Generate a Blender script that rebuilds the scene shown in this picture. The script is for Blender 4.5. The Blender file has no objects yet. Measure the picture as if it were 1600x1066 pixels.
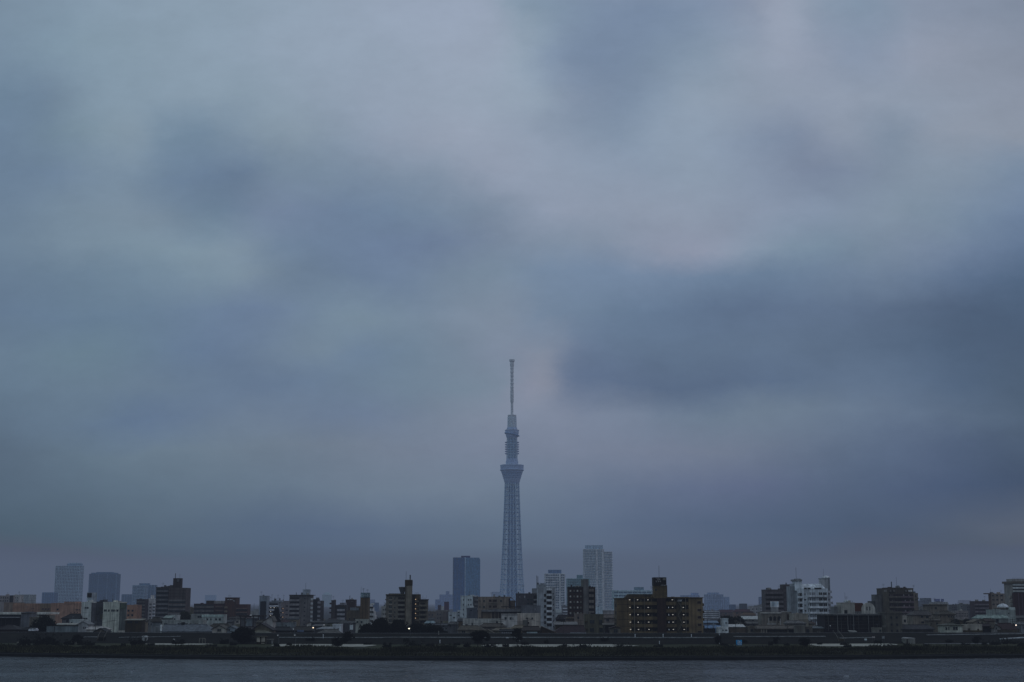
import bpy, math, random
from mathutils import Vector, noise as mnoise
random.seed(7)
scene = bpy.context.scene
COL = scene.collection
R = math.radians

# ------------------------------------------------------------------ camera
F = 2222.2                      # focal length in photo pixels (50 mm on a 36 mm frame, 1600 px wide)
PITCH = math.atan(409 / F)
EYE = 18.0
cam_d = bpy.data.cameras.new('camera')
cam_d.lens = 50; cam_d.sensor_width = 36; cam_d.clip_start = 1; cam_d.clip_end = 60000
cam = bpy.data.objects.new('camera', cam_d); COL.objects.link(cam)
cam.location = (0, 0, EYE); cam.rotation_euler = (R(90) + PITCH, 0, 0)
scene.camera = cam

def ray(x, y):
    a, b = x - 800, 533 - y
    return Vector((a, F * math.cos(PITCH) - b * math.sin(PITCH), F * math.sin(PITCH) + b * math.cos(PITCH)))
def at(x, y, Y):
    d = ray(x, y); t = Y / d.y
    return Vector((d.x * t, Y, EYE + d.z * t))
def on_z(x, y, z):
    d = ray(x, y); t = (z - EYE) / d.z
    return Vector((d.x * t, d.y * t, z))

# ------------------------------------------------------------------ haze and colour
BETA = 1.2e-4
HAZE_TOP = 700.0
def lin(c):
    c = c / 255.0
    return c / 12.92 if c <= .04045 else ((c + .055) / 1.055) ** 2.4
HAZE = tuple(lin(c) for c in (85, 96, 117))
SKYLIT = (.088, .100, .116)      # light a grey facade sends back per unit of base colour
def albedo(rgb, Y, sat=None):
    """base colour whose daylit, hazed look is rgb at distance Y"""
    T = math.exp(-BETA * Y)
    out = []
    for i in range(3):
        v = (lin(rgb[i]) - HAZE[i] * (1 - T)) / (T * SKYLIT[i])
        out.append(v)
    g = max(.016, sum(out) / 3); s = sat or (.66 if Y < 1800 else .9)
    return tuple(min(.82, max(.010, g + (v - g) * s)) for v in out)

# ------------------------------------------------------------------ materials
MATS = {}
def newmat(name):
    m = bpy.data.materials.new(name); m.use_nodes = True
    nt = m.node_tree
    return m, nt, nt.nodes, nt.links, nt.nodes['Principled BSDF']
def mat(base, rough=.85, var=.30, scale=.35, streak=.38, metal=0.0):
    key = (tuple(round(c, 3) for c in base), rough, var, scale, streak, metal)
    if key in MATS: return MATS[key]
    m, nt, N, L, b = newmat('surface')
    tc = N.new('ShaderNodeTexCoord')
    n1 = N.new('ShaderNodeTexNoise'); n1.inputs['Scale'].default_value = scale; n1.inputs['Detail'].default_value = 5
    L.new(tc.outputs['Object'], n1.inputs['Vector'])
    mp = N.new('ShaderNodeMapping'); mp.inputs['Scale'].default_value = (1.1, 1.1, .06)
    L.new(tc.outputs['Object'], mp.inputs['Vector'])
    n2 = N.new('ShaderNodeTexNoise'); n2.inputs['Scale'].default_value = 1.0; n2.inputs['Detail'].default_value = 3
    L.new(mp.outputs['Vector'], n2.inputs['Vector'])
    r1 = N.new('ShaderNodeMapRange'); r1.inputs[1].default_value = .3; r1.inputs[2].default_value = .7
    r1.inputs[3].default_value = 1 - var; r1.inputs[4].default_value = 1 + var
    L.new(n1.outputs['Fac'], r1.inputs[0])
    r2 = N.new('ShaderNodeMapRange'); r2.inputs[1].default_value = .35; r2.inputs[2].default_value = .65
    r2.inputs[3].default_value = 1 - streak; r2.inputs[4].default_value = 1.05
    L.new(n2.outputs['Fac'], r2.inputs[0])
    mu = N.new('ShaderNodeMath'); mu.operation = 'MULTIPLY'
    L.new(r1.outputs[0], mu.inputs[0]); L.new(r2.outputs[0], mu.inputs[1])
    vm = N.new('ShaderNodeVectorMath'); vm.operation = 'SCALE'; vm.inputs[0].default_value = base
    L.new(mu.outputs[0], vm.inputs['Scale'])
    L.new(vm.outputs[0], b.inputs['Base Color'])
    b.inputs['Roughness'].default_value = rough; b.inputs['Metallic'].default_value = metal
    b.inputs['Specular IOR Level'].default_value = .3
    MATS[key] = m
    return m
def obs(rgb, Y, raw=False, **k):
    if not raw:
        g = sum(rgb) / 3; s = .82 if Y < 1800 else 1.0; d = 12.5 if Y < 1800 else 9 if Y < 3300 else 7
        rgb = tuple(g + (c - g) * s for c in rgb); k_ = 1 - d * min(1, (g / 62) ** 1.5) / max(g, 1)
        rgb = tuple(c * k_ for c in rgb)
    return mat(albedo(rgb, Y, 1.0 if raw else None), **k)
def glow(rgb, s):
    key = ('glow', rgb, s)
    if key in MATS: return MATS[key]
    m, nt, N, L, b = newmat('lamp_glow')
    b.inputs['Base Color'].default_value = (*rgb, 1)
    b.inputs['Emission Color'].default_value = (*rgb, 1); b.inputs['Emission Strength'].default_value = s * (.30 if .3 < s < 2 else .5 if s >= 2 else 1)
    m.cycles.emission_sampling = 'NONE'
    MATS[key] = m
    return m
def glass(v=.02):
    key = ('glass', v)
    if key in MATS: return MATS[key]
    m, nt, N, L, b = newmat('window_glass')
    b.inputs['Base Color'].default_value = (v, v * 1.1, v * 1.25, 1); b.inputs['Roughness'].default_value = .12
    b.inputs['Specular IOR Level'].default_value = .5
    MATS[key] = m
    return m
GLASS = glass()
DARK = mat((.03, .032, .036)); METAL = mat((.12, .125, .13), rough=.5); PALE = mat((.6, .62, .62))

# ------------------------------------------------------------------ meshes
class MB:
    def __init__(s): s.v = []; s.f = []; s.m = []
    def poly(s, pts, faces, mi=0):
        o = len(s.v); s.v += [tuple(p) for p in pts]
        for f in faces: s.f.append([o + i for i in f]); s.m.append(mi)
        return s
    def box(s, x0, y0, z0, x1, y1, z1, mi=0):
        if x0 > x1: x0, x1 = x1, x0
        if y0 > y1: y0, y1 = y1, y0
        if z0 > z1: z0, z1 = z1, z0
        return s.poly([(x0, y0, z0), (x1, y0, z0), (x1, y1, z0), (x0, y1, z0), (x0, y0, z1), (x1, y0, z1), (x1, y1, z1), (x0, y1, z1)],
                      [(0, 3, 2, 1), (4, 5, 6, 7), (0, 1, 5, 4), (1, 2, 6, 5), (2, 3, 7, 6), (3, 0, 4, 7)], mi)
    def bar(s, a, b, r, n=4, r2=None, mi=0):
        a, b = Vector(a), Vector(b); d = (b - a)
        if d.length < 1e-6: return s
        d.normalize(); u = d.orthogonal().normalized(); w = d.cross(u)
        r2 = r if r2 is None else r2
        pts = []
        for c, rr in ((a, r), (b, r2)):
            for i in range(n):
                t = 2 * math.pi * (i + .5) / n
                pts.append(c + (u * math.cos(t) + w * math.sin(t)) * rr)
        fs = [(i, (i + 1) % n, n + (i + 1) % n, n + i) for i in range(n)] + [tuple(range(n))[::-1], tuple(range(n, 2 * n))]
        return s.poly(pts, fs, mi)
    def lathe(s, prof, n=24, mi=0, c=(0, 0)):
        pts = []
        for r, z in prof:
            for i in range(n):
                t = 2 * math.pi * i / n; pts.append((c[0] + r * math.cos(t), c[1] + r * math.sin(t), z))
        fs = []
        for k in range(len(prof) - 1):
            for i in range(n):
                j = (i + 1) % n
                fs.append((k * n + i, k * n + j, (k + 1) * n + j, (k + 1) * n + i))
        fs.append(tuple(range(n))[::-1]); fs.append(tuple(range((len(prof) - 1) * n, len(prof) * n)))
        return s.poly(pts, fs, mi)
    def mesh(s, name, mats):
        me = bpy.data.meshes.new(name); me.from_pydata(s.v, [], s.f)
        for m in (mats if isinstance(mats, (list, tuple)) else [mats]): me.materials.append(m)
        me.polygons.foreach_set('material_index', s.m); me.update()
        return me
    def build(s, name, mats, parent=None, label=None):
        return link(name, s.mesh(name, mats), parent, label)
def link(name, data, parent=None, label=None):
    o = bpy.data.objects.new(name, data); COL.objects.link(o)
    if parent: o.parent = parent
    if label: o['label'] = label
    return o
GROUPS = {'house': 'low houses behind the levee', 'apartment block': 'blocks of flats behind the levee', 'office building': 'small office blocks behind the levee', 'tree': 'trees along the bank', 'bush': 'bushes on the river foreshore',
          'street lamp': 'street lamps on the levee', 'utility pole': 'utility poles behind the levee', 'cable': 'overhead cables over the houses', 'post': 'pale posts on the levee', 'tower block': 'high-rises far off in the haze', 'car': 'cars on the levee road', 'stairs': 'stairs on the levee slope', 'pipe rack': 'white pipe racks at the right'}
def tag(o, label, cat, group=None, kind=None):
    group = group or GROUPS.get(cat)
    o['label'] = label
    if cat: o['category'] = cat
    if group: o['group'] = group
    if kind: o['kind'] = kind
    return o
def empty(name, loc, rz=0):
    o = bpy.data.objects.new(name, None); COL.objects.link(o)
    o.empty_display_size = .5; o.location = loc; o.rotation_euler = (0, 0, rz)
    return o

# ------------------------------------------------------------------ a building placed where its facade stands
class Bld:
    """front face stands at distance Y; yaw > 0 shows its left side, yaw < 0 its right side.
    Pixel pairs below are turned into metres on the facade plane."""
    def __init__(s, name, label, cat, x0, x1, ytop, Y, depth=11, yaw=0, xs=None, rgb=None, group=None, base=0.0, roof=True, m=None, noWall=False):
        s.Y = Y; s.yaw = R(yaw); s.base = base
        xo = x1 if yaw < 0 else x0 if yaw > 0 else (x0 + x1) / 2
        o = at(xo, 945, Y); s.o = Vector((o.x, Y, base))
        s.d1 = Vector((math.cos(s.yaw), math.sin(s.yaw), 0)); s.n = Vector((-math.sin(s.yaw), math.cos(s.yaw), 0))
        s.root = empty(name, s.o, s.yaw); tag(s.root, label, cat, group)
        s.x0, s.x1, s.ytop = x0, x1, ytop
        s.ucorner = s.u(x1 if yaw < 0 else x0)
        s.depth = s.sv(xs) if xs is not None else depth
        s.m = m or obs(rgb, Y); s.rgb = rgb
        s._win = {}
        s.H = s.z(ytop)
        if not noWall:
            w = MB(); u0, u1 = s.u(x0), s.u(x1)
            w.box(u0, 0, 0, u1, s.depth, s.H)
            s.wall = w.build('wall', s.m, s.root)
            if roof:
                p = MB(); t = .25
                p.box(u0 - .08, -.08, s.H, u1 + .08, t, s.H + .45); p.box(u0 - .08, s.depth - t, s.H, u1 + .08, s.depth + .08, s.H + .45)
                p.box(u0 - .08, t, s.H, u0 + t, s.depth - t, s.H + .45); p.box(u1 - t, t, s.H, u1 + .08, s.depth - t, s.H + .45)
                p.build('parapet', s.m, s.root)
                rr = random.Random(int(x0 * 11 + ytop * 5))
                if 'house' != name and Y < 1400:      # ordinary roof clutter: boxes, vents and aerials
                    for k in range(rr.randint(1, 3)):
                        q = rr.uniform(u0 + 1, max(u0 + 1.1, u1 - 2.5)); w_, h_, y_ = rr.uniform(.7, 2.2), rr.uniform(.6, 1.7), rr.uniform(1.2, max(1.3, s.depth - 3))
                        MB().box(q, y_, s.H - .05, q + w_, y_ + 1.4, s.H + h_).build('roof_gear', rr.choice((s.m, METAL, obs((70, 72, 76), Y))), s.root)
                    if rr.random() < .7:
                        q = rr.uniform(u0 + .8, u1 - .8); h_ = rr.uniform(2.5, 5.5); g_ = MB().bar((q, 2.2, s.H), (q, 2.2, s.H + h_), .05, 4)
                        for k in range(3): g_.bar((q - .8, 2.2, s.H + h_ - .2 - .35 * k), (q + .8, 2.2, s.H + h_ - .2 - .35 * k), .03, 4)
                        g_.build('antenna', METAL, s.root)
    def hit(s, x, y, v=0.0):
        d = ray(x, y); o = s.o + s.n * v
        t = (o - Vector((0, 0, EYE))).dot(s.n) / d.dot(s.n)
        p = Vector((0, 0, EYE)) + d * t - s.o
        return p.dot(s.d1), p.z
    def u(s, x, v=0.0): return s.hit(x, 945, v)[0]
    def z(s, y, v=0.0): return s.hit((s.x0 + s.x1) / 2, y, v)[1]
    def sv(s, x):
        d = ray(x, 945); c = s.o + s.d1 * s.ucorner
        t = (c - Vector((0, 0, EYE))).dot(s.d1) / d.dot(s.d1)
        return abs((Vector((0, 0, EYE)) + d * t - c).dot(s.n))
    def part(s, name, x0, y0, x1, y1, m=None, f=-.12, b=.04, label=None):
        """box on the front face, from f (in front when negative) to b"""
        v = max(0, f)
        bx = MB().box(s.u(x0, v), f, s.z(y1, v), s.u(x1, v), b, s.z(y0, v))
        return bx.build(name, m or s.m, s.root, label)
    def block(s, name, x0, x1, ytop, ybot=None, m=None, f=1.0, d=6.0, label=None):
        """a volume further back or forward, standing from ybot (or the roof) up to ytop"""
        zb = s.H if ybot is None else s.z(ybot, f)
        return MB().box(s.u(x0, f), f, max(0, zb), s.u(x1, f), f + d, s.z(ytop, f)).build(name, m or s.m, s.root, label)
    def side(s, name, xa, ya, xb, yb, m=None, proud=.08, label=None):
        va, vb = s.sv(xa), s.sv(xb); sg = 1 if s.yaw < 0 else -1
        za, zb = s.z(ya), s.z(yb)
        return MB().box(s.ucorner, va, zb, s.ucorner + sg * proud, vb, za).build(name, m or s.m, s.root, label)
    def balcony(s, x0, x1, yt, yb, m=None, proud=1.2, name='balcony'):
        u0, u1, zt, zb = s.u(x0), s.u(x1), s.z(yt), s.z(yb)
        w = MB()
        w.box(u0, -proud, zb + .14, u1, -proud + .12, zt); w.box(u0, -proud + .12, zb + .14, u0 + .12, 0, zt); w.box(u1 - .12, -proud + .12, zb + .14, u1, 0, zt)
        w.box(u0, -proud, zb, u1, 0, zb + .14)
        return w.build(name, m or s.m, s.root)
    def window(s, x0, y0, x1, y1, m=None, frame=None, f=.0, name='window'):
        """one window: frame proud of the wall around a recess-dark pane; same sizes share a mesh"""
        u0, u1, zt, zb = s.u(x0), s.u(x1), s.z(y0), s.z(y1)
        w, h = u1 - u0, zt - zb
        key = (round(w, 1), round(h, 1), id(m), id(frame))
        if key not in s._win:
            w, h = key[0] or .1, key[1] or .1; t = min(.1, w * .12)
            b = MB()
            b.box(0, -.03 + f, 0, w, .02, h, 1)
            b.box(-t, -.1 + f, -t, w + t, .02, 0); b.box(-t, -.1 + f, h, w + t, .02, h + t)
            b.box(-t, -.1 + f, 0, 0, .02, h); b.box(w, -.1 + f, 0, w + t, .02, h)
            if w > 1.3: b.box(w / 2 - t * .4, -.07 + f, 0, w / 2 + t * .4, -.03 + f, h)
            s._win[key] = b.mesh('window', [frame or s.m, m or GLASS])
        o = link(name, s._win[key], s.root); o.location = (u0, 0, zb)
        return o
    def wingrid(s, xs, ys, w, h, m=None, frame=None):
        for y in ys:
            for x in xs: s.window(x - w / 2, y - h / 2, x + w / 2, y + h / 2, m, frame)
    def lamp(s, x, y, rgb=(1, .93, .8), st=1.6, w=.42, h=.16, f=-.6):
        u, z = s.u(x), s.z(y)
        return MB().box(u - w / 2, f - .2, z - h / 2, u + w / 2, f + .2, z + h / 2).build('ceiling_lamp', glow(rgb, st), s.root)
    def antenna(s, x, y0, y1, f=3.0, r=.07, arms=0, m=None, name='antenna'):
        a = (s.u(x, f), f, min(s.z(y1, f), s.H)); b = (s.u(x, f), f, s.z(y0, f))
        w = MB().bar(a, b, r)
        for i in range(arms):
            zz = b[2] - .3 - i * .7
            w.bar((a[0] - .8, f, zz), (a[0] + .8, f, zz), r * .6)
        return w.build(name, m or METAL, s.root)
    def pipe(s, x, y0, y1, m=None, r=.07, f=-.12, name='drainpipe'):
        return MB().bar((s.u(x), f, s.z(y1)), (s.u(x), f, s.z(y0)), r, 6).build(name, m or PALE, s.root)
    def railing(s, x0, x1, y0, f=.3, h=None, m=None):
        z1 = s.z(y0, f); z0 = s.H; w = MB(); u0, u1 = s.u(x0, f), s.u(x1, f)
        w.bar((u0, f, z1), (u1, f, z1), .05)
        n = max(2, int((u1 - u0) / 1.5))
        for i in range(n + 1):
            q = u0 + (u1 - u0) * i / n; w.bar((q, f, z0), (q, f, z1), .035)
        return w.build('roof_railing', m or METAL, s.root)

def grid_tower(name, label, x0, x1, ytop, Y, rgb, nfl, nbay, glassrgb=None, depth=30, yaw=0, xs=None, group=None, cap=None, slab=.8, pier=.8, cat='tower block'):
    """a distant high-rise: dark glazed core wrapped by real floor slabs and piers"""
    b = Bld(name, label, cat, x0, x1, ytop, Y, depth=depth, yaw=yaw, xs=xs, rgb=glassrgb or tuple(c - 12 for c in rgb), group=group)
    m = obs(rgb, Y); w = MB(); u0, u1, H, D = b.u(x0), b.u(x1), b.H, b.depth
    for i in range(nfl + 1):
        z = H * i / nfl; t = H / nfl * slab * .5
        w.box(u0 - .9, -.9, z - t * .5, u1 + .9, D + .9, z + t * .5)
    for i in range(nbay + 1):
        q = u0 + (u1 - u0) * i / nbay; t = (u1 - u0) / nbay * pier * .3
        w.box(q - t * .5, -1.1, 0, q + t * .5, -.05, H)
    nb = max(2, int(nbay * D / max(1, abs(u1 - u0))))
    for i in range(nb + 1):
        q = D * i / nb; t = D / nb * pier * .3
        w.box(u0 - 1.1, q - t * .5, 0, u0 - .05, q + t * .5, H); w.box(u1 + .05, q - t * .5, 0, u1 + 1.1, q + t * .5, H)
    w.build('facade_grid', m, b.root)
    b.pm = m
    if cap: b.block('roof_plant', cap[0], cap[1], cap[2], m=cap[3] if len(cap) > 3 else b.m, f=D * .15, d=D * .6)
    return b

def house(label, x0, x1, yeave, yridge, Y, rgb, roofrgb, kind='side', depth=8, ybot=None, apex=None, hip=(0, 0), wins=(), cat='house', over=.5, group=None, winrgb=None, base=0.0):
    """low house: kind side = roof slope faces the river, gable = gable faces the river, hip, flat, shed"""
    b = Bld('house', label, cat, x0, x1, yeave, Y, depth=depth, rgb=rgb, group=group, roof=(kind == 'flat'), base=base)
    mr = obs(tuple(c * .84 for c in roofrgb), Y, rough=.75, scale=.8)      # roofs see more sky than walls
    u0, u1, ze, D = b.u(x0), b.u(x1), b.H, b.depth
    if kind != 'flat':
        zr = b.z(yridge, D / 2 if kind != 'gable' else 0); t = .22
        w = MB()
        if kind == 'side':
            a0, a1 = u0 - over + hip[0] * (u1 - u0), u1 + over - hip[1] * (u1 - u0)
            w.poly([(u0 - over, -over, ze - .1), (u1 + over, -over, ze - .1), (u1 + over, D + over, ze - .1), (u0 - over, D + over, ze - .1), (a0, D / 2, zr), (a1, D / 2, zr),
                    (u0 - over, -over, ze + t), (u1 + over, -over, ze + t), (u1 + over, D + over, ze + t), (u0 - over, D + over, ze + t)],
                   [(0, 3, 2, 1), (0, 1, 7, 6), (1, 2, 8, 7), (2, 3, 9, 8), (3, 0, 6, 9), (6, 7, 5, 4), (8, 9, 4, 5), (7, 8, 5), (9, 6, 4)])
            for i in range(1, int((u1 - u0) / .9)):                       # tile ribs down the slope
                q = u0 + i * .9
                q2 = min(max(q, a0), a1)
                w.bar((q, -over, ze + t + .03), (q2, D / 2, zr + .03), .05)
            w.bar((a0, D / 2, zr + .08), (a1, D / 2, zr + .08), .16)
        elif kind == 'gable':
            ua = b.u(apex) if apex else (u0 + u1) / 2
            w.poly([(u0 - over, -over, ze - .15), (ua, -over, zr), (u1 + over, -over, ze - .15), (u0 - over, D + over, ze - .15), (ua, D + over, zr), (u1 + over, D + over, ze - .15),
                    (u0 - over, -over, ze + .1), (ua, -over, zr + .25), (u1 + over, -over, ze + .1), (u0 - over, D + over, ze + .1), (ua, D + over, zr + .25), (u1 + over, D + over, ze + .1)],
                   [(6, 7, 10, 9), (7, 8, 11, 10), (0, 3, 4, 1), (1, 4, 5, 2), (0, 1, 7, 6), (1, 2, 8, 7), (3, 9, 10, 4), (4, 10, 11, 5), (0, 6, 9, 3), (2, 5, 11, 8)])
            MB().poly([(u0, 0, ze), (u1, 0, ze), (ua, 0, zr - .05), (u0, D, ze), (u1, D, ze), (ua, D, zr - .05)], [(0, 1, 2), (3, 5, 4), (0, 3, 4, 1), (1, 4, 5, 2), (2, 5, 3, 0)]).build('gable_wall', b.m, b.root)
        elif kind == 'shed':
            zb = b.z(yridge, D)
            w.poly([(u0 - over, -over, ze), (u1 + over, -over, ze), (u1 + over, D + over, zb), (u0 - over, D + over, zb),
                    (u0 - over, -over, ze + .2), (u1 + over, -over, ze + .2), (u1 + over, D + over, zb + .2), (u0 - over, D + over, zb + .2)],
                   [(0, 3, 2, 1), (4, 5, 6, 7), (0, 1, 5, 4), (1, 2, 6, 5), (2, 3, 7, 6), (3, 0, 4, 7)])
            MB().poly([(u0, D, ze), (u0, D, zb), (u0, 0, ze), (u1, D, ze), (u1, D, zb), (u1, 0, ze)], [(0, 1, 2), (3, 5, 4), (0, 3, 4, 1), (2, 5, 3, 0)]).build('gable_wall', b.m, b.root)
        w.build('roof', mr, b.root)
        b.mr = mr
    rr = random.Random(int(x0 * 13 + yeave * 7)); wpx = 2259 / Y
    if not wins and kind in ('side', 'hip', 'flat', 'shed') and ze > 3.2 and u1 - u0 > 5 and depth > 3.5:      # plain house fronts still have windows, pipes and cooler boxes
        x = x0 + (1.0 + rr.random()) * wpx
        while x < x1 - 2.6 * wpx:
            w = rr.choice((.9, 1.5, 1.7)) * wpx
            if rr.random() < .72: b.window(x, yeave + 1.0 * wpx, x + w, yeave + 2.1 * wpx, m=rr.choice((GLASS, GLASS, obs((46, 48, 52), Y))))
            elif rr.random() < .6: b.part('cooler_box', x, yeave + 1.7 * wpx, x + .8 * wpx, yeave + 2.3 * wpx, obs((74, 76, 78), Y), f=-.35)
            x += w + rr.uniform(.8, 2.2) * wpx
        b.pipe(rr.choice((x0 + .25 * wpx, x1 - .25 * wpx)), yeave + .2, yeave + 7 * wpx, m=obs((70, 70, 70), Y), r=.05)
    if kind != 'gable' and Y < 800 and rr.random() < .55:
        xa = rr.uniform(x0 + 1, x1 - 1); ya = (yridge if kind != 'flat' else yeave) - rr.uniform(1.6, 3.0) * wpx
        q = MB(); uu = b.u(xa, D / 2); zz = b.z(ya, D / 2); q.bar((uu, D / 2, ze), (uu, D / 2, zz), .045, 4)
        for k in range(3): q.bar((uu - .7 + .1 * k, D / 2, zz - .1 - .22 * k), (uu + .7 - .1 * k, D / 2, zz - .1 - .22 * k), .03, 4)
        q.build('antenna', METAL, b.root)
    for q in wins: b.window(*q, frame=obs(winrgb, Y) if winrgb else None)
    return b
# ------------------------------------------------------------------ sky
SUN_EL, SUN_AZ = 7.0, 66.0          # low behind the clouds, off to the right
world = bpy.data.worlds.new('World'); scene.world = world; world.use_nodes = True
WN, WL = world.node_tree.nodes, world.node_tree.links
WN.clear()
class E:
    """tiny expression wrapper over math nodes"""
    def __init__(s, v): s.v = v
    def _op(s, op, *o):
        n = WN.new('ShaderNodeMath'); n.operation = op
        for i, q in enumerate((s,) + o):
            q = q.v if isinstance(q, E) else q
            if isinstance(q, (int, float)): n.inputs[i].default_value = q
            else: WL.new(q, n.inputs[i])
        return E(n.outputs[0])
    def __add__(s, o): return s._op('ADD', o)
    def __sub__(s, o): return s._op('SUBTRACT', o)
    def __mul__(s, o): return s._op('MULTIPLY', o)
    def __truediv__(s, o): return s._op('DIVIDE', o)
    def mx(s, o): return s._op('MAXIMUM', o)
    def mn(s, o): return s._op('MINIMUM', o)
    def sq(s): return s._op('MULTIPLY', s)
    def exp(s): return s._op('EXPONENT')
wt = WN.new('ShaderNodeTexCoord'); wx = WN.new('ShaderNodeSeparateXYZ'); WL.new(wt.outputs['Generated'], wx.inputs[0])
dx, dy, dz = (E(wx.outputs[i]) for i in range(3))
el = dz.mx(-1).mn(1)._op('ARCSINE') * 57.29578
# the cloud layer is described on bearing (dx/dy) and height (dz/dy) of the view direction in the world
fy = dy._op('ABSOLUTE').mx(.08)
cu = dx / fy; cw = dz / fy
def wnoise(sx, sy, detail, rough=.55, off=0.0):
    c = WN.new('ShaderNodeCombineXYZ')
    for i, q in enumerate((cu * sx, cw * sy)): WL.new(q.v, c.inputs[i])
    c.inputs[2].default_value = off
    n = WN.new('ShaderNodeTexNoise'); n.inputs['Scale'].default_value = 1; n.inputs['Detail'].default_value = detail
    n.inputs['Roughness'].default_value = rough
    WL.new(c.outputs[0], n.inputs['Vector'])
    return E(n.outputs['Fac']) - .5
# drifting, torn edges: the bands below are displaced by turbulence that dies out toward the horizon
calm = (cw * 9).mx(.12).mn(1)
uw = cu + wnoise(10, 13, 8, .64, 3.1) * calm * .056
ww = cw + wnoise(10, 13, 8, .64, 11.7) * calm * .044
def stops(cr, pts):
    els = cr.elements
    while len(els) > 1: els.remove(els[-1])
    els[0].position = pts[0][0]; els[0].color = pts[0][1]
    for p, c in pts[1:]:
        e = els.new(p); e.color = c
ROWS = [
 (-160, '0 128 146 160;800 150 160 173;1600 140 146 162'),
 (15, '0 126 145 160;150 137 155 168;420 148 162 175;720 160 168 184;775 155 165 180;810 138 155 170;950 127 143 166;1080 128 143 165;1180 142 150 168;1230 155 160 174;1330 134 149 166;1430 142 150 166;1600 136 143 158'),
 (80, '0 122 142 158;120 135 155 167;400 147 161 174;650 156 166 180;760 158 166 180;815 150 163 176;870 133 148 168;960 126 142 165;1100 138 152 168;1230 153 158 172;1320 140 150 168;1440 152 156 170;1600 142 147 160'),
 (150, '0 114 136 155;60 118 138 156;140 132 151 164;280 138 155 167;420 143 158 170;560 152 162 176;750 156 165 178;850 150 162 175;900 138 150 168;980 130 145 165;1080 146 158 172;1250 150 157 171;1420 148 155 168;1600 146 150 162'),
 (210, '0 114 135 156;110 124 145 158;200 135 152 163;260 120 142 160;360 130 148 163;430 140 155 166;560 143 155 170;680 155 161 175;800 152 160 174;950 136 150 168;1080 145 157 172;1240 132 143 163;1310 146 153 167;1390 134 146 162;1480 148 154 166;1600 146 151 162'),
 (270, '0 113 134 155;100 116 136 157;190 125 144 160;270 116 137 159;370 114 134 158;430 126 144 162;560 130 146 164;690 140 152 168;760 152 158 173;850 150 158 173;1000 142 153 169;1100 144 155 170;1280 130 140 161;1380 134 146 162;1480 138 150 164;1600 125 141 160'),
 (330, '0 112 132 152;120 124 143 158;240 128 145 159;340 115 136 156;420 124 140 164;540 118 137 162;680 124 142 163;770 136 148 165;850 149 156 172;940 148 155 170;1080 147 154 169;1250 136 147 165;1400 132 146 160;1500 122 139 158;1600 112 130 156'),
 (385, '0 112 132 150;120 123 142 156;280 127 146 157;380 128 145 158;430 118 137 158;560 114 132 158;700 118 134 160;790 128 141 160;900 136 147 163;1080 147 150 166;1140 142 150 166;1250 124 142 158;1390 124 138 156;1500 112 128 152;1600 98 117 144'),
 (430, '0 108 128 148;150 112 133 150;330 122 141 154;400 125 142 155;470 112 130 150;600 114 132 156;760 124 140 156;850 120 138 160;1000 118 136 160;1200 110 130 154;1350 114 131 153;1500 98 116 142;1600 84 104 130'),
 (490, '0 104 124 146;150 104 126 146;300 108 128 150;420 112 130 155;520 120 138 152;650 122 138 154;780 130 141 156;830 120 136 156;950 108 127 150;1150 100 118 144;1300 100 117 142;1500 86 103 128;1600 79 97 121'),
 (545, '0 106 126 143;150 106 128 142;330 104 123 148;490 118 135 150;560 112 131 152;660 117 134 150;790 130 138 154;850 134 140 155;900 112 126 150;1000 103 121 145;1250 98 115 138;1450 86 104 128;1600 79 96 119'),
 (600, '0 103 123 140;200 108 127 144;400 106 124 148;560 112 130 149;680 118 134 149;780 124 136 150;820 138 140 155;850 138 140 154;885 108 121 146;1000 98 114 140;1200 95 112 137;1350 98 115 138;1500 86 104 128;1600 80 97 118'),
 (650, '0 97 115 132;130 102 121 140;250 101 120 145;400 112 127 146;560 112 126 148;680 122 132 148;820 132 138 154;900 127 134 152;1050 115 128 146;1200 112 126 142;1400 102 117 138;1600 86 102 122'),
 (700, '0 92 108 124;200 105 122 135;500 117 128 142;750 124 131 148;1000 122 128 146;1150 116 124 142;1300 102 115 136;1450 88 102 127;1600 80 95 116'),
 (760, '0 88 105 120;250 99 116 130;500 108 122 137;680 115 127 142;850 110 122 140;1000 104 115 138;1170 100 109 136;1300 90 103 127;1450 80 94 121;1600 72 86 110'),
 (820, '0 80 97 110;250 90 106 121;500 90 105 128;750 99 113 131;1000 92 105 128;1300 80 94 117;1450 82 93 113;1600 92 98 112'),
 (880, '0 74 90 104;250 82 98 115;500 88 101 121;750 92 104 122;1000 92 102 122;1250 86 96 116;1450 82 91 106;1600 84 89 101'),
 (940, '0 70 85 99;500 83 95 114;800 88 99 116;1100 88 97 115;1600 80 86 98'),
]
U0, U1 = -.40, .40
upos = (uw - U0) * (1 / (U1 - U0))
col_ = None; wprev = None
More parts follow.
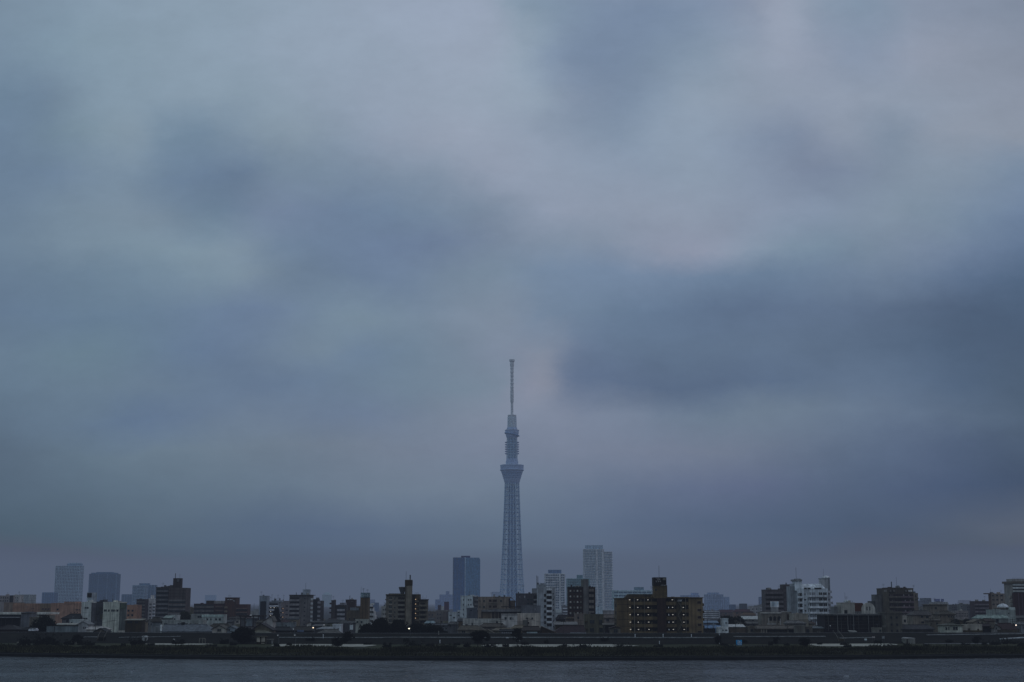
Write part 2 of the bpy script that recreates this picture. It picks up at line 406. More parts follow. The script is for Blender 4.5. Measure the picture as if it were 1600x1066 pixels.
for y, txt in reversed(ROWS):
    d0 = ray(800, y); wy = d0.z / d0.y
    rp_ = WN.new('ShaderNodeValToRGB'); pts = []
    for q in txt.split(';'):
        x, r, g, b_ = (float(t) for t in q.split()); d = ray(x, y)
        r = (r * .74 + (g - 15) * .26) * .965; b_ = (b_ * .74 + (g + 19) * .26) * 1.005; g *= .985
        pts.append(((d.x / d.y - U0) / (U1 - U0), (lin(r), lin(g), lin(b_), 1)))
    stops(rp_.color_ramp, pts); rp_.color_ramp.interpolation = 'CARDINAL'
    WL.new(upos.v, rp_.inputs[0])
    if col_ is None: col_ = rp_.outputs[0]
    else:
        mr = WN.new('ShaderNodeMapRange'); mr.interpolation_type = 'LINEAR'
        mr.inputs[1].default_value = wprev; mr.inputs[2].default_value = wy
        WL.new(ww.v, mr.inputs[0])
        mx_ = WN.new('ShaderNodeMix'); mx_.data_type = 'RGBA'
        WL.new(mr.outputs[0], mx_.inputs[0]); WL.new(col_, mx_.inputs[6]); WL.new(rp_.outputs[0], mx_.inputs[7])
        col_ = mx_.outputs[2]
    wprev = wy
LUMPS = [  # rounded cloud bodies with fairly definite edges: bearing and height given through the photo, radii, darker or lighter
    (30, 200, 95, 85, -.055), (330, 250, 125, 90, -.035), (120, 270, 140, 80, -.03), (250, 310, 160, 50, -.025), (60, 400, 130, 60, -.02), (440, 300, 120, 70, -.045), (520, 300, 190, 80, -.03), (590, 318, 125, 72, -.04), (700, 345, 105, 66, -.05), (600, 410, 210, 66, -.04),
    (195, 205, 62, 60, .02), (290, 402, 120, 36, .012), (405, 425, 56, 28, .02), (545, 480, 46, 40, .035), (960, 65, 115, 80, -.045), (935, 190, 80, 56, -.03),
    (1250, 240, 90, 46, -.03), (1372, 215, 60, 50, -.025), (1310, 270, 120, 40, -.02), (1232, 50, 34, 60, .05), (1000, 592, 150, 50, -.055), (1240, 490, 330, 76, -.035), (1500, 505, 140, 66, -.04), (1090, 386, 160, 20, .03), (300, 610, 280, 50, -.03)]
lump = None
for x, y, rx, ry, a in LUMPS:
    d = ray(x, y); k = 1 / ray(800, y).y
    q = ((uw - d.x / d.y) * (1 / (rx * k))).sq() + ((ww - d.z / d.y) * (1 / (ry * k))).sq()
    q = (q.sq() * -.8).exp() * a
    lump = q if lump is None else lump + q
fine = lump + wnoise(13, 20, 8, .62, 21.3) * calm * .20 + wnoise(40, 70, 4, .6, 5.5) * calm * .12 + 1.0
teal = WN.new('ShaderNodeVectorMath'); teal.operation = 'SCALE'; WL.new(col_, teal.inputs[0]); WL.new(fine.v, teal.inputs['Scale'])
# the haze in front dims and lifts the clouds: allow for it so that the layer above has its own brightness
path = (el / 57.29578)._op('SINE').mx(.0005)._op('POWER', -1.0) * (HAZE_TOP - EYE)
T = (path.mn(26000) * -BETA).exp()
sub = WN.new('ShaderNodeVectorMath'); sub.operation = 'SCALE'; sub.inputs[0].default_value = HAZE
WL.new((T * -1.0 + 1.0).v, sub.inputs['Scale'])
dif = WN.new('ShaderNodeVectorMath'); dif.operation = 'SUBTRACT'; WL.new(teal.outputs[0], dif.inputs[0]); WL.new(sub.outputs[0], dif.inputs[1])
scl = WN.new('ShaderNodeVectorMath'); scl.operation = 'SCALE'; WL.new(dif.outputs[0], scl.inputs[0])
STR = .1
WL.new((T.mx(.12)._op('POWER', -1.0) * (1.0 / STR)).v, scl.inputs['Scale'])
mxm = WN.new('ShaderNodeVectorMath'); mxm.operation = 'MAXIMUM'; WL.new(scl.outputs[0], mxm.inputs[0]); mxm.inputs[1].default_value = (0, 0, 0)
sky = WN.new('ShaderNodeTexSky'); sky.sky_type = 'NISHITA'; sky.sun_disc = False
sky.sun_elevation = R(SUN_EL); sky.sun_rotation = R(SUN_AZ); sky.air_density = 1.5; sky.dust_density = 4
mxs = WN.new('ShaderNodeMix'); mxs.data_type = 'RGBA'; mxs.inputs[0].default_value = .99
WL.new(sky.outputs[0], mxs.inputs[6]); WL.new(mxm.outputs[0], mxs.inputs[7])
bg = WN.new('ShaderNodeBackground'); bg.inputs['Strength'].default_value = STR
WL.new(mxs.outputs[2], bg.inputs['Color'])
wo = WN.new('ShaderNodeOutputWorld'); WL.new(bg.outputs[0], wo.inputs['Surface'])

sl = bpy.data.lights.new('sun', 'SUN'); sl.energy = .06; sl.angle = R(20); sl.color = (1, .9, .85)
so = bpy.data.objects.new('sun', sl); COL.objects.link(so)
sd = Vector((math.sin(R(SUN_AZ)) * math.cos(R(SUN_EL)), math.cos(R(SUN_AZ)) * math.cos(R(SUN_EL)), math.sin(R(SUN_EL))))
so.rotation_euler = sd.to_track_quat('Z', 'Y').to_euler()

# ------------------------------------------------------------------ haze: one thin homogeneous volume the viewer stands in
hm = bpy.data.materials.new('evening_haze'); hm.use_nodes = True
N, L = hm.node_tree.nodes, hm.node_tree.links; N.clear()
va = N.new('ShaderNodeVolumeAbsorption'); va.inputs['Color'].default_value = (0, 0, 0, 1); va.inputs['Density'].default_value = BETA
ve = N.new('ShaderNodeEmission'); ve.inputs['Color'].default_value = (*HAZE, 1); ve.inputs['Strength'].default_value = BETA
ad = N.new('ShaderNodeAddShader'); L.new(va.outputs[0], ad.inputs[0]); L.new(ve.outputs[0], ad.inputs[1])
ou = N.new('ShaderNodeOutputMaterial'); L.new(ad.outputs[0], ou.inputs['Volume'])
hm.cycles.homogeneous_volume = True; hm.cycles.emission_sampling = 'NONE'
hz = MB().box(-16000, -900, -30, 16000, 26000, HAZE_TOP).build('haze', hm)
tag(hz, 'thin blue evening haze lying over the river and the whole city', None, kind='stuff')

# ------------------------------------------------------------------ ground, river bank, levee
SHORE = [(on_z(x, y, 0)) for x, y in ((0, 1025.6), (110, 1027.3), (220, 1029), (400, 1031.2), (620, 1032), (900, 1032.4), (1150, 1031.6), (1400, 1029.7), (1600, 1027.8))]
def shore(X):
    P = SHORE
    if X <= P[0].x: return P[0].y + (P[0].x - X) * .10
    if X >= P[-1].x: return P[-1].y + (X - P[-1].x) * .07
    for a, b in zip(P, P[1:]):
        if a.x <= X <= b.x:
            t = (X - a.x) / (b.x - a.x); return a.y * (1 - t) + b.y * t
XS = [-6000, -3000, -1200, -600] + [-400 + i * 4 for i in range(201)] + [600, 1200, 3000, 6000]
def strip(name, prof, m, label, jit=0.0, xs=XS, kind='structure'):
    b = MB(); n = len(prof)
    for X in xs:
        s = shore(X); base = s * .55 + 464 * .45          # the levee bends less than the waterline
        for k, (d, z) in enumerate(prof):
            f = min(1, max(0, d / 80))
            j = mnoise.noise(Vector((X * .06, d * .13, 1.7))) * jit if 0 < k < n - 1 else 0
            wob = (mnoise.noise(Vector((X * .045, 3.3, k * .2))) * .9 + mnoise.noise(Vector((X * .3, 8.1, k * .2))) * .35) * max(0, 1 - d / 12) if name in ('riverbank', 'floodplain') else 0
            b.v.append((X, s * (1 - f) + base * f + d + wob, z + j))
    for i in range(len(xs) - 1):
        for k in range(n - 1):
            a = i * n + k; b.f.append([a, a + n, a + n + 1, a + 1]); b.m.append(0)
    o = b.build(name, m); tag(o, label, None, kind=kind)
    return o
def groundmat(cols, scale, rough=.95):
    m, nt, N, L, b = newmat('ground_cover')
    tc = N.new('ShaderNodeTexCoord'); mp = N.new('ShaderNodeMapping'); mp.inputs['Scale'].default_value = (1, 1, 2)
    L.new(tc.outputs['Object'], mp.inputs['Vector'])
    n1 = N.new('ShaderNodeTexNoise'); n1.inputs['Scale'].default_value = scale; n1.inputs['Detail'].default_value = 8; n1.inputs['Roughness'].default_value = .65
    L.new(mp.outputs[0], n1.inputs['Vector'])
    r = N.new('ShaderNodeValToRGB'); stops(r.color_ramp, [(p, (*c, 1)) for p, c in cols])
    L.new(n1.outputs['Fac'], r.inputs[0]); L.new(r.outputs[0], b.inputs['Base Color'])
    b.inputs['Roughness'].default_value = rough; b.inputs['Specular IOR Level'].default_value = .1
    return m
m_rev = groundmat([(.3, (.006, .006, .006)), (.7, (.016, .016, .015))], .35)
m_grass = groundmat([(.3, (.009, .010, .006)), (.5, (.020, .021, .011)), (.72, (.042, .038, .018))], .10)
m_plain = groundmat([(.3, (.020, .024, .010)), (.5, (.038, .041, .017)), (.72, (.06, .056, .027))], .09)
m_levee = groundmat([(.3, (.005, .0048, .0035)), (.5, (.009, .0088, .006)), (.72, (.018, .017, .012))], .12)
m_sand = groundmat([(.3, (.30, .285, .24)), (.5, (.42, .40, .33)), (.72, (.52, .49, .41))], .3)
m_city = groundmat([(.3, (.03, .031, .032)), (.7, (.05, .05, .048))], .08)
m_conc = mat((.34, .34, .33), var=.25, scale=.2)
strip('riverbank', [(-6, -1.2), (0, .02), (.4, .9), (3.5, 1.05), (3.6, 1.25)], m_rev, 'dark stone revetment along the far waterline')
strip('floodplain', [(3.6, 1.24), (8, 1.6), (14, 2.0), (22, 2.35), (32, 2.5), (60, 2.5), (82, 2.5)], m_grass, 'dark overgrown foreshore above the revetment', .25)
strip('grass', [(31.5, 2.52), (50, 2.56), (84, 2.54)], m_plain, 'mown grass of the riverside park behind the reeds', .03)
strip('levee', [(83.5, 2.45), (92, 4.3), (99, 6.0), (100, 6.15), (106, 6.2), (107, 6.0), (122, .2)], m_levee, 'grassy levee slope running along the whole far bank', .12)
strip('levee_road', [(100.6, 6.34), (105.4, 6.36)], mat((.07, .07, .07)), 'narrow road on the levee crown')
gx = MB().poly([(-14000, 560, 0), (14000, 560, 0), (14000, 25500, 0), (-14000, 25500, 0)], [(0, 1, 2, 3)]).build('ground', m_city)
tag(gx, 'flat city ground behind the levee', None, kind='structure')
def levee_pt(x, y):
    """the point of the sloping bank seen at a pixel"""
    best = None
    for d10 in range(0, 1060, 4):
        d = d10 / 10
        prof = [(0, .02), (3.6, 1.25), (14, 2.0), (22, 2.35), (32, 2.5), (83.5, 2.5), (92, 4.3), (99, 6.0), (106, 6.25)]
        z = 6.25
        for (a, za), (b, zb) in zip(prof, prof[1:]):
            if a <= d <= b: z = za + (zb - za) * (d - a) / (b - a); break
        X = (x - 800) / F * 540
        for _ in range(3):
            s = shore(X); base = s * .55 + 464 * .45; f = min(1, d / 80); Y = s * (1 - f) + base * f + d
            dd = ray(x, y); X = dd.x / dd.y * Y
        r = ray(x, y); zr = EYE + r.z / r.y * Y
        q = abs(zr - z)
        if best is None or q < best[0]: best = (q, Vector((X, Y, z)))
    return best[1]
def sand(x0, x1, y0, y1, label, m=m_sand, n=None):
    b = MB(); n = n or max(4, int((x1 - x0) / 6)); rr = random.Random(x0)
    for i in range(n + 1):
        x = x0 + (x1 - x0) * i / n; e = min(1, i / 3, (n - i) / 3); e = max(.12, e)
        ym = (y0 + y1) / 2
        a = levee_pt(x, ym + (y1 - ym) * e + rr.uniform(-.25, .25)); c = levee_pt(x, ym + (y0 - ym) * e)
        b.v += [(a.x, a.y, 2.66), (c.x, c.y, 2.66)]
    for i in range(n): b.f.append([2 * i, 2 * i + 2, 2 * i + 3, 2 * i + 1]); b.m.append(0)
    tag(b.build('bare_ground', m), label, None, kind='structure')
sand(226, 332, 1005.6, 1008.2, 'bare sandy strip beside the goal frame')
sand(424, 588, 1006.8, 1011.2, 'long bare sandy pitch in front of the levee')
sand(752, 975, 1007.4, 1011.5, 'bare sandy pitch behind the round clipped tree')
sand(1262, 1402, 1005.0, 1010.6, 'bare sandy pitch under the levee stairs')
sand(1430, 1580, 1002.6, 1006.9, 'grey gravel strip near the ridged shed', mat((.14, .14, .135), var=.3, scale=.2))
sand(958, 1000, 1008.6, 1010.8, 'short worn patch of bare soil')
def kerb(x0, x1, ya, yb, label, h=.22, m=m_conc):
    b = MB(); n = max(3, int((x1 - x0) / 12)); pts = [levee_pt(x0 + (x1 - x0) * i / n, ya + (yb - ya) * i / n) for i in range(n + 1)]
    for i, p in enumerate(pts): b.v += [(p.x, p.y - .25, p.z - .2), (p.x, p.y - .25, p.z + h), (p.x, p.y + .9, p.z + h), (p.x, p.y + .9, p.z - .2)]
    for i in range(n):
        a = 4 * i
        for k in range(4): b.f.append([a + k, a + 4 + k, a + 4 + (k + 1) % 4, a + (k + 1) % 4]); b.m.append(0)
    b.f += [[0, 1, 2, 3], [4 * n + 3, 4 * n + 2, 4 * n + 1, 4 * n]]; b.m += [0, 0]
    tag(b.build('kerb', m), label, None, kind='structure')
kerb(436, 1118, 996.4, 996.5, 'long pale concrete kerb half way up the levee')
kerb(1146, 1290, 995.3, 994.8, 'pale kerb on the levee left of the stairs')
kerb(1312, 1366, 997.2, 996.9, 'short pale kerb right of the levee stairs')
kerb(1448, 1600, 992.4, 990.4, 'pale kerb on the levee below the white house')
kerb(128, 152, 995.6, 995.5, 'short pale kerb left of the diagonal stairs', .18)
kerb(186, 282, 996.0, 994.6, 'thin pale kerb above the left bushes', .12)

# ------------------------------------------------------------------ river
m, nt, N, L, b = newmat('river_water')
b.inputs['Base Color'].default_value = (.010, .014, .017, 1); b.inputs['Roughness'].default_value = .14; b.inputs['IOR'].default_value = 1.33
tc = N.new('ShaderNodeTexCoord')
def wv(sx, sy, sc, det):
    mp = N.new('ShaderNodeMapping'); mp.inputs['Scale'].default_value = (sx, sy, 1); L.new(tc.outputs['Object'], mp.inputs['Vector'])
    n = N.new('ShaderNodeTexNoise'); n.inputs['Scale'].default_value = sc; n.inputs['Detail'].default_value = det; n.inputs['Roughness'].default_value = .6
    L.new(mp.outputs[0], n.inputs['Vector']); return n.outputs['Fac']
def bump(h, s, d, prev=None):
    q = N.new('ShaderNodeBump'); q.inputs['Strength'].default_value = s; q.inputs['Distance'].default_value = d
    L.new(h, q.inputs['Height'])
    if prev: L.new(prev, q.inputs['Normal'])
    return q.outputs[0]
bn = bump(wv(.15, .07, 1.0, 4), 1.0, 6.5); bn = bump(wv(.42, .22, 1.0, 4), 1.0, 1.5, bn); bn = bump(wv(1.3, 1.0, 1.0, 3), 1.0, .2, bn)
L.new(bn, b.inputs['Normal'])
wtr = MB().poly([(-6000, -800, 0), (6000, -800, 0), (6000, 700, 0), (-6000, 700, 0)], [(0, 1, 2, 3)]).build('water', m)
rn = wv(.018, .03, 1.0, 3); rm = N.new('ShaderNodeMapRange'); rm.inputs[1].default_value = .35; rm.inputs[2].default_value = .65; rm.inputs[3].default_value = .09; rm.inputs[4].default_value = .17
L.new(rn, rm.inputs[0]); L.new(rm.outputs[0], b.inputs['Roughness'])
tag(wtr, 'grey rippled river filling the bottom of the view', None, kind='structure')
m_foam = mat((.42, .44, .47), var=.1, scale=3)
for x, y, w in ((399, 1055.3, 9.5), (679, 1063.2, 13), (1322, 1056.4, 8), (206, 1049.3, 4)):
    p = on_z(x, y, 0); k = w * p.y / F; bm_ = MB(); rr = random.Random(x)
    n = 14; top = []
    for i in range(n + 1):
        t = i / n; h = math.sin(t * math.pi) ** .7
        top.append((p.x - k / 2 + k * t, p.y + rr.uniform(-.15, .15) - t * .6, .01 + (.05 + .16 * rr.random()) * h))
    pts = [(a, b_ - .25, .005) for a, b_, c in top] + top + [(a, b_ + .3, .005) for a, b_, c in top]
    fs = []
    for i in range(n):
        fs += [(i, i + 1, n + 2 + i, n + 1 + i), (n + 1 + i, n + 2 + i, 2 * n + 3 + i, 2 * n + 2 + i)]
    tag(bm_.poly(pts, fs).build('foam', m_foam), 'small white crest breaking on the river surface', None, kind='stuff')

# ------------------------------------------------------------------ vegetation
def leafmat(c, var=.5, patch=.5):
    m, nt, N, L, b = newmat('foliage')
    g = N.new('ShaderNodeNewGeometry'); r = N.new('ShaderNodeValToRGB')
    stops(r.color_ramp, [(0, (c[0] * (1 - var), c[1] * (1 - var), c[2] * (1 - var), 1)), (1, (c[0] * (1 + var), c[1] * (1 + var), c[2] * (1 + var), 1))])
    L.new(g.outputs['Random Per Island'], r.inputs[0])
    n = N.new('ShaderNodeTexNoise'); n.inputs['Scale'].default_value = patch; n.inputs['Detail'].default_value = 4
    L.new(N.new('ShaderNodeTexCoord').outputs['Object'], n.inputs['Vector'])
    mr = N.new('ShaderNodeMapRange'); mr.inputs[1].default_value = .32; mr.inputs[2].default_value = .68; mr.inputs[3].default_value = .45; mr.inputs[4].default_value = 1.75
    L.new(n.outputs['Fac'], mr.inputs[0]); sc = N.new('ShaderNodeVectorMath'); sc.operation = 'SCALE'
    L.new(r.outputs[0], sc.inputs[0]); L.new(mr.outputs[0], sc.inputs['Scale']); L.new(sc.outputs[0], b.inputs['Base Color'])
    b.inputs['Roughness'].default_value = .9; b.inputs['Specular IOR Level'].default_value = .1
    return m
m_leaf = leafmat((.010, .012, .008)); m_leaf2 = leafmat((.022, .026, .014)); m_leaf3 = leafmat((.0075, .0085, .0055)); m_bark = mat((.02, .018, .015))
m_reed = leafmat((.034, .032, .016), .65, .07)
def leaves(b, c, r, n, size, rr):
    for _ in range(n):
        while True:
            q = Vector((rr.uniform(-1, 1), rr.uniform(-1, 1), rr.uniform(-1, 1)))
            if .15 < q.length < 1: break
        q = q * (.55 + .45 * rr.random()) if q.length > .8 else q
        p = Vector(c) + Vector((q.x * r[0], q.y * r[1], q.z * r[2]))
        u = Vector((rr.gauss(0, 1), rr.gauss(0, 1), rr.gauss(0, 1))).normalized(); w = u.orthogonal().normalized(); s = size * rr.uniform(.6, 1.3)
        b.poly([p - u * s, p + w * s * .55, p + u * s, p - w * s * .55], [(0, 1, 2, 3)])
def tree(label, x0, x1, y0, y1, Y=None, m=None, shape='round', trunk=.25, name='tree', group=None, dens=1.0, base=None, trunks=1):
    """crown between pixel columns x0..x1 and rows y0..y1; stands on the bank unless Y is given"""
    rr = random.Random(int(x0 * 7 + y0 * 3)); xm = (x0 + x1) / 2
    if Y is None:
        g = levee_pt(xm, y1); Y = g.y; base = g.z
    base = 0 if base is None else base
    top = at(xm, y0, Y).z; X = at(xm, (y0 + y1) / 2, Y).x; W = (x1 - x0) * Y / F; H = top - base
    root = empty(name, (X, Y, base)); tag(root, label, 'bush' if name in ('bush', 'shrub') else 'tree', group)
    b = MB(); z0 = H * trunk; cz = (z0 + H) / 2; nb = min(95, max(22, int(W * H * 1.1)))
    limbs = MB()
    for k in range(trunks):
        tx = 0 if trunks == 1 else (k - (trunks - 1) / 2) * W * .22
        limbs.bar((tx, 0, -.3), (tx * .8, 0, max(z0 + .3, H * .45)), max(.12, W * .025), 6, max(.06, W * .012))
        for i in range(5):
            a = rr.uniform(0, 6.28); q = rr.uniform(.45, .8)
            limbs.bar((tx * .8, 0, max(z0, H * .3)), (tx * .8 + math.cos(a) * W * .33, math.sin(a) * W * .3, H * q), max(.06, W * .01), 4, .03)
    limbs.build('trunk', m_bark, root)
    for i in range(nb):
        a = rr.uniform(0, 6.28); t = rr.random() ** .6; h = rr.uniform(-1, 1)
        if shape == 'cone': rad = W / 2 * (1 - (h + 1) / 2) ** .8 * .85; zz = cz + h * (H - z0) / 2 * .95
        elif shape == 'spread': rad = W / 2 * .82 * math.sqrt(max(.05, 1 - max(0, h) ** 2)); zz = cz + h * (H - z0) / 2 * .72
        elif shape == 'low': rad = W / 2 * .86; zz = z0 + (H - z0) * (.12 + .62 * rr.random()) * (1 - .5 * t)
        else: rad = W / 2 * .8 * math.sqrt(max(.04, 1 - h * h)); zz = cz + h * (H - z0) / 2 * .8
        rc = max(.5, min(W, H - z0) * rr.uniform(.15, .27))
        leaves(b, (math.cos(a) * rad * t, math.sin(a) * rad * t * .8, zz), (rc * 1.25, rc * 1.1, rc * .85), int(54 * dens), max(.16, min(.45, rc * .32)), rr)
    for i in range(14 + int(W)):                       # ragged twigs beyond the main mass
        a = rr.uniform(0, 6.28); h = rr.uniform(-.7, 1); rad = W / 2 * rr.uniform(.85, 1.08) * math.sqrt(max(.1, 1 - h * h)); zz = cz + h * (H - z0) / 2 * rr.uniform(.9, 1.1)
        if shape == 'cone': rad *= .75 * (1 - (h + 1) / 2)
        if shape == 'low': zz = z0 + (H - z0) * rr.uniform(.2, 1.05)
        leaves(b, (math.cos(a) * rad, math.sin(a) * rad * .8, max(.1, zz)), (.5, .5, .6), 9, .24, rr)
    b.build('crown', m or m_leaf, root)
    return root
T_ = tree
bk = 'bushes on the river foreshore'
T_('wide low thicket of dark bushes at far left of the foreshore', 28, 62, 995, 1009, shape='low', trunk=0, name='bush', m=m_leaf3)
T_('tall dark bush thicket below the blue sheet-metal wall', 50, 95, 990.5, 1008, shape='low', trunk=0, name='bush', m=m_leaf3)
T_('dark bush in front of the grey fence panels at left', 100, 116, 999, 1008, shape='low', trunk=0, name='bush', m=m_leaf3)
T_('bushy small tree left of the diagonal stairs', 111, 132, 992, 1008, m=m_leaf3, trunk=.1)
T_('low bush at the foot of the diagonal stairs', 132, 148, 1002, 1009, shape='low', trunk=0, name='bush', m=m_leaf3)
T_('rounded dark bush left of the white booth', 201, 229, 994.5, 1009, shape='low', trunk=0, name='bush', m=m_leaf3)
T_('small bush beside the white marker ball', 268, 290, 1001, 1007, shape='low', trunk=0, name='bush', m=m_leaf3)
T_('faint dark bush on the levee toe right of the goal frame', 343, 356, 998, 1006, shape='low', trunk=0, name='bush', m=m_leaf3)
T_('big round dark tree in front of the light blue house', 359, 398, 980, 1006, m=m_leaf3, trunk=.12, dens=1.5)
T_('dark wide tree on the sandy pitch', 531, 553, 987.5, 1007, m=m_leaf3, trunk=.15)
T_('low dark tree standing in the middle of the sandy pitch', 515, 538, 997, 1011.5, m=m_leaf3, trunk=.12)
T_('small shrub at the right end of the long sandy pitch', 598, 612, 1005, 1012.5, shape='low', trunk=0, name='bush', m=m_leaf3)
T_('wide dark bush below the tan apartment block', 628, 661, 1001, 1013, shape='low', trunk=0, name='bush', m=m_leaf3)
T_('spreading dark tree with two trunks by the pale kerb', 733, 767, 985.5, 1013, shape='spread', trunk=.42, m=m_leaf3, trunks=2, dens=1.4)
T_('low bush right of the two-trunked tree', 756, 778, 1005.5, 1012, shape='low', trunk=0, name='bush', m=m_leaf3)
T_('small bush left of the two-trunked tree', 724, 735, 1004, 1012, shape='low', trunk=0, name='bush', m=m_leaf3)
T_('round clipped dark tree behind the white notice board', 800, 816, 982, 1009, m=m_leaf3, trunk=.2, dens=1.5)
T_('small dark bush left of the blue sign', 1116, 1128, 994, 1006, m=m_leaf3, trunk=.05, name='bush')
T_('dark bush right of the blue sign', 1207, 1219, 995, 1006, m=m_leaf3, trunk=.05, name='bush')
T_('round dark shrub at the left end of the sand below the stairs', 1248, 1267, 996, 1012, m=m_leaf3, trunk=.06, name='bush', dens=1.4)
T_('dark tree on the gravel strip near the right edge', 1519, 1536, 994.5, 1008, m=m_leaf3, trunk=.15)
T_('straggling bush under the white pipes at right', 1562, 1594, 997.5, 1007, shape='low', trunk=0, name='bush', m=m_leaf3)
T_('low shrub at right end of the gravel strip', 1545, 1563, 1001, 1008, shape='low', trunk=0, name='bush', m=m_leaf3)
for i, (a, c, t, d) in enumerate(((958, 990, 1006.5, 1013), (1358, 1378, 1007.5, 1012.5), (1380, 1398, 1007, 1012.5), (1318, 1330, 1007.5, 1012), (690, 712, 1007, 1012.5), (1130, 1150, 1008, 1012.5), (870, 884, 1008.5, 1013), (895, 925, 1008.3, 1013), (800, 835, 1008.8, 1013), (470, 486, 1008.5, 1012.5), (1590, 1602, 1004, 1010))):
    T_(['low scrub clump above the reeds under the brown block', 'low scrub clump under the pale signboards', 'low scrub clump left of the ridged shed', 'small scrub clump in front of the stairs sand', 'small scrub clump between kerb and reeds near the spreading tree',
        'scrub clump just below the blue sign', 'scrub clump left of the worn soil patch', 'wide scrub clump at right end of the middle pitch', 'scrub clump below the clipped round tree', 'scrub clump in front of the long sandy pitch', 'scrub clump at the right picture edge'][i],
       a, c, t, d, shape='low', trunk=0, name='shrub', m=m_leaf, group=bk)
# trees behind the levee
T_('leafy dark tree beside the grey box building at left', 50, 88, 962, 986, Y=600, m=m_leaf, shape='spread', trunk=.2)
T_('yellowish green tree behind the long tiled roof', 276, 301, 955, 978, Y=760, m=m_leaf2, trunk=.15)
T_('dark conical tree in front of the white lit flats', 423, 441, 950, 982, Y=760, m=m_leaf, shape='cone', trunk=.05)
T_('large dark tree left of the tan stepped block', 556, 590, 973, 996, Y=592, m=m_leaf3, shape='spread', trunk=.05, dens=1.3)
T_('dark tree crown below the white stepped flats', 578, 612, 966, 996, Y=594, m=m_leaf3, shape='round', trunk=.05, dens=1.3)
T_('dark tree crown at the foot of the tan tower', 606, 640, 968, 996, Y=596, m=m_leaf3, shape='round', trunk=.05, dens=1.3)
T_('dark tree behind the bright street lamp', 636, 668, 973, 996, Y=593, m=m_leaf3, shape='round', trunk=.05, dens=1.3)
T_('dark tree at the right end of the tree belt', 660, 694, 974, 996, Y=596, m=m_leaf3, shape='spread', trunk=.05, dens=1.3)
T_('low dark tree closing the tree belt by the brown roofs', 684, 708, 978, 996, Y=592, m=m_leaf3, shape='low', trunk=.05, dens=1.2)
T_('broad evergreen behind the white tower house', 1119, 1150, 960.5, 984, Y=680, m=m_leaf3, shape='spread', trunk=.05, dens=1.3)
T_('evergreen behind the white long roof', 1140, 1167, 963, 986, Y=690, m=m_leaf3, shape='round', trunk=.05, dens=1.2)
T_('garden tree behind the pale hip-roofed house', 1482, 1504, 966, 985, Y=640, m=m_leaf, shape='round', trunk=.1)
T_('garden tree left of the cream gable house', 1502, 1522, 965, 985, Y=645, m=m_leaf, shape='spread', trunk=.1)
T_('small garden tree in front of the grey wall panel', 1105, 1118, 979, 994, Y=592, m=m_leaf3, shape='low', trunk=.05)
T_('shrubbery tree on the roof line of the shed behind the brown block', 868, 884, 966, 984, Y=680, m=m_leaf, shape='low', trunk=.1)

# reeds and rank grass over the whole foreshore
rb = MB(); rr = random.Random(3)
for i in range(46000):
    x = rr.uniform(-20, 1620); d = 4 + 30 * rr.random() ** .8
    X = (x - 800) * 490 / 2270; s = shore(X); base = s * .55 + 464 * .45; f = d / 80; Y = s * (1 - f) + base * f + d; X = (x - 800) * Y / 2270
    z = 1.3 + min(1.15, d * .055)
    c = mnoise.noise(Vector((X * .05, d * .1, 0))) + .6 * mnoise.noise(Vector((X * .22, d * .3, 4)))
    h = max(.15, .75 + 1.25 * c) * rr.uniform(.5, 1.35) * (1 if d > 12 else .55)
    if d > 20: h *= .95
    w = rr.uniform(.10, .28); l = rr.uniform(-.35, .35) * h; a = rr.uniform(-.5, .5)
    rb.poly([(X - w, Y - a * w, z - .3), (X + w, Y + a * w, z - .3), (X + l, Y + a, z + h)], [(0, 1, 2)])
tag(rb.build('reeds', m_reed), 'dense dark reeds and rank grass along the far bank', None, kind='stuff')
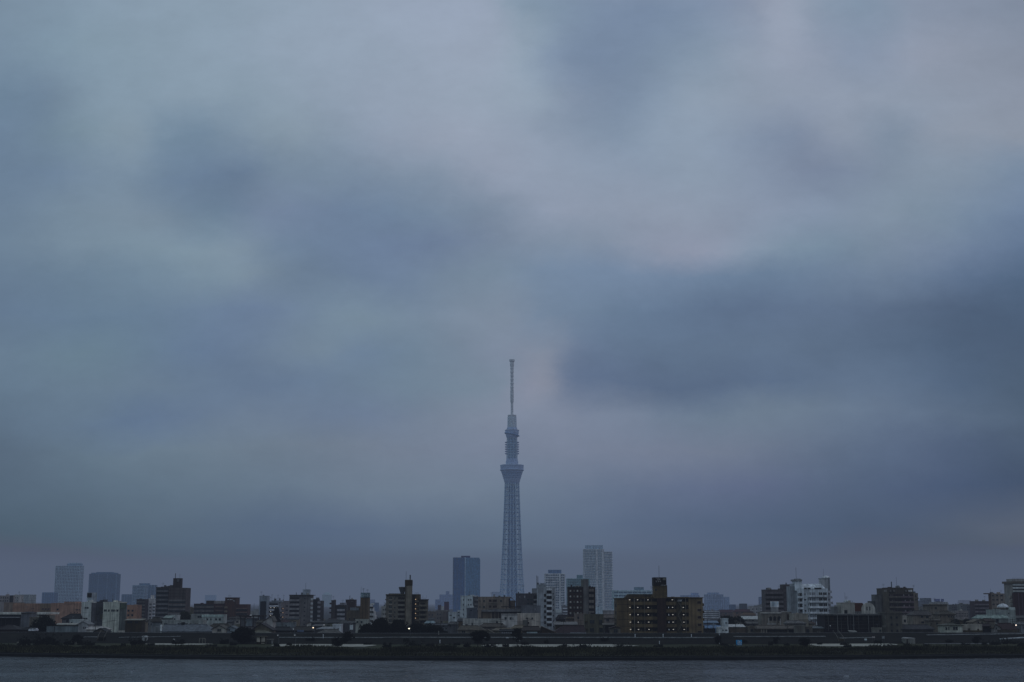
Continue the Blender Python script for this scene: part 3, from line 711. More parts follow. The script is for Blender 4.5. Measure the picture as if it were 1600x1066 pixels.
# ------------------------------------------------------------------ the broadcast tower
YT = 3611
def tower():
    c = at(800, 942, YT); root = empty('broadcast_tower', (c.x, YT, 0))
    tag(root, 'very tall slender lattice broadcast tower with two round decks and mast', 'tower')
    hz_ = lambda y: at(800, y, YT).z
    px = YT / 2259.0
    m_st = obs((71, 83, 104), YT, raw=True, streak=0); m_core = obs((59, 72, 92), YT, raw=True, streak=0); m_dk = obs((67, 78, 97), YT, raw=True, streak=.1)
    m_hi = obs((97, 107, 127), YT, raw=True, streak=0); m_top = obs((112, 122, 142), YT, raw=True, streak=0); m_mid = obs((85, 97, 119), YT, raw=True, streak=0)  # mast and drum paler: brighter haze aloft put into their colour
    # lattice shaft: radius against height, three-cornered at the base and round at the deck
    prof = [(0, 36.5), (60, 31), (130, 26.5), (200, 22.5), (260, 19.8), (318, 17.6)]
    def rad(z):
        for (a, ra), (b_, rb_) in zip(prof, prof[1:]):
            if z <= b_: return ra + (rb_ - ra) * (z - a) / (b_ - a)
        return prof[-1][1]
    def pt(t, z):
        k = min(1, z / 300); r = rad(z); tri = r * (1 - .10 * (1 - k) * (1 - math.cos(3 * (t - math.pi / 2))) )
        return (tri * math.cos(t), tri * math.sin(t), z)
    core = MB(); core.lathe([(8.5, 0), (8.5, 318)], 16)
    for i in range(6):
        t = math.pi * 2 * i / 6 + .2
        core.bar((12 * math.cos(t), 12 * math.sin(t), 0), (9.5 * math.cos(t), 9.5 * math.sin(t), 318), 2.1, 6)
    core.build('core', m_core, root)
    lat = MB(); NC = 18; lev = []; z = 0
    while z < 318: lev.append(z); z += 12.5 if z < 200 else 10.5
    lev.append(318)
    for i in range(NC):
        t = 2 * math.pi * i / NC; t2 = 2 * math.pi * (i + 1) / NC
        for k in range(len(lev) - 1):
            lat.bar(pt(t, lev[k]), pt(t, lev[k + 1]), 1.15 if i % 3 == 0 else .85, 5)
            lat.bar(pt(t, lev[k]), pt(t2, lev[k + 1]), .42, 4)
            if k % 2 == 0: lat.bar(pt(t2, lev[k]), pt(t, lev[k + 1]), .42, 4)
    lat.build('lattice_shaft', m_st, root)
    rg = MB()
    for z in lev[1:]:
        for i in range(NC): rg.bar(pt(2 * math.pi * i / NC, z), pt(2 * math.pi * (i + 1) / NC, z), .95, 4)
    for i in range(6): rg.bar(pt(2 * math.pi * (i + .5) / 6, 20), pt(2 * math.pi * (i + .5) / 6, 310), .5, 4)
    rg.build('ring_beams', m_core, root)
    # lower deck
    H = hz_
    dk = MB(); w = lambda p: p * px
    dk.lathe([(w(10.6), H(757)), (w(12.3), H(753)), (w(14.2), H(746)), (w(15.6), H(741)), (w(17.4), H(736.5)), (w(18.9), H(735.4)), (w(18.9), H(734)), (w(18.2), H(733.4)), (w(18.5), H(729.2)), (w(18.9), H(728.2)), (w(18.7), H(727.1)), (w(10), H(727.0))], 40)
    deck = dk.build('lower_deck', m_dk, root)
    bd = MB()
    for y, r in ((744.5, 14.9), (742, 15.6), (739.5, 16.6), (747.5, 14)): bd.lathe([(w(r + .12), H(y)), (w(r + .3), H(y - .7))], 40)
    bd.build('window_band', m_core, deck)
    rp = MB().lathe([(w(17), H(727.1)), (w(17), H(726.6))], 40).build('roof_rim', m_top, deck)
    nk = MB().lathe([(w(9.9), H(727.5)), (w(9.9), H(721)), (w(9.2), H(720.5)), (w(9.0), H(717))], 28); nk.build('neck_collar', m_dk, root)
    # upper shaft with verticals and service galleries
    us = MB().lathe([(w(7.2), H(722)), (w(6.6), H(684))], 24); us.build('upper_core', m_core, root)
    ul = MB()
    for i in range(20):
        t = 2 * math.pi * i / 20
        ul.bar((w(8.6) * math.cos(t), w(8.6) * math.sin(t), H(722)), (w(7.9) * math.cos(t), w(7.9) * math.sin(t), H(683)), .75, 4)
    for y in (719, 714, 710, 706, 702, 698, 694, 690, 686): ul.lathe([(w(8.5), H(y)), (w(8.5), H(y - .5))], 24)
    ul.build('upper_lattice', m_st, root)
    for y in (691.5, 695, 698.5, 702, 705.5, 709):
        g = MB(); 
        for t in (0, math.pi):
            for dt in (-.5, -.25, 0, .25, .5):
                c_, s_ = math.cos(t + dt), math.sin(t + dt)
                g.bar((w(8) * c_, w(8) * s_, H(y)), (w(10.9) * c_, w(10.9) * s_, H(y)), .8, 4)
            for k in range(8):
                a, b_ = t - .5 + k / 8, t - .5 + (k + 1) / 8
                g.bar((w(10.8) * math.cos(a), w(10.8) * math.sin(a), H(y)), (w(10.8) * math.cos(b_), w(10.8) * math.sin(b_), H(y)), 1.2, 4)
        g.build('antenna_gallery', m_dk, root)
    ud = MB(); ud.lathe([(w(8), H(685)), (w(9.4), H(682.5)), (w(9.8), H(680.5)), (w(10.8), H(677)), (w(10.9), H(673.3)), (w(11.4), H(673)), (w(11.4), H(672.3)), (w(9), H(672.2))], 32)
    u_ = ud.build('upper_deck', m_dk, root)
    tb = MB()
    n = 48                                                         # the glazed ramp tube climbing around the deck
    for i in range(n):
        a, b_ = 2 * math.pi * i / n, 2 * math.pi * (i + 1) / n
        za = H(679 + 2.4 * math.cos(a + math.pi) * -1); zb_ = H(679 + 2.4 * math.cos(b_ + math.pi) * -1)
        tb.bar((w(11.2) * math.cos(a), w(11.2) * math.sin(a), za), (w(11.2) * math.cos(b_), w(11.2) * math.sin(b_), zb_), w(1.0), 6)
    tb.build('ramp_tube', m_core, u_)
    MB().lathe([(w(8.6), H(672.2)), (w(8.2), H(669)), (w(7.7), H(668.5))], 28).build('deck_collar', m_dk, root)
    MB().lathe([(w(9.8), H(672.0)), (w(9.8), H(671.5))], 32).build('roof_rim', m_top, u_)
    dr = MB().lathe([(w(7.0), H(670)), (w(6.5), H(650.5)), (w(6.9), H(650)), (w(6.9), H(648.8)), (w(3), H(648.4))], 28); dr.build('drum', m_mid, root)
    dv = MB()
    for i in range(18):
        t = 2 * math.pi * i / 18; dv.bar((w(7.05) * math.cos(t), w(7.05) * math.sin(t), H(669.5)), (w(6.6) * math.cos(t), w(6.6) * math.sin(t), H(651)), .6, 4)
    dv.build('drum_ribs', m_st, root)
    MB().lathe([(w(2.1), H(649)), (w(2.0), H(630)), (w(2.5), H(629)), (w(2.5), H(618))], 16).build('mast', m_hi, root)
    mu = MB().lathe([(w(3.0), H(618)), (w(2.5), H(610)), (w(2.3), H(596)), (w(2.5), H(573)), (w(3.2), H(572)), (w(3.3), H(568)), (w(2.8), H(567)), (w(3.6), H(565.5)), (w(4.4), H(564.6)), (w(4.4), H(562))], 16)
    mu.build('mast_head', m_top, root)
    ms = MB()
    for y in (627, 624, 621, 618, 612, 606, 600, 594, 588, 582, 576): ms.lathe([(w(2.95), H(y)), (w(2.95), H(y - 1.1))], 16)
    ms.build('antenna_rings', m_hi, root)
tower()

# ------------------------------------------------------------------ high-rises far off in the haze
FAR = 'high-rises far off in the haze'
b = grid_tower('tower_block', 'hazy tower block of many small windows with stepped crown, tallest at left', 84, 121, 884.5, 4000, (76, 90, 107), 30, 15, (54, 68, 88), yaw=-18, xs=127.5, group=FAR, cap=(101, 122, 881, obs((66, 80, 100), 4000)))
b.block('crown_frame', 103, 120, 879.8, 884, m=b.pm, f=4, d=14)
b = grid_tower('tower_block', 'hazy office tower with chamfered top, right of the tallest left tower', 137.5, 180, 897, 3700, (62, 76, 96), 34, 3, (58, 72, 93), depth=34, group=FAR, slab=.3, pier=.3)
b.block('crown', 140, 178, 895, m=b.m, f=2, d=28); b.block('crown', 148, 172, 894, m=b.m, f=4, d=24)
b = grid_tower('tower_block', 'round-cornered hazy apartment tower behind the white flats', 206.5, 224, 915, 2900, (70, 84, 102), 18, 3, (58, 72, 92), depth=24, group=FAR, slab=.9, pier=.2)
b = grid_tower('tower_block', 'hazy slab tower joined to the round-cornered tower', 221, 240, 914.5, 2960, (64, 78, 98), 18, 4, (60, 74, 94), depth=20, group=FAR, slab=.3, cap=(216, 231, 911.5))
b = grid_tower('tower_block', 'low blue hazy block between the chamfered tower and round-cornered tower', 190, 206, 929, 3400, (62, 76, 96), 12, 4, (58, 72, 92), group=FAR, slab=.3)
b = grid_tower('tower_block', 'small blue hazy block just left of the tallest left tower', 65.5, 83, 926, 3600, (60, 75, 97), 12, 5, (58, 73, 95), group=FAR, slab=.3)
b = grid_tower('tower_block', 'pale hazy flats above the orange building at far left', 29.5, 45, 929.5, 2300, (74, 82, 92), 8, 5, (66, 75, 87), group=FAR, slab=.5)
b = grid_tower('tower_block', 'dark blue glass tower with flat cap, left of the lattice tower', 708, 726, 871.5, 3000, (64, 76, 94), 44, 3, (60, 70, 92), depth=34, group=FAR, slab=.25, pier=.2)
b.block('wing', 727, 748.5, 871.5, 960, m=obs((50, 65, 84), 3000, raw=True), f=-2, d=34); b.block('wing', 745, 749.6, 874, 960, m=obs((53, 68, 88), 3000, raw=True), f=0, d=30)
b.block('light_joint', 725.8, 727.2, 871, 960, m=obs((76, 90, 114), 3000), f=-2.2, d=3)
gl = MB()
for i in range(44): z = b.H * i / 44; gl.box(b.u(727), -2.25, z, b.u(748.5), -2.02, z + .7)
gl.build('floor_lines', obs((58, 72, 91), 3000, raw=True), b.root); b.wall.data.materials[0] = obs((48, 63, 87), 3000, raw=True)
b.block('roof_plant', 720, 734, 868.6, m=obs((50, 58, 84), 3000), f=4, d=18)
b = grid_tower('tower_block', 'tallest pale grey apartment tower with stepped right side', 913.5, 944, 858.5, 3000, (85, 98, 114), 38, 14, (64, 79, 98), depth=30, group=FAR, slab=.8, pier=.7)
b.block('roof_plant', 915.5, 943, 852, m=obs((74, 88, 106), 3000), f=4, d=20)
w_ = MB(); b.block('wing', 944, 957, 862, 960, m=obs((70, 84, 102), 3000), f=2, d=24)
gl = MB()
for i in range(37): z = b.z(862) * (i + .5) / 37; gl.box(b.u(943.5), .6, z, b.u(958.4), 1.9, z + 1.5)
gl.box(b.u(941), -2, 0, b.u(944), 0, b.z(859)); gl.box(b.u(932), -2, 0, b.u(934.5), -1.15, b.z(859))
gl.build('balcony_bands', obs((88, 101, 118), 3000), b.root)
b = grid_tower('tower_block', 'mid-height pale grid-fronted tower left of the dark brown flats', 852.5, 882, 897, 1900, (86, 96, 112), 17, 11, (58, 70, 88), depth=22, group=FAR, cap=(857, 877.5, 890.5, obs((56, 70, 92), 1900)))
b.part('pier_strip', 874, 896, 876.5, 960, obs((94, 104, 118), 1900), f=-1.6)
b = grid_tower('tower_block', 'teal-grey glazed block behind the dark brown flats', 887, 921, 904.5, 2100, (66, 82, 94), 16, 12, (58, 74, 88), depth=20, group=FAR, slab=.5, pier=.4, cap=(902, 911, 898.5))
b = grid_tower('tower_block', 'long pale teal office slab behind the brown apartment house', 959, 1018, 923.5, 1900, (78, 92, 104), 8, 8, (58, 72, 88), depth=18, group=FAR, slab=.9, pier=.3, cap=(992, 1006.5, 917.5))
b = grid_tower('tower_block', 'bluish hazy block behind the right end of the brown apartment house', 1066, 1093, 930.5, 3600, (72, 84, 105), 10, 5, (68, 80, 102), group=FAR, slab=.3, cap=(1081, 1092, 926.5))
b = grid_tower('tower_block', 'wide hazy twin-height office block with ribbed round crown, right of centre', 1104.5, 1130, 929, 3500, (74, 86, 106), 3, 9, (66, 79, 100), depth=40, group=FAR, slab=.2, pier=.6)
b.block('crown', 1108, 1124, 926, m=b.m, f=3, d=30); b.block('wing', 1127, 1140, 932.8, 960, m=obs((68, 81, 102), 3500), f=3, d=40)
rb_ = MB()
for i in range(6): q = 1111 + i * 2.2; rb_.box(b.u(q), -1.8, b.z(934), b.u(q + .9), -.8, b.z(926.5))
rb_.build('crown_ribs', b.pm, b.root)
for x0, x1, yt, Y, c, lab in ((1142, 1149, 945, 3200, (56, 70, 92), 'small bluish hazy block right of the twin-height office block'), (1158.5, 1166.5, 943.6, 2600, (48, 58, 72), 'small dark grey hazy tower standing alone over the low skyline'),
        (512, 517, 930, 9000, (80, 92, 112), 'faintest sliver of a hazy tower between two dark blocks'), (580, 590, 942, 3000, (56, 70, 92), 'narrow blue hazy tower right of the tan sign tower'), (577, 585, 937, 6000, (72, 84, 106), 'faint stepped hazy tower behind the white stepped flats'),
        (687, 709, 929.3, 4200, (70, 83, 106), 'pale blue hazy block left of the dark blue tower'), (680.5, 689, 937, 4000, (68, 81, 104), 'smaller pale blue hazy block with grid, left of its taller neighbour'), (769, 781, 925, 5200, (76, 88, 108), 'faint low block at the foot of the lattice tower'),
        (1189, 1196, 933, 2800, (66, 77, 97), 'thin hazy tower left of the dark serrated flats'), (1433, 1446, 939, 2100, (62, 70, 84), 'grey hazy block right of the dark terraced flats'), (1444.5, 1454.5, 935, 2100, (58, 66, 80), 'grey-blue hazy block with flat roof box beside the blue sign'),
        (1500, 1517, 938, 6000, (78, 86, 104), 'faintest pale tower low over the right skyline'), (320, 336, 930, 7000, (76, 90, 112), 'faint hazy tower group above the red-brown flats'), (697, 701, 924, 4300, (70, 83, 106), 'thin hazy stack on the skyline near the dark blue tower')):
    grid_tower('tower_block', lab, x0, x1, yt, Y, tuple(q + 3 for q in c), 9, 3, c, depth=20, group=FAR, slab=.3, pier=.2)
b = Bld('tower_block', 'very faint dome-topped tower seen between two dark narrow blocks', 'tower block', 503, 516.8, 929.5, 6500, depth=40, rgb=(78, 91, 108), group=FAR)
MB().lathe([(b.u(516) - b.u(503.6) - 12, 0), (17, 3), (11, 9), (4, 12)], 20, c=(0, 20)).build('dome', b.m, b.root).location = (0, 0, b.H)
# ------------------------------------------------------------------ city, left half (0..700 px)
AP = 'apartment_building'; BL = 'apartment block'
W1 = obs((92, 100, 106), 900); TEALW = obs((70, 84, 90), 800)
def rows(y0, dy, n): return [y0 + dy * i for i in range(n)]
# far left
b = Bld(AP, 'pinkish grey flats with rows of square windows at far left edge', BL, -6, 15.5, 931.5, 1150, rgb=(70, 70, 78))
b.wingrid([1, 4.5, 8, 11.5], [934.2, 939], 1.8, 2.2); b.block('stair_tower', 14.6, 17, 930.5, 960, m=obs((30, 32, 42), 1150), f=-.6, d=5)
b = Bld(AP, 'pale grey flats with roof gear beside the far left flats', BL, 17, 29.5, 931, 1250, rgb=(76, 80, 88)); b.wingrid([20, 23, 26.5], [934, 939], 1.3, 1.8); b.antenna(29, 924, 931, f=2); b.block('water_tank', 21, 26, 929.4, f=2, d=4)
b = Bld('factory', 'long orange factory with low gable and small dark windows, far left', 'factory', 80, 127, 943.5, 900, rgb=(84, 63, 57), depth=30)
b.block('pediment', 100, 118, 940.2, 943.6, f=-.3, d=12); b.block('wing', 63, 80, 943.2, 985, m=obs((64, 57, 54), 900), f=.6, d=26); b.block('wing', 20, 63, 943, 985, m=obs((78, 59, 54), 900), f=1.5, d=24); b.block('wing', 6, 20, 941.4, 985, m=obs((66, 60, 60), 900), f=2.5, d=22)
for q in (65.5, 70, 74.5): b.window(q, 950.3, q + 3.4, 953.2, f=.0)
b.wingrid([90.5], [952.5], 3, 3); b.wingrid([119.5, 121.8, 124.5], [952.8], 1.2, 2); b.wingrid([90], [958.7], 2, 1.2); b.wingrid([111.5, 117, 122], [957], 1.6, 1.6)
b.wingrid([50.5, 53], [951], 1.1, 2.0); b.railing(20, 63, 941.8, f=2)
for q in (34.5, 49, 51): b.antenna(q, 936, 944, f=4, r=.12, name='chimney_pipe')
b = Bld('warehouse', 'low white-edged warehouse with long flat roof in front of orange factory', 'warehouse', -8, 33.5, 960, 640, rgb=(40, 44, 52), depth=14, roof=False)
b.block('flat_roof', -8, 77, 957, 960.2, m=obs((86, 90, 90), 640), f=-1.0, d=15); b.part('window_strip', -8, 960.6, 33, 963.6, GLASS); b.part('canopy', -8, 964, 33.5, 965.4, obs((62, 68, 78), 640), f=-1.6); b.part('painted_bay', -8, 966, 32.5, 985, obs((17, 18, 22), 640), f=-.25)  # dark bay panel holds the shade of the open shed in its colour
b.block('wing', 47, 62, 960, 990, m=obs((84, 88, 86), 640), f=.0, d=9); b.block('wing', 62, 77, 961.5, 990, m=obs((58, 60, 60), 640), f=.5, d=9); b.part('window', 52, 963, 55, 964.2, GLASS)
for q in (5, 12, 22): b.pipe(q, 964, 985, m=obs((34, 37, 44), 640), r=.09, f=-1.2, name='post')
b = Bld('storage_building', 'plain windowless blue-grey box building with flat roof slab', 'storage building', 34, 47, 958.5, 625, rgb=(48, 54, 66), depth=9); b.block('roof_slab', 33.2, 47.6, 957.6, 958.6, m=obs((34, 37, 44), 625), f=-.4, d=10)
house('greyish beige house with one small window beside the box building', 47.5, 61, 966, 964, 615, (52, 52, 52), (40, 40, 42), 'flat', wins=[(56, 969, 58.4, 971.2)])
house('house with broad dark pyramid roof at the far left edge', -10, 29, 984.5, 976.5, 598, (30, 30, 32), (29, 29, 30), 'side', hip=(.45, .42), depth=12)
house('house with dark triangular roof right of the far-left pyramid roof', 31, 70, 985, 978, 600, (28, 29, 31), (27, 28, 31), 'side', hip=(.40, .45), depth=12)
b = Bld('fence', 'long blue-grey corrugated metal wall panel on posts', 'fence', 75, 124, 978.3, 594, rgb=(52, 64, 74), depth=.4, roof=False)
for i in range(25): b.part('rib', 75 + i * 2.0, 978.4, 75.5 + i * 2.0, 991, f=-.08)
b.part('top_edge', 75, 977.8, 124.3, 978.5, obs((26, 30, 36), 594)); 
house('dark-roofed house with bluish upper wall behind the metal wall', 98, 125, 967, 959.5, 700, (44, 48, 58), (30, 31, 36), 'side', hip=(.35, .1), wins=[(105, 969, 108, 972), (117, 969, 120, 972)])
house('pale teal flat-roofed house below the white tower building', 110, 125, 969.4, 968, 650, (74, 86, 92), (60, 70, 76), 'flat', wins=[(112.5, 972, 115, 975)])
house('long low shed with pale roof edge behind the metal wall', 88, 127, 976.6, 974.5, 628, (56, 60, 62), (82, 86, 86), 'shed', depth=6)
house('small blue-white house with two dark windows beside utility pole', 124, 139, 976, 971.5, 606, (70, 76, 84), (62, 70, 80), 'gable', depth=8, wins=[(132, 979.5, 133.6, 982.6), (134.6, 979.5, 136.2, 982.6)])
b = house('white trapezoid-roofed garage below the white tower building', 137, 168, 984, 979.3, 598, (84, 86, 88), (90, 92, 96), 'side', hip=(.15, .3), depth=7)
house('small dark gable roof house in front of the white garage', 150, 167, 987.5, 982.2, 588, (40, 40, 42), (26, 26, 27), 'gable', depth=7)
b = Bld('office_building', 'pale narrow block with roof sign tower and dark netted right side', 'office building', 127.5, 143, 942, 700, yaw=-32, xs=150, rgb=(84, 90, 94))
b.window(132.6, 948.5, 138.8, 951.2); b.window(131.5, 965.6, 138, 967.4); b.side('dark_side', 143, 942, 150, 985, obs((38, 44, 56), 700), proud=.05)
s_ = b.block('sign_tower', 135, 142.2, 926, m=obs((66, 78, 92), 700), f=2, d=3.4); b.block('sign_panel', 135.6, 142.0, 927, 933.4, m=obs((26, 30, 40), 700), f=1.75, d=.2)
b.part('seam', 127.5, 957, 143, 957.3, obs((66, 72, 76), 700), f=-.05)
b = Bld('building_under_repair', 'dark blue block wrapped in scaffold netting between two pale blocks', 'building', 144, 163, 941.6, 720, rgb=(34, 40, 52), depth=10)
sc_ = MB()
for i in range(9): q = b.u(144) + (b.u(163) - b.u(144)) * i / 8; sc_.bar((q, -1.1, 0), (q, -1.1, b.H + .8), .06)
for i in range(6): sc_.bar((b.u(144), -1.1, b.H * i / 5.2), (b.u(163), -1.1, b.H * i / 5.2), .06)
sc_.build('scaffold', METAL, b.root)
for q, yt in ((147.5, 939.8), (155, 938.4), (160.5, 940)): b.block('roof_gear', q, q + 2.4, yt, m=obs((40, 46, 58), 720), f=2, d=2)
for i, (q, yy) in enumerate(((146, 946), (151, 954), (156, 948), (148, 963), (158, 960))): b.part('net_panel', q, yy, q + 5, yy + 7, obs((27 + i * 2, 32 + i * 2, 44), 720), f=-1.2, b=-1.14)
b = Bld('office_building', 'square cream tiled block with one dark window band and green side', 'office building', 161.5, 187, 942.2, 690, yaw=-30, xs=198, rgb=(86, 91, 88))
for x0, x1 in ((162.8, 167.6), (169.4, 172), (174.2, 180.2), (181.2, 182.2), (182.8, 185.8)): b.window(x0, 952.4, x1, 955.8)
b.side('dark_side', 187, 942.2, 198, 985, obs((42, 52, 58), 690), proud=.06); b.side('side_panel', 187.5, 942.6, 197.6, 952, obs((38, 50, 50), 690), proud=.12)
for yy in (959.5, 966): b.part('tile_joint', 161.5, yy, 187, yy + .25, obs((74, 79, 77), 690), f=-.05)
for xx in (167, 173.5, 180): b.part('tile_joint', xx, 957, xx + .25, 985, obs((74, 79, 77), 690), f=-.06)
b.antenna(176, 935.5, 942, f=2, r=.3, name='roof_antenna'); b.block('roof_gear', 173.5, 177.6, 940.4, f=2, d=2, m=METAL)
b = Bld('office_building', 'orange wing with four square windows beside the dark balcony flats', 'factory', 198.5, 214, 946.4, 905, rgb=(86, 62, 54), depth=12); b.wingrid([201.3, 207.5], [954.4, 961.5], 3.2, 3.2); b.part('ledge', 198.5, 957.3, 214, 957.7, f=-.15)
house('pair of pale canopied sheds below the orange wing', 197, 223, 969.6, 967.6, 660, (32, 33, 36), (74, 76, 74), 'shed', depth=6, wins=[(200, 971, 208, 974), (212, 971, 217, 974)])
b = Bld(AP, 'dark flats with lattice of small balconies left of the white flats', BL, 213, 227, 937.3, 1180, rgb=(38, 41, 50), depth=12)
for yy in rows(939.6, 5.1, 7):
    for xx in (213.6, 218.2, 222.8): b.balcony(xx, xx + 3.6, yy, yy + 2.0, m=obs((52, 56, 64), 1180), proud=1.0)
b = Bld(AP, 'white narrow flats with water tank frame, left of the dark tall flats', BL, 227.4, 242.5, 937.2, 1190, rgb=(86, 90, 98), depth=12)
for yy in rows(944.2, 5.3, 6):
    b.window(233.6, yy - 1.2, 236.8, yy + 1.2); b.window(239, yy - 1.1, 242.3, yy + .9); b.balcony(238.8, 242.6, yy + .9, yy + 3, m=obs((96, 100, 106), 1190), proud=1.0)
b.block('water_tank', 235, 239.2, 930, m=obs((84, 88, 96), 1190), f=2, d=3); b.block('tank_stand', 232, 241, 935.2, f=1, d=5); b.railing(214, 242, 936.2, f=.4); b.antenna(231.2, 928, 937, f=2); b.antenna(241, 927, 937, f=2)
b = Bld(AP, 'tall dark brick flats with square roof tower and masts at left', BL, 243, 264, 918.6, 900, rgb=(38, 42, 53), depth=13)
b.block('wing', 263, 290, 918.6, 985, m=obs((44, 45, 54), 900), f=-1.4, d=13)
for yy in rows(920.6, 6.75, 8): b.balcony(243.4, 263, yy + 1.8, yy + 4.6, m=obs((50, 55, 66), 900), proud=1.3); b.part('window', 244.2, yy - .8, 262.4, yy + 1.6, GLASS, f=-.03)
for yy in rows(937, 7.0, 5): b.part('sill_band', 264, yy, 290.6, yy + 2.7, obs((54, 57, 66), 900), f=-1.75, b=-1.36); b.part('window', 264.6, yy + 2.9, 290, yy + 5.4, GLASS, f=-1.5, b=-1.36)
for yy in rows(922, 5, 3): b.part('brick_course', 263.6, yy, 290, yy + .5, obs((38, 39, 48), 900), f=-1.5, b=-1.36)
t_ = b.block('roof_tower', 269, 281, 903.5, m=obs((36, 38, 48), 900), f=1, d=5); MB().box(b.u(273.5, 1), .8, b.z(910, 1), b.u(280.6, 1), .98, b.z(905, 1)).build('sign_panel', obs((30, 33, 44), 900), t_)
lt = MB()
for i in range(4): lt.box(b.u(274.8, 1), .68, b.z(905.9 + i * 1.0, 1), b.u(278.6, 1), .79, b.z(905.5 + i * 1.0, 1))
lt.build('sign_marks', obs((72, 76, 86), 900), t_)
b.block('roof_step', 264, 269.5, 914.4, f=1, d=5, m=obs((40, 43, 52), 900)); b.block('roof_gear', 250, 258, 916.8, f=2, d=4); b.antenna(272.2, 896, 904, f=2.5, r=.22); b.antenna(279.2, 897, 904, f=2.5, r=.08)
house('grey-blue house with steep dark roof edge left of the tiled hall', 238.5, 253, 972, 965, 640, (52, 60, 70), (34, 38, 46), 'side', depth=7, hip=(0, .5), wins=[(243, 979, 245, 983)])
b = house('long hall with blue-grey ribbed tile roof and ridge vent', 254.5, 331, 987.2, 976.2, 592, (40, 42, 46), (52, 62, 76), 'side', hip=(0.0, .17), depth=13)
b.block('ridge_vent', 284.5, 289.5, 972.4, 976.5, m=obs((22, 23, 28), 592), f=6, d=1.4); b.part('gable_trim', 252.6, 976.3, 254.6, 990, obs((84, 92, 98), 592), f=-.5, b=.4); b.block('side_annex', 241, 252.4, 979.5, 995, m=obs((54, 60, 68), 592), f=1, d=5)
house('low pale wall of a house behind the tiled hall', 254, 318, 970.5, 968.6, 640, (66, 74, 78), (50, 54, 58), 'flat', depth=8)
house('small house with pale teal flat roof behind the tiled hall', 257.5, 268, 966.2, 962.5, 690, (46, 52, 58), (70, 86, 88), 'shed', depth=5)
house('white house with one dark window left of the yellowish tree', 267, 276.5, 962.6, 961, 700, (76, 84, 90), (70, 78, 84), 'flat', wins=[(272.5, 966.5, 275, 969)])
b = Bld(AP, 'tan olive plain block between the dark tall flats and red-brown flats', BL, 292.5, 302.5, 951, 1050, rgb=(52, 53, 54), depth=10); b.part('corner_face', 292.5, 951, 296, 985, obs((42, 45, 48), 1050))
house('grey house with wide dark upper window left of the teal parapet house', 299, 321, 961, 959.6, 700, (62, 68, 74), (52, 58, 62), 'flat', depth=8, wins=[(309.4, 962.4, 316, 965.6)])
house('pale teal-topped house with four windows below the red-brown flats', 316.5, 350, 962, 960.6, 690, (72, 82, 86), (70, 84, 86), 'flat', depth=8, wins=[(323.4, 966.4, 326, 969.6), (329.5, 966.4, 331.6, 969.6), (337, 966.4, 339.8, 969.6), (342.6, 966.2, 346.2, 969.8)]).part('parapet_band', 316, 961.2, 350.4, 964, obs((74, 92, 94), 690), f=-.3)
house('dark low roofs between the teal house and the cream gable house', 326, 360, 981, 975, 625, (36, 38, 42), (34, 37, 44), 'side', hip=(.2, .2))
b = Bld(AP, 'long red-brown flats with central tower and right wing', BL, 303, 351.5, 944.3, 1030, rgb=(40, 38, 44), depth=13)
for yy in rows(946.6, 6.2, 4):
    b.balcony(303.6, 334.6, yy + .6, yy + 3.4, m=obs((50, 53, 62), 1030), proud=1.3); b.part('window', 304, yy - 1.8, 334, yy + .5, GLASS, f=-.04)
    b.balcony(336.5, 349.5, yy + .2, yy + 2.6, m=obs((52, 48, 55), 1030), proud=.9)
b.block('tower', 351.5, 369, 934, 990, m=obs((45, 40, 42), 1030), f=-1.8, d=13); b.block('wing', 369, 387, 944.3, 990, m=obs((44, 39, 44), 1030), f=-.6, d=12)
b.block('tower_cap', 351, 369.4, 933.6, 934.4, m=obs((38, 30, 32), 1030), f=-2.1, d=13.6)
for yy in (949.3, 955.5, 961.6, 967.6): b.balcony(351.8, 356.6, yy - 1.6, yy + 1.4, m=obs((62, 58, 58), 1030), proud=2.6)
for yy in rows(950, 6.2, 4): b.part('sill_band', 369.4, yy, 386.6, yy + 1.9, obs((56, 50, 56), 1030), f=-1.6, b=-.5); b.part('window', 369.6, yy + 2.3, 386.4, yy + 4.6, GLASS, f=-.75, b=-.5)
b.block('roof_box', 322, 333.5, 938.6, m=obs((38, 40, 48), 1030), f=2, d=5); b.block('roof_box', 334, 351, 939, m=obs((66, 68, 76), 1030), f=3, d=5)
fr = MB(); 
for q in (356, 358, 360): fr.bar((b.u(q), 1, b.z(934)), (b.u(q), 1, b.z(929.6)), .12)
fr.bar((b.u(356), 1, b.z(930)), (b.u(360), 1, b.z(930)), .1); fr.build('antenna', PALE, b.root)
lt = MB()
for x0, x1, yy in ((355.5, 358.4, 936.6), (359.4, 362.6, 936.6), (365, 365.8, 938.4), (366.6, 367.8, 938.8), (363.6, 364.4, 936.6)): lt.box(b.u(x0), -2.0, b.z(yy + .9), b.u(x1), -1.79, b.z(yy))
lt.build('sign_marks', obs((96, 98, 104), 1030), b.root)
b = house('small cream gable house with one square window on the levee', 333, 354.5, 983.6, 977.2, 588, (74, 74, 73), (44, 46, 50), 'gable', depth=8, wins=[(341, 982.4, 346.8, 987)])
house('light blue gabled house beside the cream gable house', 355, 369, 982.6, 979, 590, (58, 72, 84), (48, 58, 70), 'gable', depth=8, wins=[(358.6, 982.4, 361, 986.4)])
house('house with dark roof between levee tree and big gable', 378, 396, 984, 979.5, 605, (38, 40, 40), (30, 32, 32), 'side', hip=(.1, .1))
b = Bld('steel_frame', 'dark flat canopy on steel posts right of the red-brown flats', 'canopy', 369, 413, 961.2, 720, depth=8, rgb=(28, 30, 38), noWall=True)
b.block('canopy_roof', 374, 413, 961.4, 963.8, m=obs((28, 31, 40), 720), f=0, d=8); 
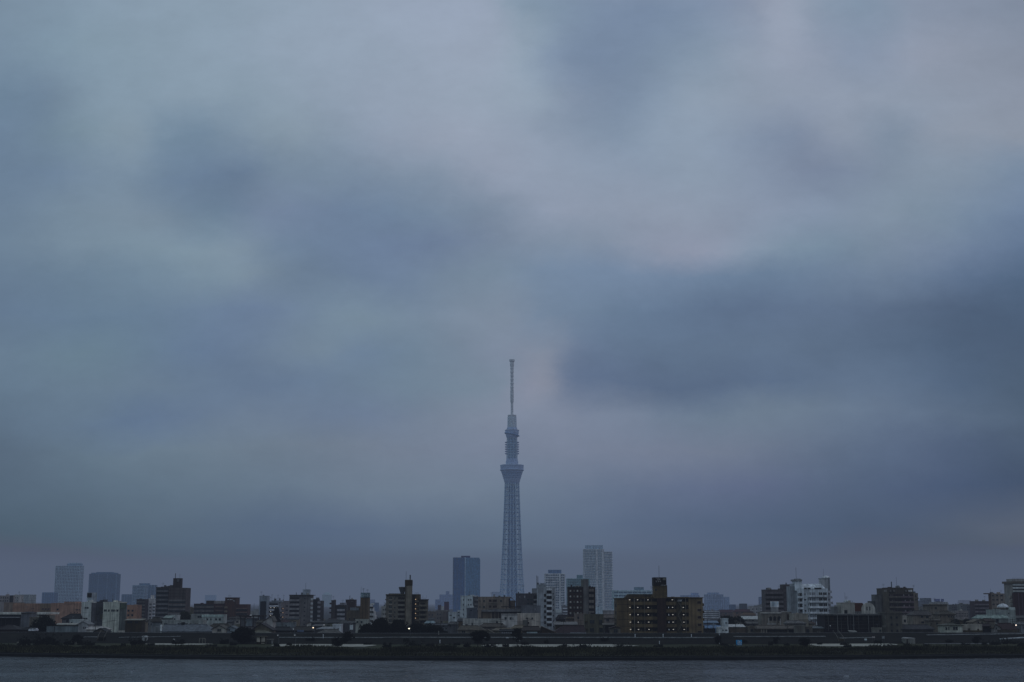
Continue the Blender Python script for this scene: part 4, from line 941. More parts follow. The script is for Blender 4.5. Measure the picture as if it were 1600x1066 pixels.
for q in (376, 383, 395.5, 404, 411): b.block('post', q, q + 1.3, 963.8, 990, m=obs((28, 31, 40), 720), f=.3, d=.6)
b.block('back_wall', 384.5, 395, 966.3, 990, m=obs((66, 80, 92), 720), f=4, d=2); b.block('back_wall', 396.8, 403.6, 966, 990, m=obs((56, 58, 68), 720), f=4, d=2); b.block('back_wall', 376, 383, 966, 990, m=obs((50, 54, 64), 720), f=4, d=2)
b.block('wall_lamp', 391, 394, 961.0, 961.6, m=glow((.9, .95, 1), .6), f=-.3, d=.2)
b = Bld(AP, 'small pale distant blocks with masts left of the glass-fronted block', BL, 391, 405, 956, 1300, rgb=(66, 72, 80)); b.block('wing', 397, 405, 952, 975, f=1, d=6); b.antenna(397, 943, 956, f=3, r=.16); b.antenna(394, 950, 956, f=3, r=.12)
b = Bld('office_building', 'grey-blue glass-fronted narrow block with dark lower glazing', 'office building', 405, 417, 932, 1000, rgb=(58, 70, 86), depth=11); b.part('glazing', 406.5, 940, 416, 985, obs((28, 37, 50), 1000), f=-.1); b.part('glazing', 408.5, 939.5, 415, 940.2, obs((34, 44, 57), 1000), f=-.12)
b = Bld(AP, 'white flats with three rows of bright corridor lamps', BL, 416, 435, 941, 1010, rgb=(58, 66, 80), depth=12)
for yy in rows(944.5, 6.0, 5): b.balcony(416, 435, yy + 1.4, yy + 4.0, m=obs((92, 102, 118), 1010), proud=1.3); b.part('window', 416.6, yy - 1.6, 434.4, yy + 1.2, obs((26, 29, 38), 1010), f=-.05)
for yy in (949.6, 955.6, 961.6):
    for xx in (418.2, 423.6, 428.9, 432.7): b.lamp(xx, yy, st=1.8, w=.5, h=.3, f=-1.0)
b.block('terrace', 424, 440, 938.4, 941, f=2, d=7, m=obs((62, 72, 86), 1010)); b.railing(419, 434, 939, f=.5)
for q, yt in ((424.6, 929), (434, 929.5), (443, 929.5), (429, 934), (436, 934)): b.antenna(q, yt, 941, f=3, r=.09, arms=1)
b.block('roof_gear', 428, 431, 935.5, f=4, d=2, m=METAL); b.block('roof_gear', 436, 437.4, 935, f=4, d=2, m=METAL)
b = Bld(AP, 'mauve flats with a column of small orange stair lamps', BL, 435, 451, 940, 1060, rgb=(60, 60, 70), depth=12)
for yy in rows(946, 6.6, 4): b.window(446.5, yy, 450, yy + 2.2); b.balcony(436, 442, yy + 1, yy + 3.4, m=obs((66, 66, 74), 1060))
for yy in (951, 957.4, 964.4): b.lamp(442.5, yy, (1, .62, .38), 1.0, w=.5, h=.4)
b = house('light gable-ended house wall below the conical tree', 412.5, 427, 971, 963.5, 650, (74, 76, 80), (50, 52, 56), 'gable', depth=9, apex=424)
b = house('big dark-gabled house with wide roof behind the riverside hut', 394, 426, 985, 974.6, 606, (46, 46, 44), (30, 31, 32), 'gable', depth=10, apex=409)
house('lower house with greenish-grey hip roof in front of the big dark gable', 394, 419, 990, 984.8, 588, (28, 29, 30), (50, 54, 52), 'side', hip=(.35, .42), depth=8)
house('dark house roofs below the grey-brown flats', 428, 456, 986, 980, 620, (28, 30, 36), (27, 30, 37), 'side', hip=(.1, .2))
house('house with pale slanted porch roof and blue sheet, left of the street lamp', 452, 488, 986, 979.5, 628, (32, 36, 44), (34, 38, 46), 'side', hip=(.3, .2)).part('blue_sheet', 466, 984.6, 476, 987.5, obs((38, 52, 78), 628), f=-1.2)
house('pale-edged flat roof below the white lit flats', 430, 460, 974.6, 973.4, 690, (52, 62, 72), (56, 66, 74), 'flat', wins=[(447, 977, 449, 979)])
b = Bld(AP, 'grey-brown flats with left balconies and pale water tank on roof', BL, 452, 485.5, 930.4, 960, rgb=(54, 57, 66), depth=13)
for yy in rows(933.4, 6.7, 7):
    b.part('window', 452.6, yy, 467.6, yy + 3.1, obs((32, 34, 42), 960), f=-.06); b.balcony(452, 468, yy + 3.1, yy + 6.3, m=obs((62, 65, 74), 960), proud=1.2); b.balcony(485.6, 490, yy + 1.5, yy + 4.6, m=obs((78, 86, 96), 960), proud=.9)
    b.window(475, yy + 1.2, 477.2, yy + 3.2)
b.block('eave', 451, 488, 929.8, 930.6, m=obs((38, 40, 48), 960), f=-1.4, d=15); b.block('water_tank', 472.5, 483, 921, m=obs((66, 78, 94), 960), f=2, d=4); b.block('roof_gear', 470, 475, 926, f=2.2, d=3, m=obs((48, 56, 70), 960)); b.antenna(462.5, 926, 930, f=2, r=.22); b.antenna(477, 911, 921, f=4, r=.09)
b = Bld(AP, 'narrow dark flats with paler balcony column left of the dome-topped tower', BL, 489, 496, 937.4, 930, rgb=(28, 30, 40), depth=11); b.block('wing', 496, 503, 938.6, 990, m=obs((40, 43, 54), 930), f=.4, d=10)
for yy in rows(940, 7.0, 5): b.balcony(496.4, 501, yy, yy + 3.2, m=obs((64, 68, 80), 930), proud=.9)
b = Bld(AP, 'thin dark tower flats with little side balconies right of the dome-topped tower', BL, 517.6, 522.4, 939, 930, rgb=(38, 40, 50), depth=9)
for yy in (942, 949.2, 956.2): b.balcony(515, 517.6, yy, yy + 2.6, m=obs((34, 36, 46), 930), proud=.5)
b = Bld(AP, 'dark flats with three pale balcony fronts left of maroon block', BL, 522.4, 541, 946.6, 935, rgb=(36, 39, 49), depth=12)
for yy in (951.8, 958.3, 965): b.balcony(527, 539, yy, yy + 3.4, m=obs((68, 72, 84), 935), proud=1.3); b.part('window', 527.2, yy - 2.6, 538.6, yy - .1, GLASS, f=-.05)
b.block('penthouse', 531, 540.5, 941.8, m=obs((62, 66, 80), 935), f=3, d=5)
b = Bld(AP, 'dark maroon square block with thin mast', BL, 540, 554.4, 938, 960, rgb=(38, 38, 48), depth=11); b.block('roof_box', 546, 552, 936.4, f=2, d=4, m=obs((60, 60, 66), 960)); b.antenna(546.4, 930.6, 938, f=2, r=.2); b.part('sign_band', 548, 939.3, 552, 940.6, obs((54, 54, 62), 960))
b = Bld('office_building', 'low tan brick block in front of the maroon block', 'office building', 541, 565, 955, 830, rgb=(48, 47, 48), depth=11); b.block('blue_box', 547.4, 561, 949.6, m=obs((58, 68, 82), 830), f=1.5, d=6); b.block('step', 557, 565, 947.4, m=obs((44, 42, 42), 830), f=2, d=7)
b.window(553, 966, 555, 969); b.window(546, 966, 548, 969)
b = Bld('office_building', 'slim brown tower carrying a teal lettered roof sign', 'office building', 563, 575.4, 933.8, 820, rgb=(50, 45, 43), depth=10)
b.part('pilaster', 566.6, 934, 567.3, 985, obs((40, 38, 38), 820)); b.part('pilaster', 570.6, 934, 571.3, 985, obs((40, 38, 38), 820))
sg = b.block('sign_box', 563.2, 576.8, 926.2, 933.8, m=obs((44, 64, 80), 820), f=-.4, d=5)
lt = MB(); rr = random.Random(5)
for x0, x1, y0, y1 in ((563.8, 566, 930.2, 930.8), (563.8, 566.2, 929, 929.5), (567.2, 568.6, 931.6, 932.2), (567.4, 568, 929.6, 931.4), (569, 569.6, 929.4, 932), (570.6, 571.2, 929.4, 932), (572.2, 576.2, 930, 930.7), (572.4, 576.2, 932, 932.5), (571, 573, 927, 927.7), (564.2, 566.4, 932.4, 932.9), (573.8, 574.3, 928.6, 930)):
    lt.box(b.u(x0), -.55, b.z(y1), b.u(x1), -.42, b.z(y0))
lt.build('sign_marks', obs((76, 100, 116), 820), sg)
b.antenna(563.8, 917, 927, f=1, r=.06); b.antenna(567.4, 919, 927, f=1, r=.08, arms=2)
b = Bld(AP, 'white flats stepping down to the right beside the brown sign tower', BL, 575.4, 580, 944.8, 860, rgb=(84, 90, 98), depth=11)
for i, (x1, yt) in enumerate(((583, 949.4), (585, 955), (586.4, 961))): b.block('step', 580 + i * 1.2, x1, yt, 990, f=.2 + .15 * i, d=9)
for yy in rows(948, 7, 4): b.part('window', 578, yy, 583.4, yy + 2.6, obs((34, 38, 46), 860), f=-.3, b=.2)
house('pale low house with dark windows under the brown sign tower', 555.6, 576, 969.4, 968, 700, (70, 76, 76), (60, 64, 64), 'flat', wins=[(557.6, 970.6, 560.4, 973.6), (564, 970.6, 567, 973.6)])
b = house('small white box house with two narrow dark windows', 520.4, 533.4, 977, 975, 594, (82, 90, 100), (66, 72, 80), 'flat', depth=7, wins=[(522, 981.8, 524, 986.4), (528.2, 981.8, 530, 986.4)])
house('house with pale low roof left of the white box house', 497, 520, 983, 980, 612, (36, 40, 48), (76, 84, 94), 'side', hip=(.3, 0))
house('house with grey slanting roof below the pale low roof', 496, 531, 991, 983.6, 588, (30, 32, 36), (50, 54, 60), 'side', hip=(.35, .2))
b = house('dark blue-grey windowless wall house with a white panel', 535, 547.6, 976, 974.6, 610, (36, 40, 50), (34, 38, 48), 'flat'); b.part('white_panel', 547.4, 976.6, 552.2, 984, obs((76, 86, 94), 610), f=-.5, b=.4)
for k, (a, c, e, r_, Y, w, rf) in enumerate(((487, 512, 973, 970.4, 720, (36, 42, 52), (42, 48, 58)), (508, 540, 971.6, 969, 760, (40, 46, 56), (44, 52, 62)), (528, 556, 973.6, 971, 700, (42, 46, 56), (46, 52, 62)), (490, 506, 978.4, 976, 660, (34, 38, 48), (60, 66, 76)))):
    house(['dark low roofs below the narrow dark flats', 'row of grey-blue roofs under the dome-topped tower', 'grey-blue roofs under the dark balcony flats', 'small roof with pale edge beside the warm street lamp'][k], a, c, e, r_, Y, w, rf, 'side', hip=(.15, .1))

# tan flats with the slim stair tower
b = Bld(AP, 'tan grey flats with slim stair tower and dark sign box on top', BL, 603, 634, 930, 700, rgb=(58, 58, 58), depth=13)
b.block('eave', 602.2, 634.6, 929, 930.4, m=obs((36, 37, 39), 700), f=-1.0, d=14); b.block('penthouse', 607, 632, 927.4, m=obs((50, 51, 55), 700), f=3, d=7)
for yy in rows(933.4, 7.2, 6):
    b.window(608, yy, 612.4, yy + 2.6); b.balcony(607.4, 613, yy + 3.0, yy + 5.0, m=obs((66, 66, 66), 700), proud=.9)
    b.window(616, yy + .4, 618, yy + 3); b.part('window', 622, yy, 633.6, yy + 3.4, obs((30, 31, 34), 700), f=-.06); b.balcony(622, 634, yy + 3.4, yy + 6.4, m=obs((60, 61, 62), 700), proud=1.2)
    b.balcony(601.9, 603, yy + 2.5, yy + 4.6, m=obs((50, 50, 50), 700), proud=.5)
s_ = b.block('stair_tower', 632.4, 643, 906, 999, m=obs((60, 59, 57), 700), f=-2.6, d=5); b.block('sign_box', 632.2, 643.2, 906.6, 914.8, m=obs((34, 34, 38), 700), f=-2.9, d=5.6); b.block('tower_edge', 632.4, 633.8, 915, 999, m=obs((40, 40, 41), 700), f=-2.75, d=.2)
b.block('wing', 643, 655, 928.6, 990, m=obs((40, 39, 40), 700), f=.4, d=12); b.part('stair_recess_shade', 643.4, 930, 648.4, 990, obs((24, 24, 27), 700), f=.2, b=.42)  # dark stair panel: the shade of the recess is put into its colour
for yy in (936.6, 944.0, 951.5, 958.6, 966): b.lamp(649.4, yy, (1, .70, .42), 1.6, w=.34, h=.36, f=0); b.part('stair_parapet', 648.6, yy + 2, 654.8, yy + 4.6, obs((52, 51, 50), 700), f=-.4, b=.42)
b.block('wing', 654.6, 667, 937.6, 990, m=obs((46, 46, 47), 700), f=-.4, d=12); b.block('eave', 654, 667.6, 936.4, 938, m=obs((32, 33, 35), 700), f=-1.2, d=13)
for yy in rows(942, 7.2, 5): b.part('window', 657, yy, 664.4, yy + 2.8, obs((26, 27, 31), 700), f=-.55, b=-.38); b.part('balcony_front', 655.4, yy + 2.8, 668, yy + 5.6, obs((54, 54, 54), 700), f=-1.7, b=-.38)
b.railing(655, 666, 934.8, f=2); b.railing(648, 654, 926.6, f=2)
b.antenna(640.4, 898.4, 907, f=0, r=.32); b.antenna(634, 893, 907, f=0, r=.07)
tk = MB().lathe([(.9, 0), (1.5, 1.6), (1.9, 3.0), (1.2, 3.2)], 12); k_ = tk.build('roof_dish_frame', METAL, b.root); k_.location = (b.u(628.5, 3), 3, b.z(927.4, 3))
b = Bld(AP, 'small white flats peeping out left of the tan flats', BL, 596, 604, 948.4, 850, rgb=(72, 76, 80), depth=9); b.wingrid([599, 602], [953, 959.5, 966], 1.8, 2.2)
b = Bld('office_building', 'mauve double block with pale middle part, hazy, left of the dark blue tower', 'office building', 694, 701, 941, 1700, rgb=(52, 50, 70), depth=12); b.block('wing', 684, 689, 945.5, 970, m=obs((50, 52, 70), 1700), f=1, d=9); b.block('wing', 689, 694, 947, 970, m=obs((78, 84, 94), 1700), f=.5, d=9); b.block('base', 684, 701, 953.5, 970, m=obs((60, 64, 74), 1700), f=-.5, d=9)
b = Bld(AP, 'low brownish hazy block right of the tan flats', BL, 667, 683, 956.4, 1300, rgb=(54, 55, 62), depth=10); b.wingrid([671, 676], [961], 2, 2)
b = Bld(AP, 'low mauve-grey block in front of the mauve double block', BL, 681, 702, 955, 1250, rgb=(56, 58, 66), depth=10); b.block('wing', 692, 702, 956, 985, m=obs((48, 50, 60), 1250), f=-.5, d=8); b.wingrid([684, 688], [960, 966], 1.8, 2)
b = house('white flat-roofed house with window rows below the dark blue tower', 701, 714, 957.4, 955, 900, (76, 86, 96), (70, 80, 90), 'flat', wins=[(702.6, 960.5, 706, 962.6), (708, 964, 711, 966.4)]); b.block('upper_room', 715, 719.4, 953.6, 985, f=.6, d=6); b.wingrid([717], [957, 961.4], 3, 1.6)
house('small house with bright teal roof right of the tan flats', 665, 678, 974, 971, 680, (40, 46, 52), (66, 88, 102), 'side', hip=(.15, .1))
for k, (a, c, e, r_, Y, w, rf) in enumerate(((676, 700, 977.6, 974.6, 650, (40, 46, 56), (40, 46, 58)), (655, 668, 973, 970.4, 760, (52, 58, 66), (56, 64, 72)), (700, 724, 976, 972, 720, (44, 50, 60), (44, 50, 60)))):
    house(['blue-grey roofs right of the teal roof', 'pale house low behind the tree belt', 'grey-blue house with poles left of the long white house'][k], a, c, e, r_, Y, w, rf, 'side', hip=(.15, .1), wins=[(a + 3, e + 1.2, a + 5, e + 3)])
# ------------------------------------------------------------------ city, right half (700..1600 px)
b = Bld(AP, 'white narrow-windowed block below the dark blue tower', BL, 719.5, 739, 932, 830, yaw=-28, xs=747, rgb=(80, 90, 100))
for yy in (937.4, 945, 952.6, 960.4): b.window(723.6, yy - 1.4, 725, yy + 1.4)
for yy in (937.2, 945): b.window(731.4, yy - 1.3, 733, yy + 1.3); b.window(735, yy - 1.3, 736.6, yy + 1.3)
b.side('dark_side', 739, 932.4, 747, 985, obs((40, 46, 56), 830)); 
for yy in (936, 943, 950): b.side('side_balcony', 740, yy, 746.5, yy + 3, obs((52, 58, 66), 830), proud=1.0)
b.railing(722, 745, 931, f=1)
b = Bld('office_building', 'blue-grey windowless box with white tank on its roof', 'office building', 729.5, 745, 951.4, 740, rgb=(40, 48, 62), depth=9); b.block('water_tank', 734.6, 740, 946.6, m=obs((80, 86, 94), 740), f=2, d=3); b.block('roof_step', 733, 744, 949.4, m=obs((60, 66, 76), 740), f=1.4, d=5); b.window(735, 953, 737.2, 955)
b = Bld(AP, 'tan three-storey flats with paired balcony recesses at the foot of the tower', BL, 747, 797, 933.8, 780, rgb=(66, 61, 60), depth=12)
for yy in (937.0, 946.2, 964):
    b.window(755, yy + .8, 757.6, yy + 4); b.part('window', 764, yy, 768, yy + 5.4, obs((32, 31, 34), 780), f=-.06); b.part('window', 769.6, yy, 776.2, yy + 5.4, obs((34, 33, 36), 780), f=-.06)
    b.balcony(763.6, 768.2, yy + 3.6, yy + 6.2, m=obs((60, 57, 58), 780), proud=.8); b.balcony(769.2, 776.6, yy + 3.6, yy + 6.2, m=obs((60, 57, 58), 780), proud=.8)
    b.window(749, yy + 1, 750.6, yy + 3.4)
b.window(781.4, 937.6, 784.4, 940.8); b.part('corner_recess_shade', 794.6, 935, 797.4, 950, obs((30, 28, 32), 780), f=-.1)  # flat dark panel paints the shade of the corner recess
b.block('wing', 797, 805, 938.6, 985, m=obs((62, 55, 54), 780), f=2, d=9)
gr = MB(); z0, z1 = b.z(934.6, 2), b.z(942, 2); u0, u1, u2 = b.u(794.6, 2), b.u(799, 2), b.u(806.4, 2)
gr.poly([(u0, 1.6, z0 - .2), (u1, 1.6, z0), (u2, 1.6, z1), (u0, 11, z0 - .2), (u1, 11, z0), (u2, 11, z1), (u0, 1.6, z0 + .3), (u1, 1.6, z0 + .5), (u2, 1.6, z1 + .4), (u0, 11, z0 + .3), (u1, 11, z0 + .5), (u2, 11, z1 + .4)], [(6, 7, 10, 9), (7, 8, 11, 10), (0, 1, 7, 6), (1, 2, 8, 7), (0, 3, 4, 1), (1, 4, 5, 2), (2, 5, 11, 8)])
gr.build('red_roof', obs((64, 46, 50), 780), b.root); b.antenna(772, 929, 934, f=3, r=.35, name='roof_vent'); b.block('roof_box', 757, 769, 932.6, f=4, d=4, m=obs((76, 82, 90), 780))
b = Bld('parking_deck', 'dark railed rooftop deck with long shaded eave', 'parking deck', 752, 815, 955.8, 700, rgb=(34, 36, 44), depth=10, roof=False); b.block('eave', 752, 816, 953.2, 956, m=obs((54, 58, 68), 700), f=-1.2, d=11); b.block('canopy', 783, 815, 947.6, 949, m=obs((28, 31, 40), 700), f=2, d=6)
for q in (784, 791, 798, 805, 812): b.block('post', q, q + .6, 948.5, 954, m=obs((32, 35, 44), 700), f=2.4, d=.3)
b.part('rail', 770, 951.3, 815, 952.6, obs((48, 52, 62), 700), f=-1.1, b=-1.0); b.part('painted_bay', 754, 956.4, 768, 968, obs((52, 48, 48), 700), f=-.05); b.part('painted_bay', 787, 956, 814, 959.4, obs((20, 20, 24), 700), f=-.1)  # darkest bay strip is the shade under the eave, put into colour
for q in (768, 773, 778.5): b.part('post', q, 956, q + .7, 975, obs((66, 62, 62), 700), f=-.2)
b = Bld(AP, 'dark navy block with two small pale windows', BL, 806, 840, 928.6, 770, rgb=(40, 43, 54), depth=12)
b.window(811.4, 931.6, 813.2, 934, m=obs((58, 62, 74), 770)); b.window(819.2, 931, 820.8, 934, m=obs((80, 86, 96), 770)); b.part('balcony_recess_shade', 834, 930.4, 840, 945, obs((26, 28, 36), 770)); b.balcony(833.6, 840.2, 936, 938.4, m=obs((60, 64, 74), 770)); b.balcony(833.6, 840.2, 943, 945.4, m=obs((60, 64, 74), 770))  # recess behind the balconies is a flat panel coloured dark for shade
for yy in (936, 942): b.window(823.6, yy, 826.4, yy + 2.4); b.window(828.6, yy, 832, yy + 2.6)
b.block('roof_cap', 823, 831.4, 927.4, m=obs((44, 48, 58), 770), f=1, d=6); b.block('roof_box', 831.4, 840.5, 919.4, 935, m=obs((56, 64, 76), 770), f=4, d=6)
b = Bld('office_building', 'flat blue-grey upper block on the beige house', 'office building', 814.5, 844.4, 947.8, 690, rgb=(48, 54, 66), depth=9); b.window(819.6, 951, 821.2, 953, m=obs((58, 63, 75), 690)); b.window(835.4, 950.6, 837, 953.4, m=obs((66, 72, 84), 690))
b = house('beige house wall with two square windows and outdoor tank', 808.6, 844.4, 960, 958, 655, (84, 82, 80), (70, 70, 70), 'flat', depth=8, wins=[(822, 965, 824.6, 967.8), (830.2, 965, 832.8, 967.8)]); b.block('water_tank', 817, 824, 969, 999, m=obs((50, 54, 58), 655), f=-2, d=1.6)
b = house('white house with three windows right of the pale long house', 783.6, 808.4, 961, 959, 650, (82, 84, 88), (40, 42, 48), 'flat', depth=8, wins=[(788.2, 964.4, 791.6, 968.6), (796.4, 964.4, 799.4, 968.4), (801, 965, 801.9, 968.8)])
b.part('parapet_band', 783, 960, 808.6, 961.6, obs((56, 60, 68), 650))
b = house('long pale one-storey house with dark garden openings', 723.4, 783, 968.6, 967, 660, (78, 82, 84), (62, 66, 70), 'flat', depth=8, wins=[(737, 973, 739, 978), (727, 975.4, 731, 978), (775, 970.6, 778, 974)])
house('brown-grey tiled roofs left of the small beige gable', 716, 757, 985, 978, 612, (54, 54, 54), (48, 49, 51), 'side', hip=(.12, .3), wins=[(722, 986, 727, 989)])
house('mauve-grey roof behind the small beige gable', 748, 790, 980, 974.6, 630, (48, 48, 52), (44, 45, 50), 'side', hip=(.2, .15))
house('small beige gable between the two-trunked tree and dark hedge', 753.4, 772, 990.5, 984.8, 590, (62, 62, 60), (52, 52, 51), 'gable', depth=8)
house('house with tan flat verge and hedge under the white house', 770, 806, 985.6, 981.6, 604, (44, 46, 44), (60, 59, 57), 'side', hip=(.2, .3))
b = house('dark house front with a strip of pale upright windows', 781, 803, 986.6, 984, 588, (30, 31, 32), (25, 26, 28), 'side', hip=(.05, .05), depth=6)
for q in (783.6, 787, 790.4, 793.8, 797.2): b.window(q, 987.6, q + 2.6, 990.8, m=obs((76, 80, 92), 588))
b = house('dark gable house with teal strip window below the beige house', 816, 843, 986, 979, 596, (30, 31, 34), (34, 35, 38), 'side', hip=(.12, .08), depth=9); b.part('teal_strip', 823, 987.4, 839.4, 990.2, obs((62, 78, 86), 596), f=-.4)
house('brown gable roof with pale left slope edge beside the slab flats', 843, 871, 990.5, 979.6, 598, (32, 31, 33), (48, 43, 43), 'gable', depth=10, apex=846)
house('tan roof seen between the beige house and its dark neighbour', 800, 818, 982, 977.4, 618, (50, 48, 46), (58, 56, 53), 'side', hip=(.3, .0))
# white slab flats with the balcony column
b = Bld(AP, 'tall white narrow flats with a single column of balconies', BL, 839.6, 868, 919, 750, rgb=(70, 78, 90), depth=13)
b.block('wing', 839.6, 853.4, 913.4, 999, m=obs((66, 76, 88), 750), f=.3, d=12); b.block('lift_room', 845, 853.4, 911.4, m=obs((62, 72, 84), 750), f=3, d=6)
for i, yy in enumerate(rows(919.4, 8.55, 7)):
    b.part('window', 854.4, yy + 3.3, 862, yy + 8.2, obs((28, 30, 38), 750), f=-.1); b.balcony(854, 862.2, yy + 8.4 - 8.55 + .2, yy + 3.2, m=obs((92, 100, 110), 750), proud=1.3)
    b.part('window', 850, yy + 8.6, 853.2, yy + 13.2, obs((30, 33, 42), 750), f=-.05) if i < 6 else None
    b.window(863.6, yy + 7.4, 865.4, yy + 9.6)
b.part('pilaster', 862.2, 917.6, 863, 985, obs((92, 98, 106), 750), f=-1.3, b=.05)
b.antenna(838.8, 899.4, 914, f=1, r=.14); b.antenna(840.6, 900.6, 914, f=1, r=.14); b.block('roof_gear', 838.6, 842, 910.6, f=1, d=3, m=METAL)
# dark brown flats
b = Bld(AP, 'dark brown flats with small white windows and grey centre pier', BL, 888, 930.4, 918.6, 740, rgb=(34, 33, 34), depth=13)
b.block('centre_pier', 911.6, 920, 905, 985, m=obs((52, 55, 62), 740), f=-.6, d=7); b.block('lift_room', 908.6, 912, 905.4, m=obs((54, 60, 64), 740), f=1, d=5)
for yy in rows(923.2, 8.7, 5):
    for xx, bw in ((891.5, 1), (897.4, 0), (902.6, 1), (907.6, 0)): b.window(xx - 1.3, yy - 1.3, xx + 1.0, yy + 1.5, m=obs((86, 88, 88) if bw else (56, 60, 62), 740))
    b.part('sill_band', 888.4, yy + 2.6, 911, yy + 3.2, obs((26, 26, 27), 740)); b.part('window', 920.4, yy + 1.4, 927.6, yy + 5.4, obs((22, 23, 29), 740), f=-.06); b.balcony(920.2, 928, yy - 3, yy + 1.3, m=obs((56, 55, 59), 740), proud=1.1)
b.block('eave', 887.4, 912, 917.8, 918.8, m=obs((26, 26, 28), 740), f=-.5, d=13)
for q in (896, 901, 906): b.block('roof_gear', q, q + 2.2, 916.4, f=1, d=2, m=obs((28, 29, 32), 740))
b.antenna(926, 916.6, 919, f=1, r=.4, name='roof_vent')
# houses below them
b = house('grey-green three-window house in front of the dark brown flats', 913.4, 943, 961.4, 960, 630, (46, 48, 46), (38, 40, 40), 'flat', depth=9, wins=[(921.4, 969, 928.4, 974.4), (936, 968.6, 941, 976), (921.6, 981.4, 927.6, 987.6), (936, 981, 941.4, 988)])
b.balcony(913, 917.6, 970, 973, m=obs((34, 35, 36), 630)); b.balcony(913, 917.6, 982, 985, m=obs((34, 35, 36), 630)); b.block('roof_gear', 923, 930, 957.6, f=1, d=3, m=obs((26, 28, 28), 630)); b.part('edge_wall', 934.6, 961.4, 935.2, 991, obs((38, 40, 39), 630))
house('pinkish flat-topped house left of the grey-green house', 898, 915.4, 960.4, 959, 690, (60, 56, 58), (50, 48, 50), 'flat', depth=8)
house('light grey shed roof over a dark brown gable', 867, 901, 976.6, 972.2, 640, (36, 34, 36), (62, 66, 74), 'shed', depth=8)
house('dark brown house with broad roof left of the grey-green house', 864, 914, 990, 978, 606, (27, 27, 29), (34, 31, 32), 'side', hip=(.35, .05), depth=12)
house('low teal-grey roof at the foot of the grey-green house', 884, 914, 991.4, 989.4, 588, (30, 33, 36), (60, 72, 84), 'side', hip=(.3, .0), depth=5)
house('beige low house with broken roofline behind the light grey shed roof', 884, 900, 967, 964.6, 700, (52, 48, 50), (44, 42, 44), 'side', hip=(.2, .2))
house('small grey gabled hut left of the brown apartment house', 953.6, 969, 981.6, 979.6, 590, (46, 46, 47), (34, 34, 36), 'gable', depth=6, wins=[(958.4, 983, 964.6, 989)])
house('dark porch roof over a dark wall beside the small gabled hut', 943.4, 966, 977, 974.6, 610, (24, 25, 28), (52, 53, 57), 'shed', depth=6)
house('pink-grey house with a dark dormer behind the dark porch', 942, 966, 966, 960.6, 690, (58, 56, 60), (54, 52, 58), 'side', hip=(.1, .25), wins=[(947, 967.6, 951.4, 971)])
b = Bld('warehouse', 'pale blue box with white flat roof behind the pink-grey house', 'warehouse', 931.4, 941.6, 949.2, 1300, rgb=(76, 92, 108), depth=10); b.block('white_roof', 941.6, 966, 952.6, 954, m=obs((96, 108, 120), 1300), f=-1, d=10); b.block('wing', 942.4, 966, 954, 980, m=obs((72, 74, 82), 1300), f=0, d=8)
house('low pale roof left of the dark brown flats', 868, 877, 958, 953, 1000, (78, 88, 98), (70, 82, 94), 'shed', depth=8)
b = Bld(AP, 'small white balconied block deep between slab flats and dark brown flats', BL, 878, 888, 948, 1250, rgb=(56, 62, 76), depth=9)
for yy in rows(950, 4.6, 4): b.balcony(879, 886.6, yy, yy + 1.8, m=obs((84, 90, 104), 1250))
house('dark roofs at the foot of the slab flats', 869, 892, 968, 961, 760, (38, 38, 42), (34, 35, 41), 'side', hip=(.2, .2))

# ------------------------------------------------------------------ the brown apartment house on the levee
Yb = 600
BR = obs((51, 45, 37), Yb); BR2 = obs((58, 50, 40), Yb); BRD = obs((24, 23, 24), Yb)
b = Bld(AP, 'broad brown brick apartment house with lit corridors and sign tower', BL, 986, 1076, 934.6, Yb, rgb=(42, 38, 33), depth=14)
b.block('left_wing', 963.6, 986, 935.2, 1010, m=BR, f=-1.2, d=15); b.block('eave', 962.2, 986, 934.4, 935.4, m=obs((44, 40, 35), Yb), f=-1.7, d=15.6)
b.block('right_wing', 1076, 1098, 934.4, 1010, m=BR2, f=-1.4, d=15); b.block('eave', 1040, 1099.4, 933.4, 934.8, m=obs((46, 40, 34), Yb), f=-1.8, d=15.6)
ph = MB(); z0, z1 = b.z(935, 3), b.z(928.4, 3)
ph.poly([(b.u(975, 3), 3, z0), (b.u(1023, 3), 3, z0), (b.u(1023, 3), 3, z1), (b.u(982, 3), 3, z1), (b.u(975, 3), 9, z0), (b.u(1023, 3), 9, z0), (b.u(1023, 3), 9, z1), (b.u(982, 3), 9, z1)], [(0, 1, 2, 3), (4, 7, 6, 5), (3, 2, 6, 7), (0, 3, 7, 4), (1, 5, 6, 2)])
ph.build('penthouse', obs((38, 37, 37), Yb), b.root)
rp = MB(); rp.poly([(b.u(1016, 1), 1, b.z(935, 1)), (b.u(1023, 1), 1, b.z(935, 1)), (b.u(1023, 1), 1, b.z(925, 1)), (b.u(1016, 1), 4, b.z(935, 1)), (b.u(1023, 1), 4, b.z(935, 1)), (b.u(1023, 1), 4, b.z(925, 1))], [(0, 1, 2), (3, 5, 4), (0, 2, 5, 3)])
rp.build('roof_stair', BR, b.root)
LIT = [937.4, 949.2, 960.6, 972.2, 983.6]
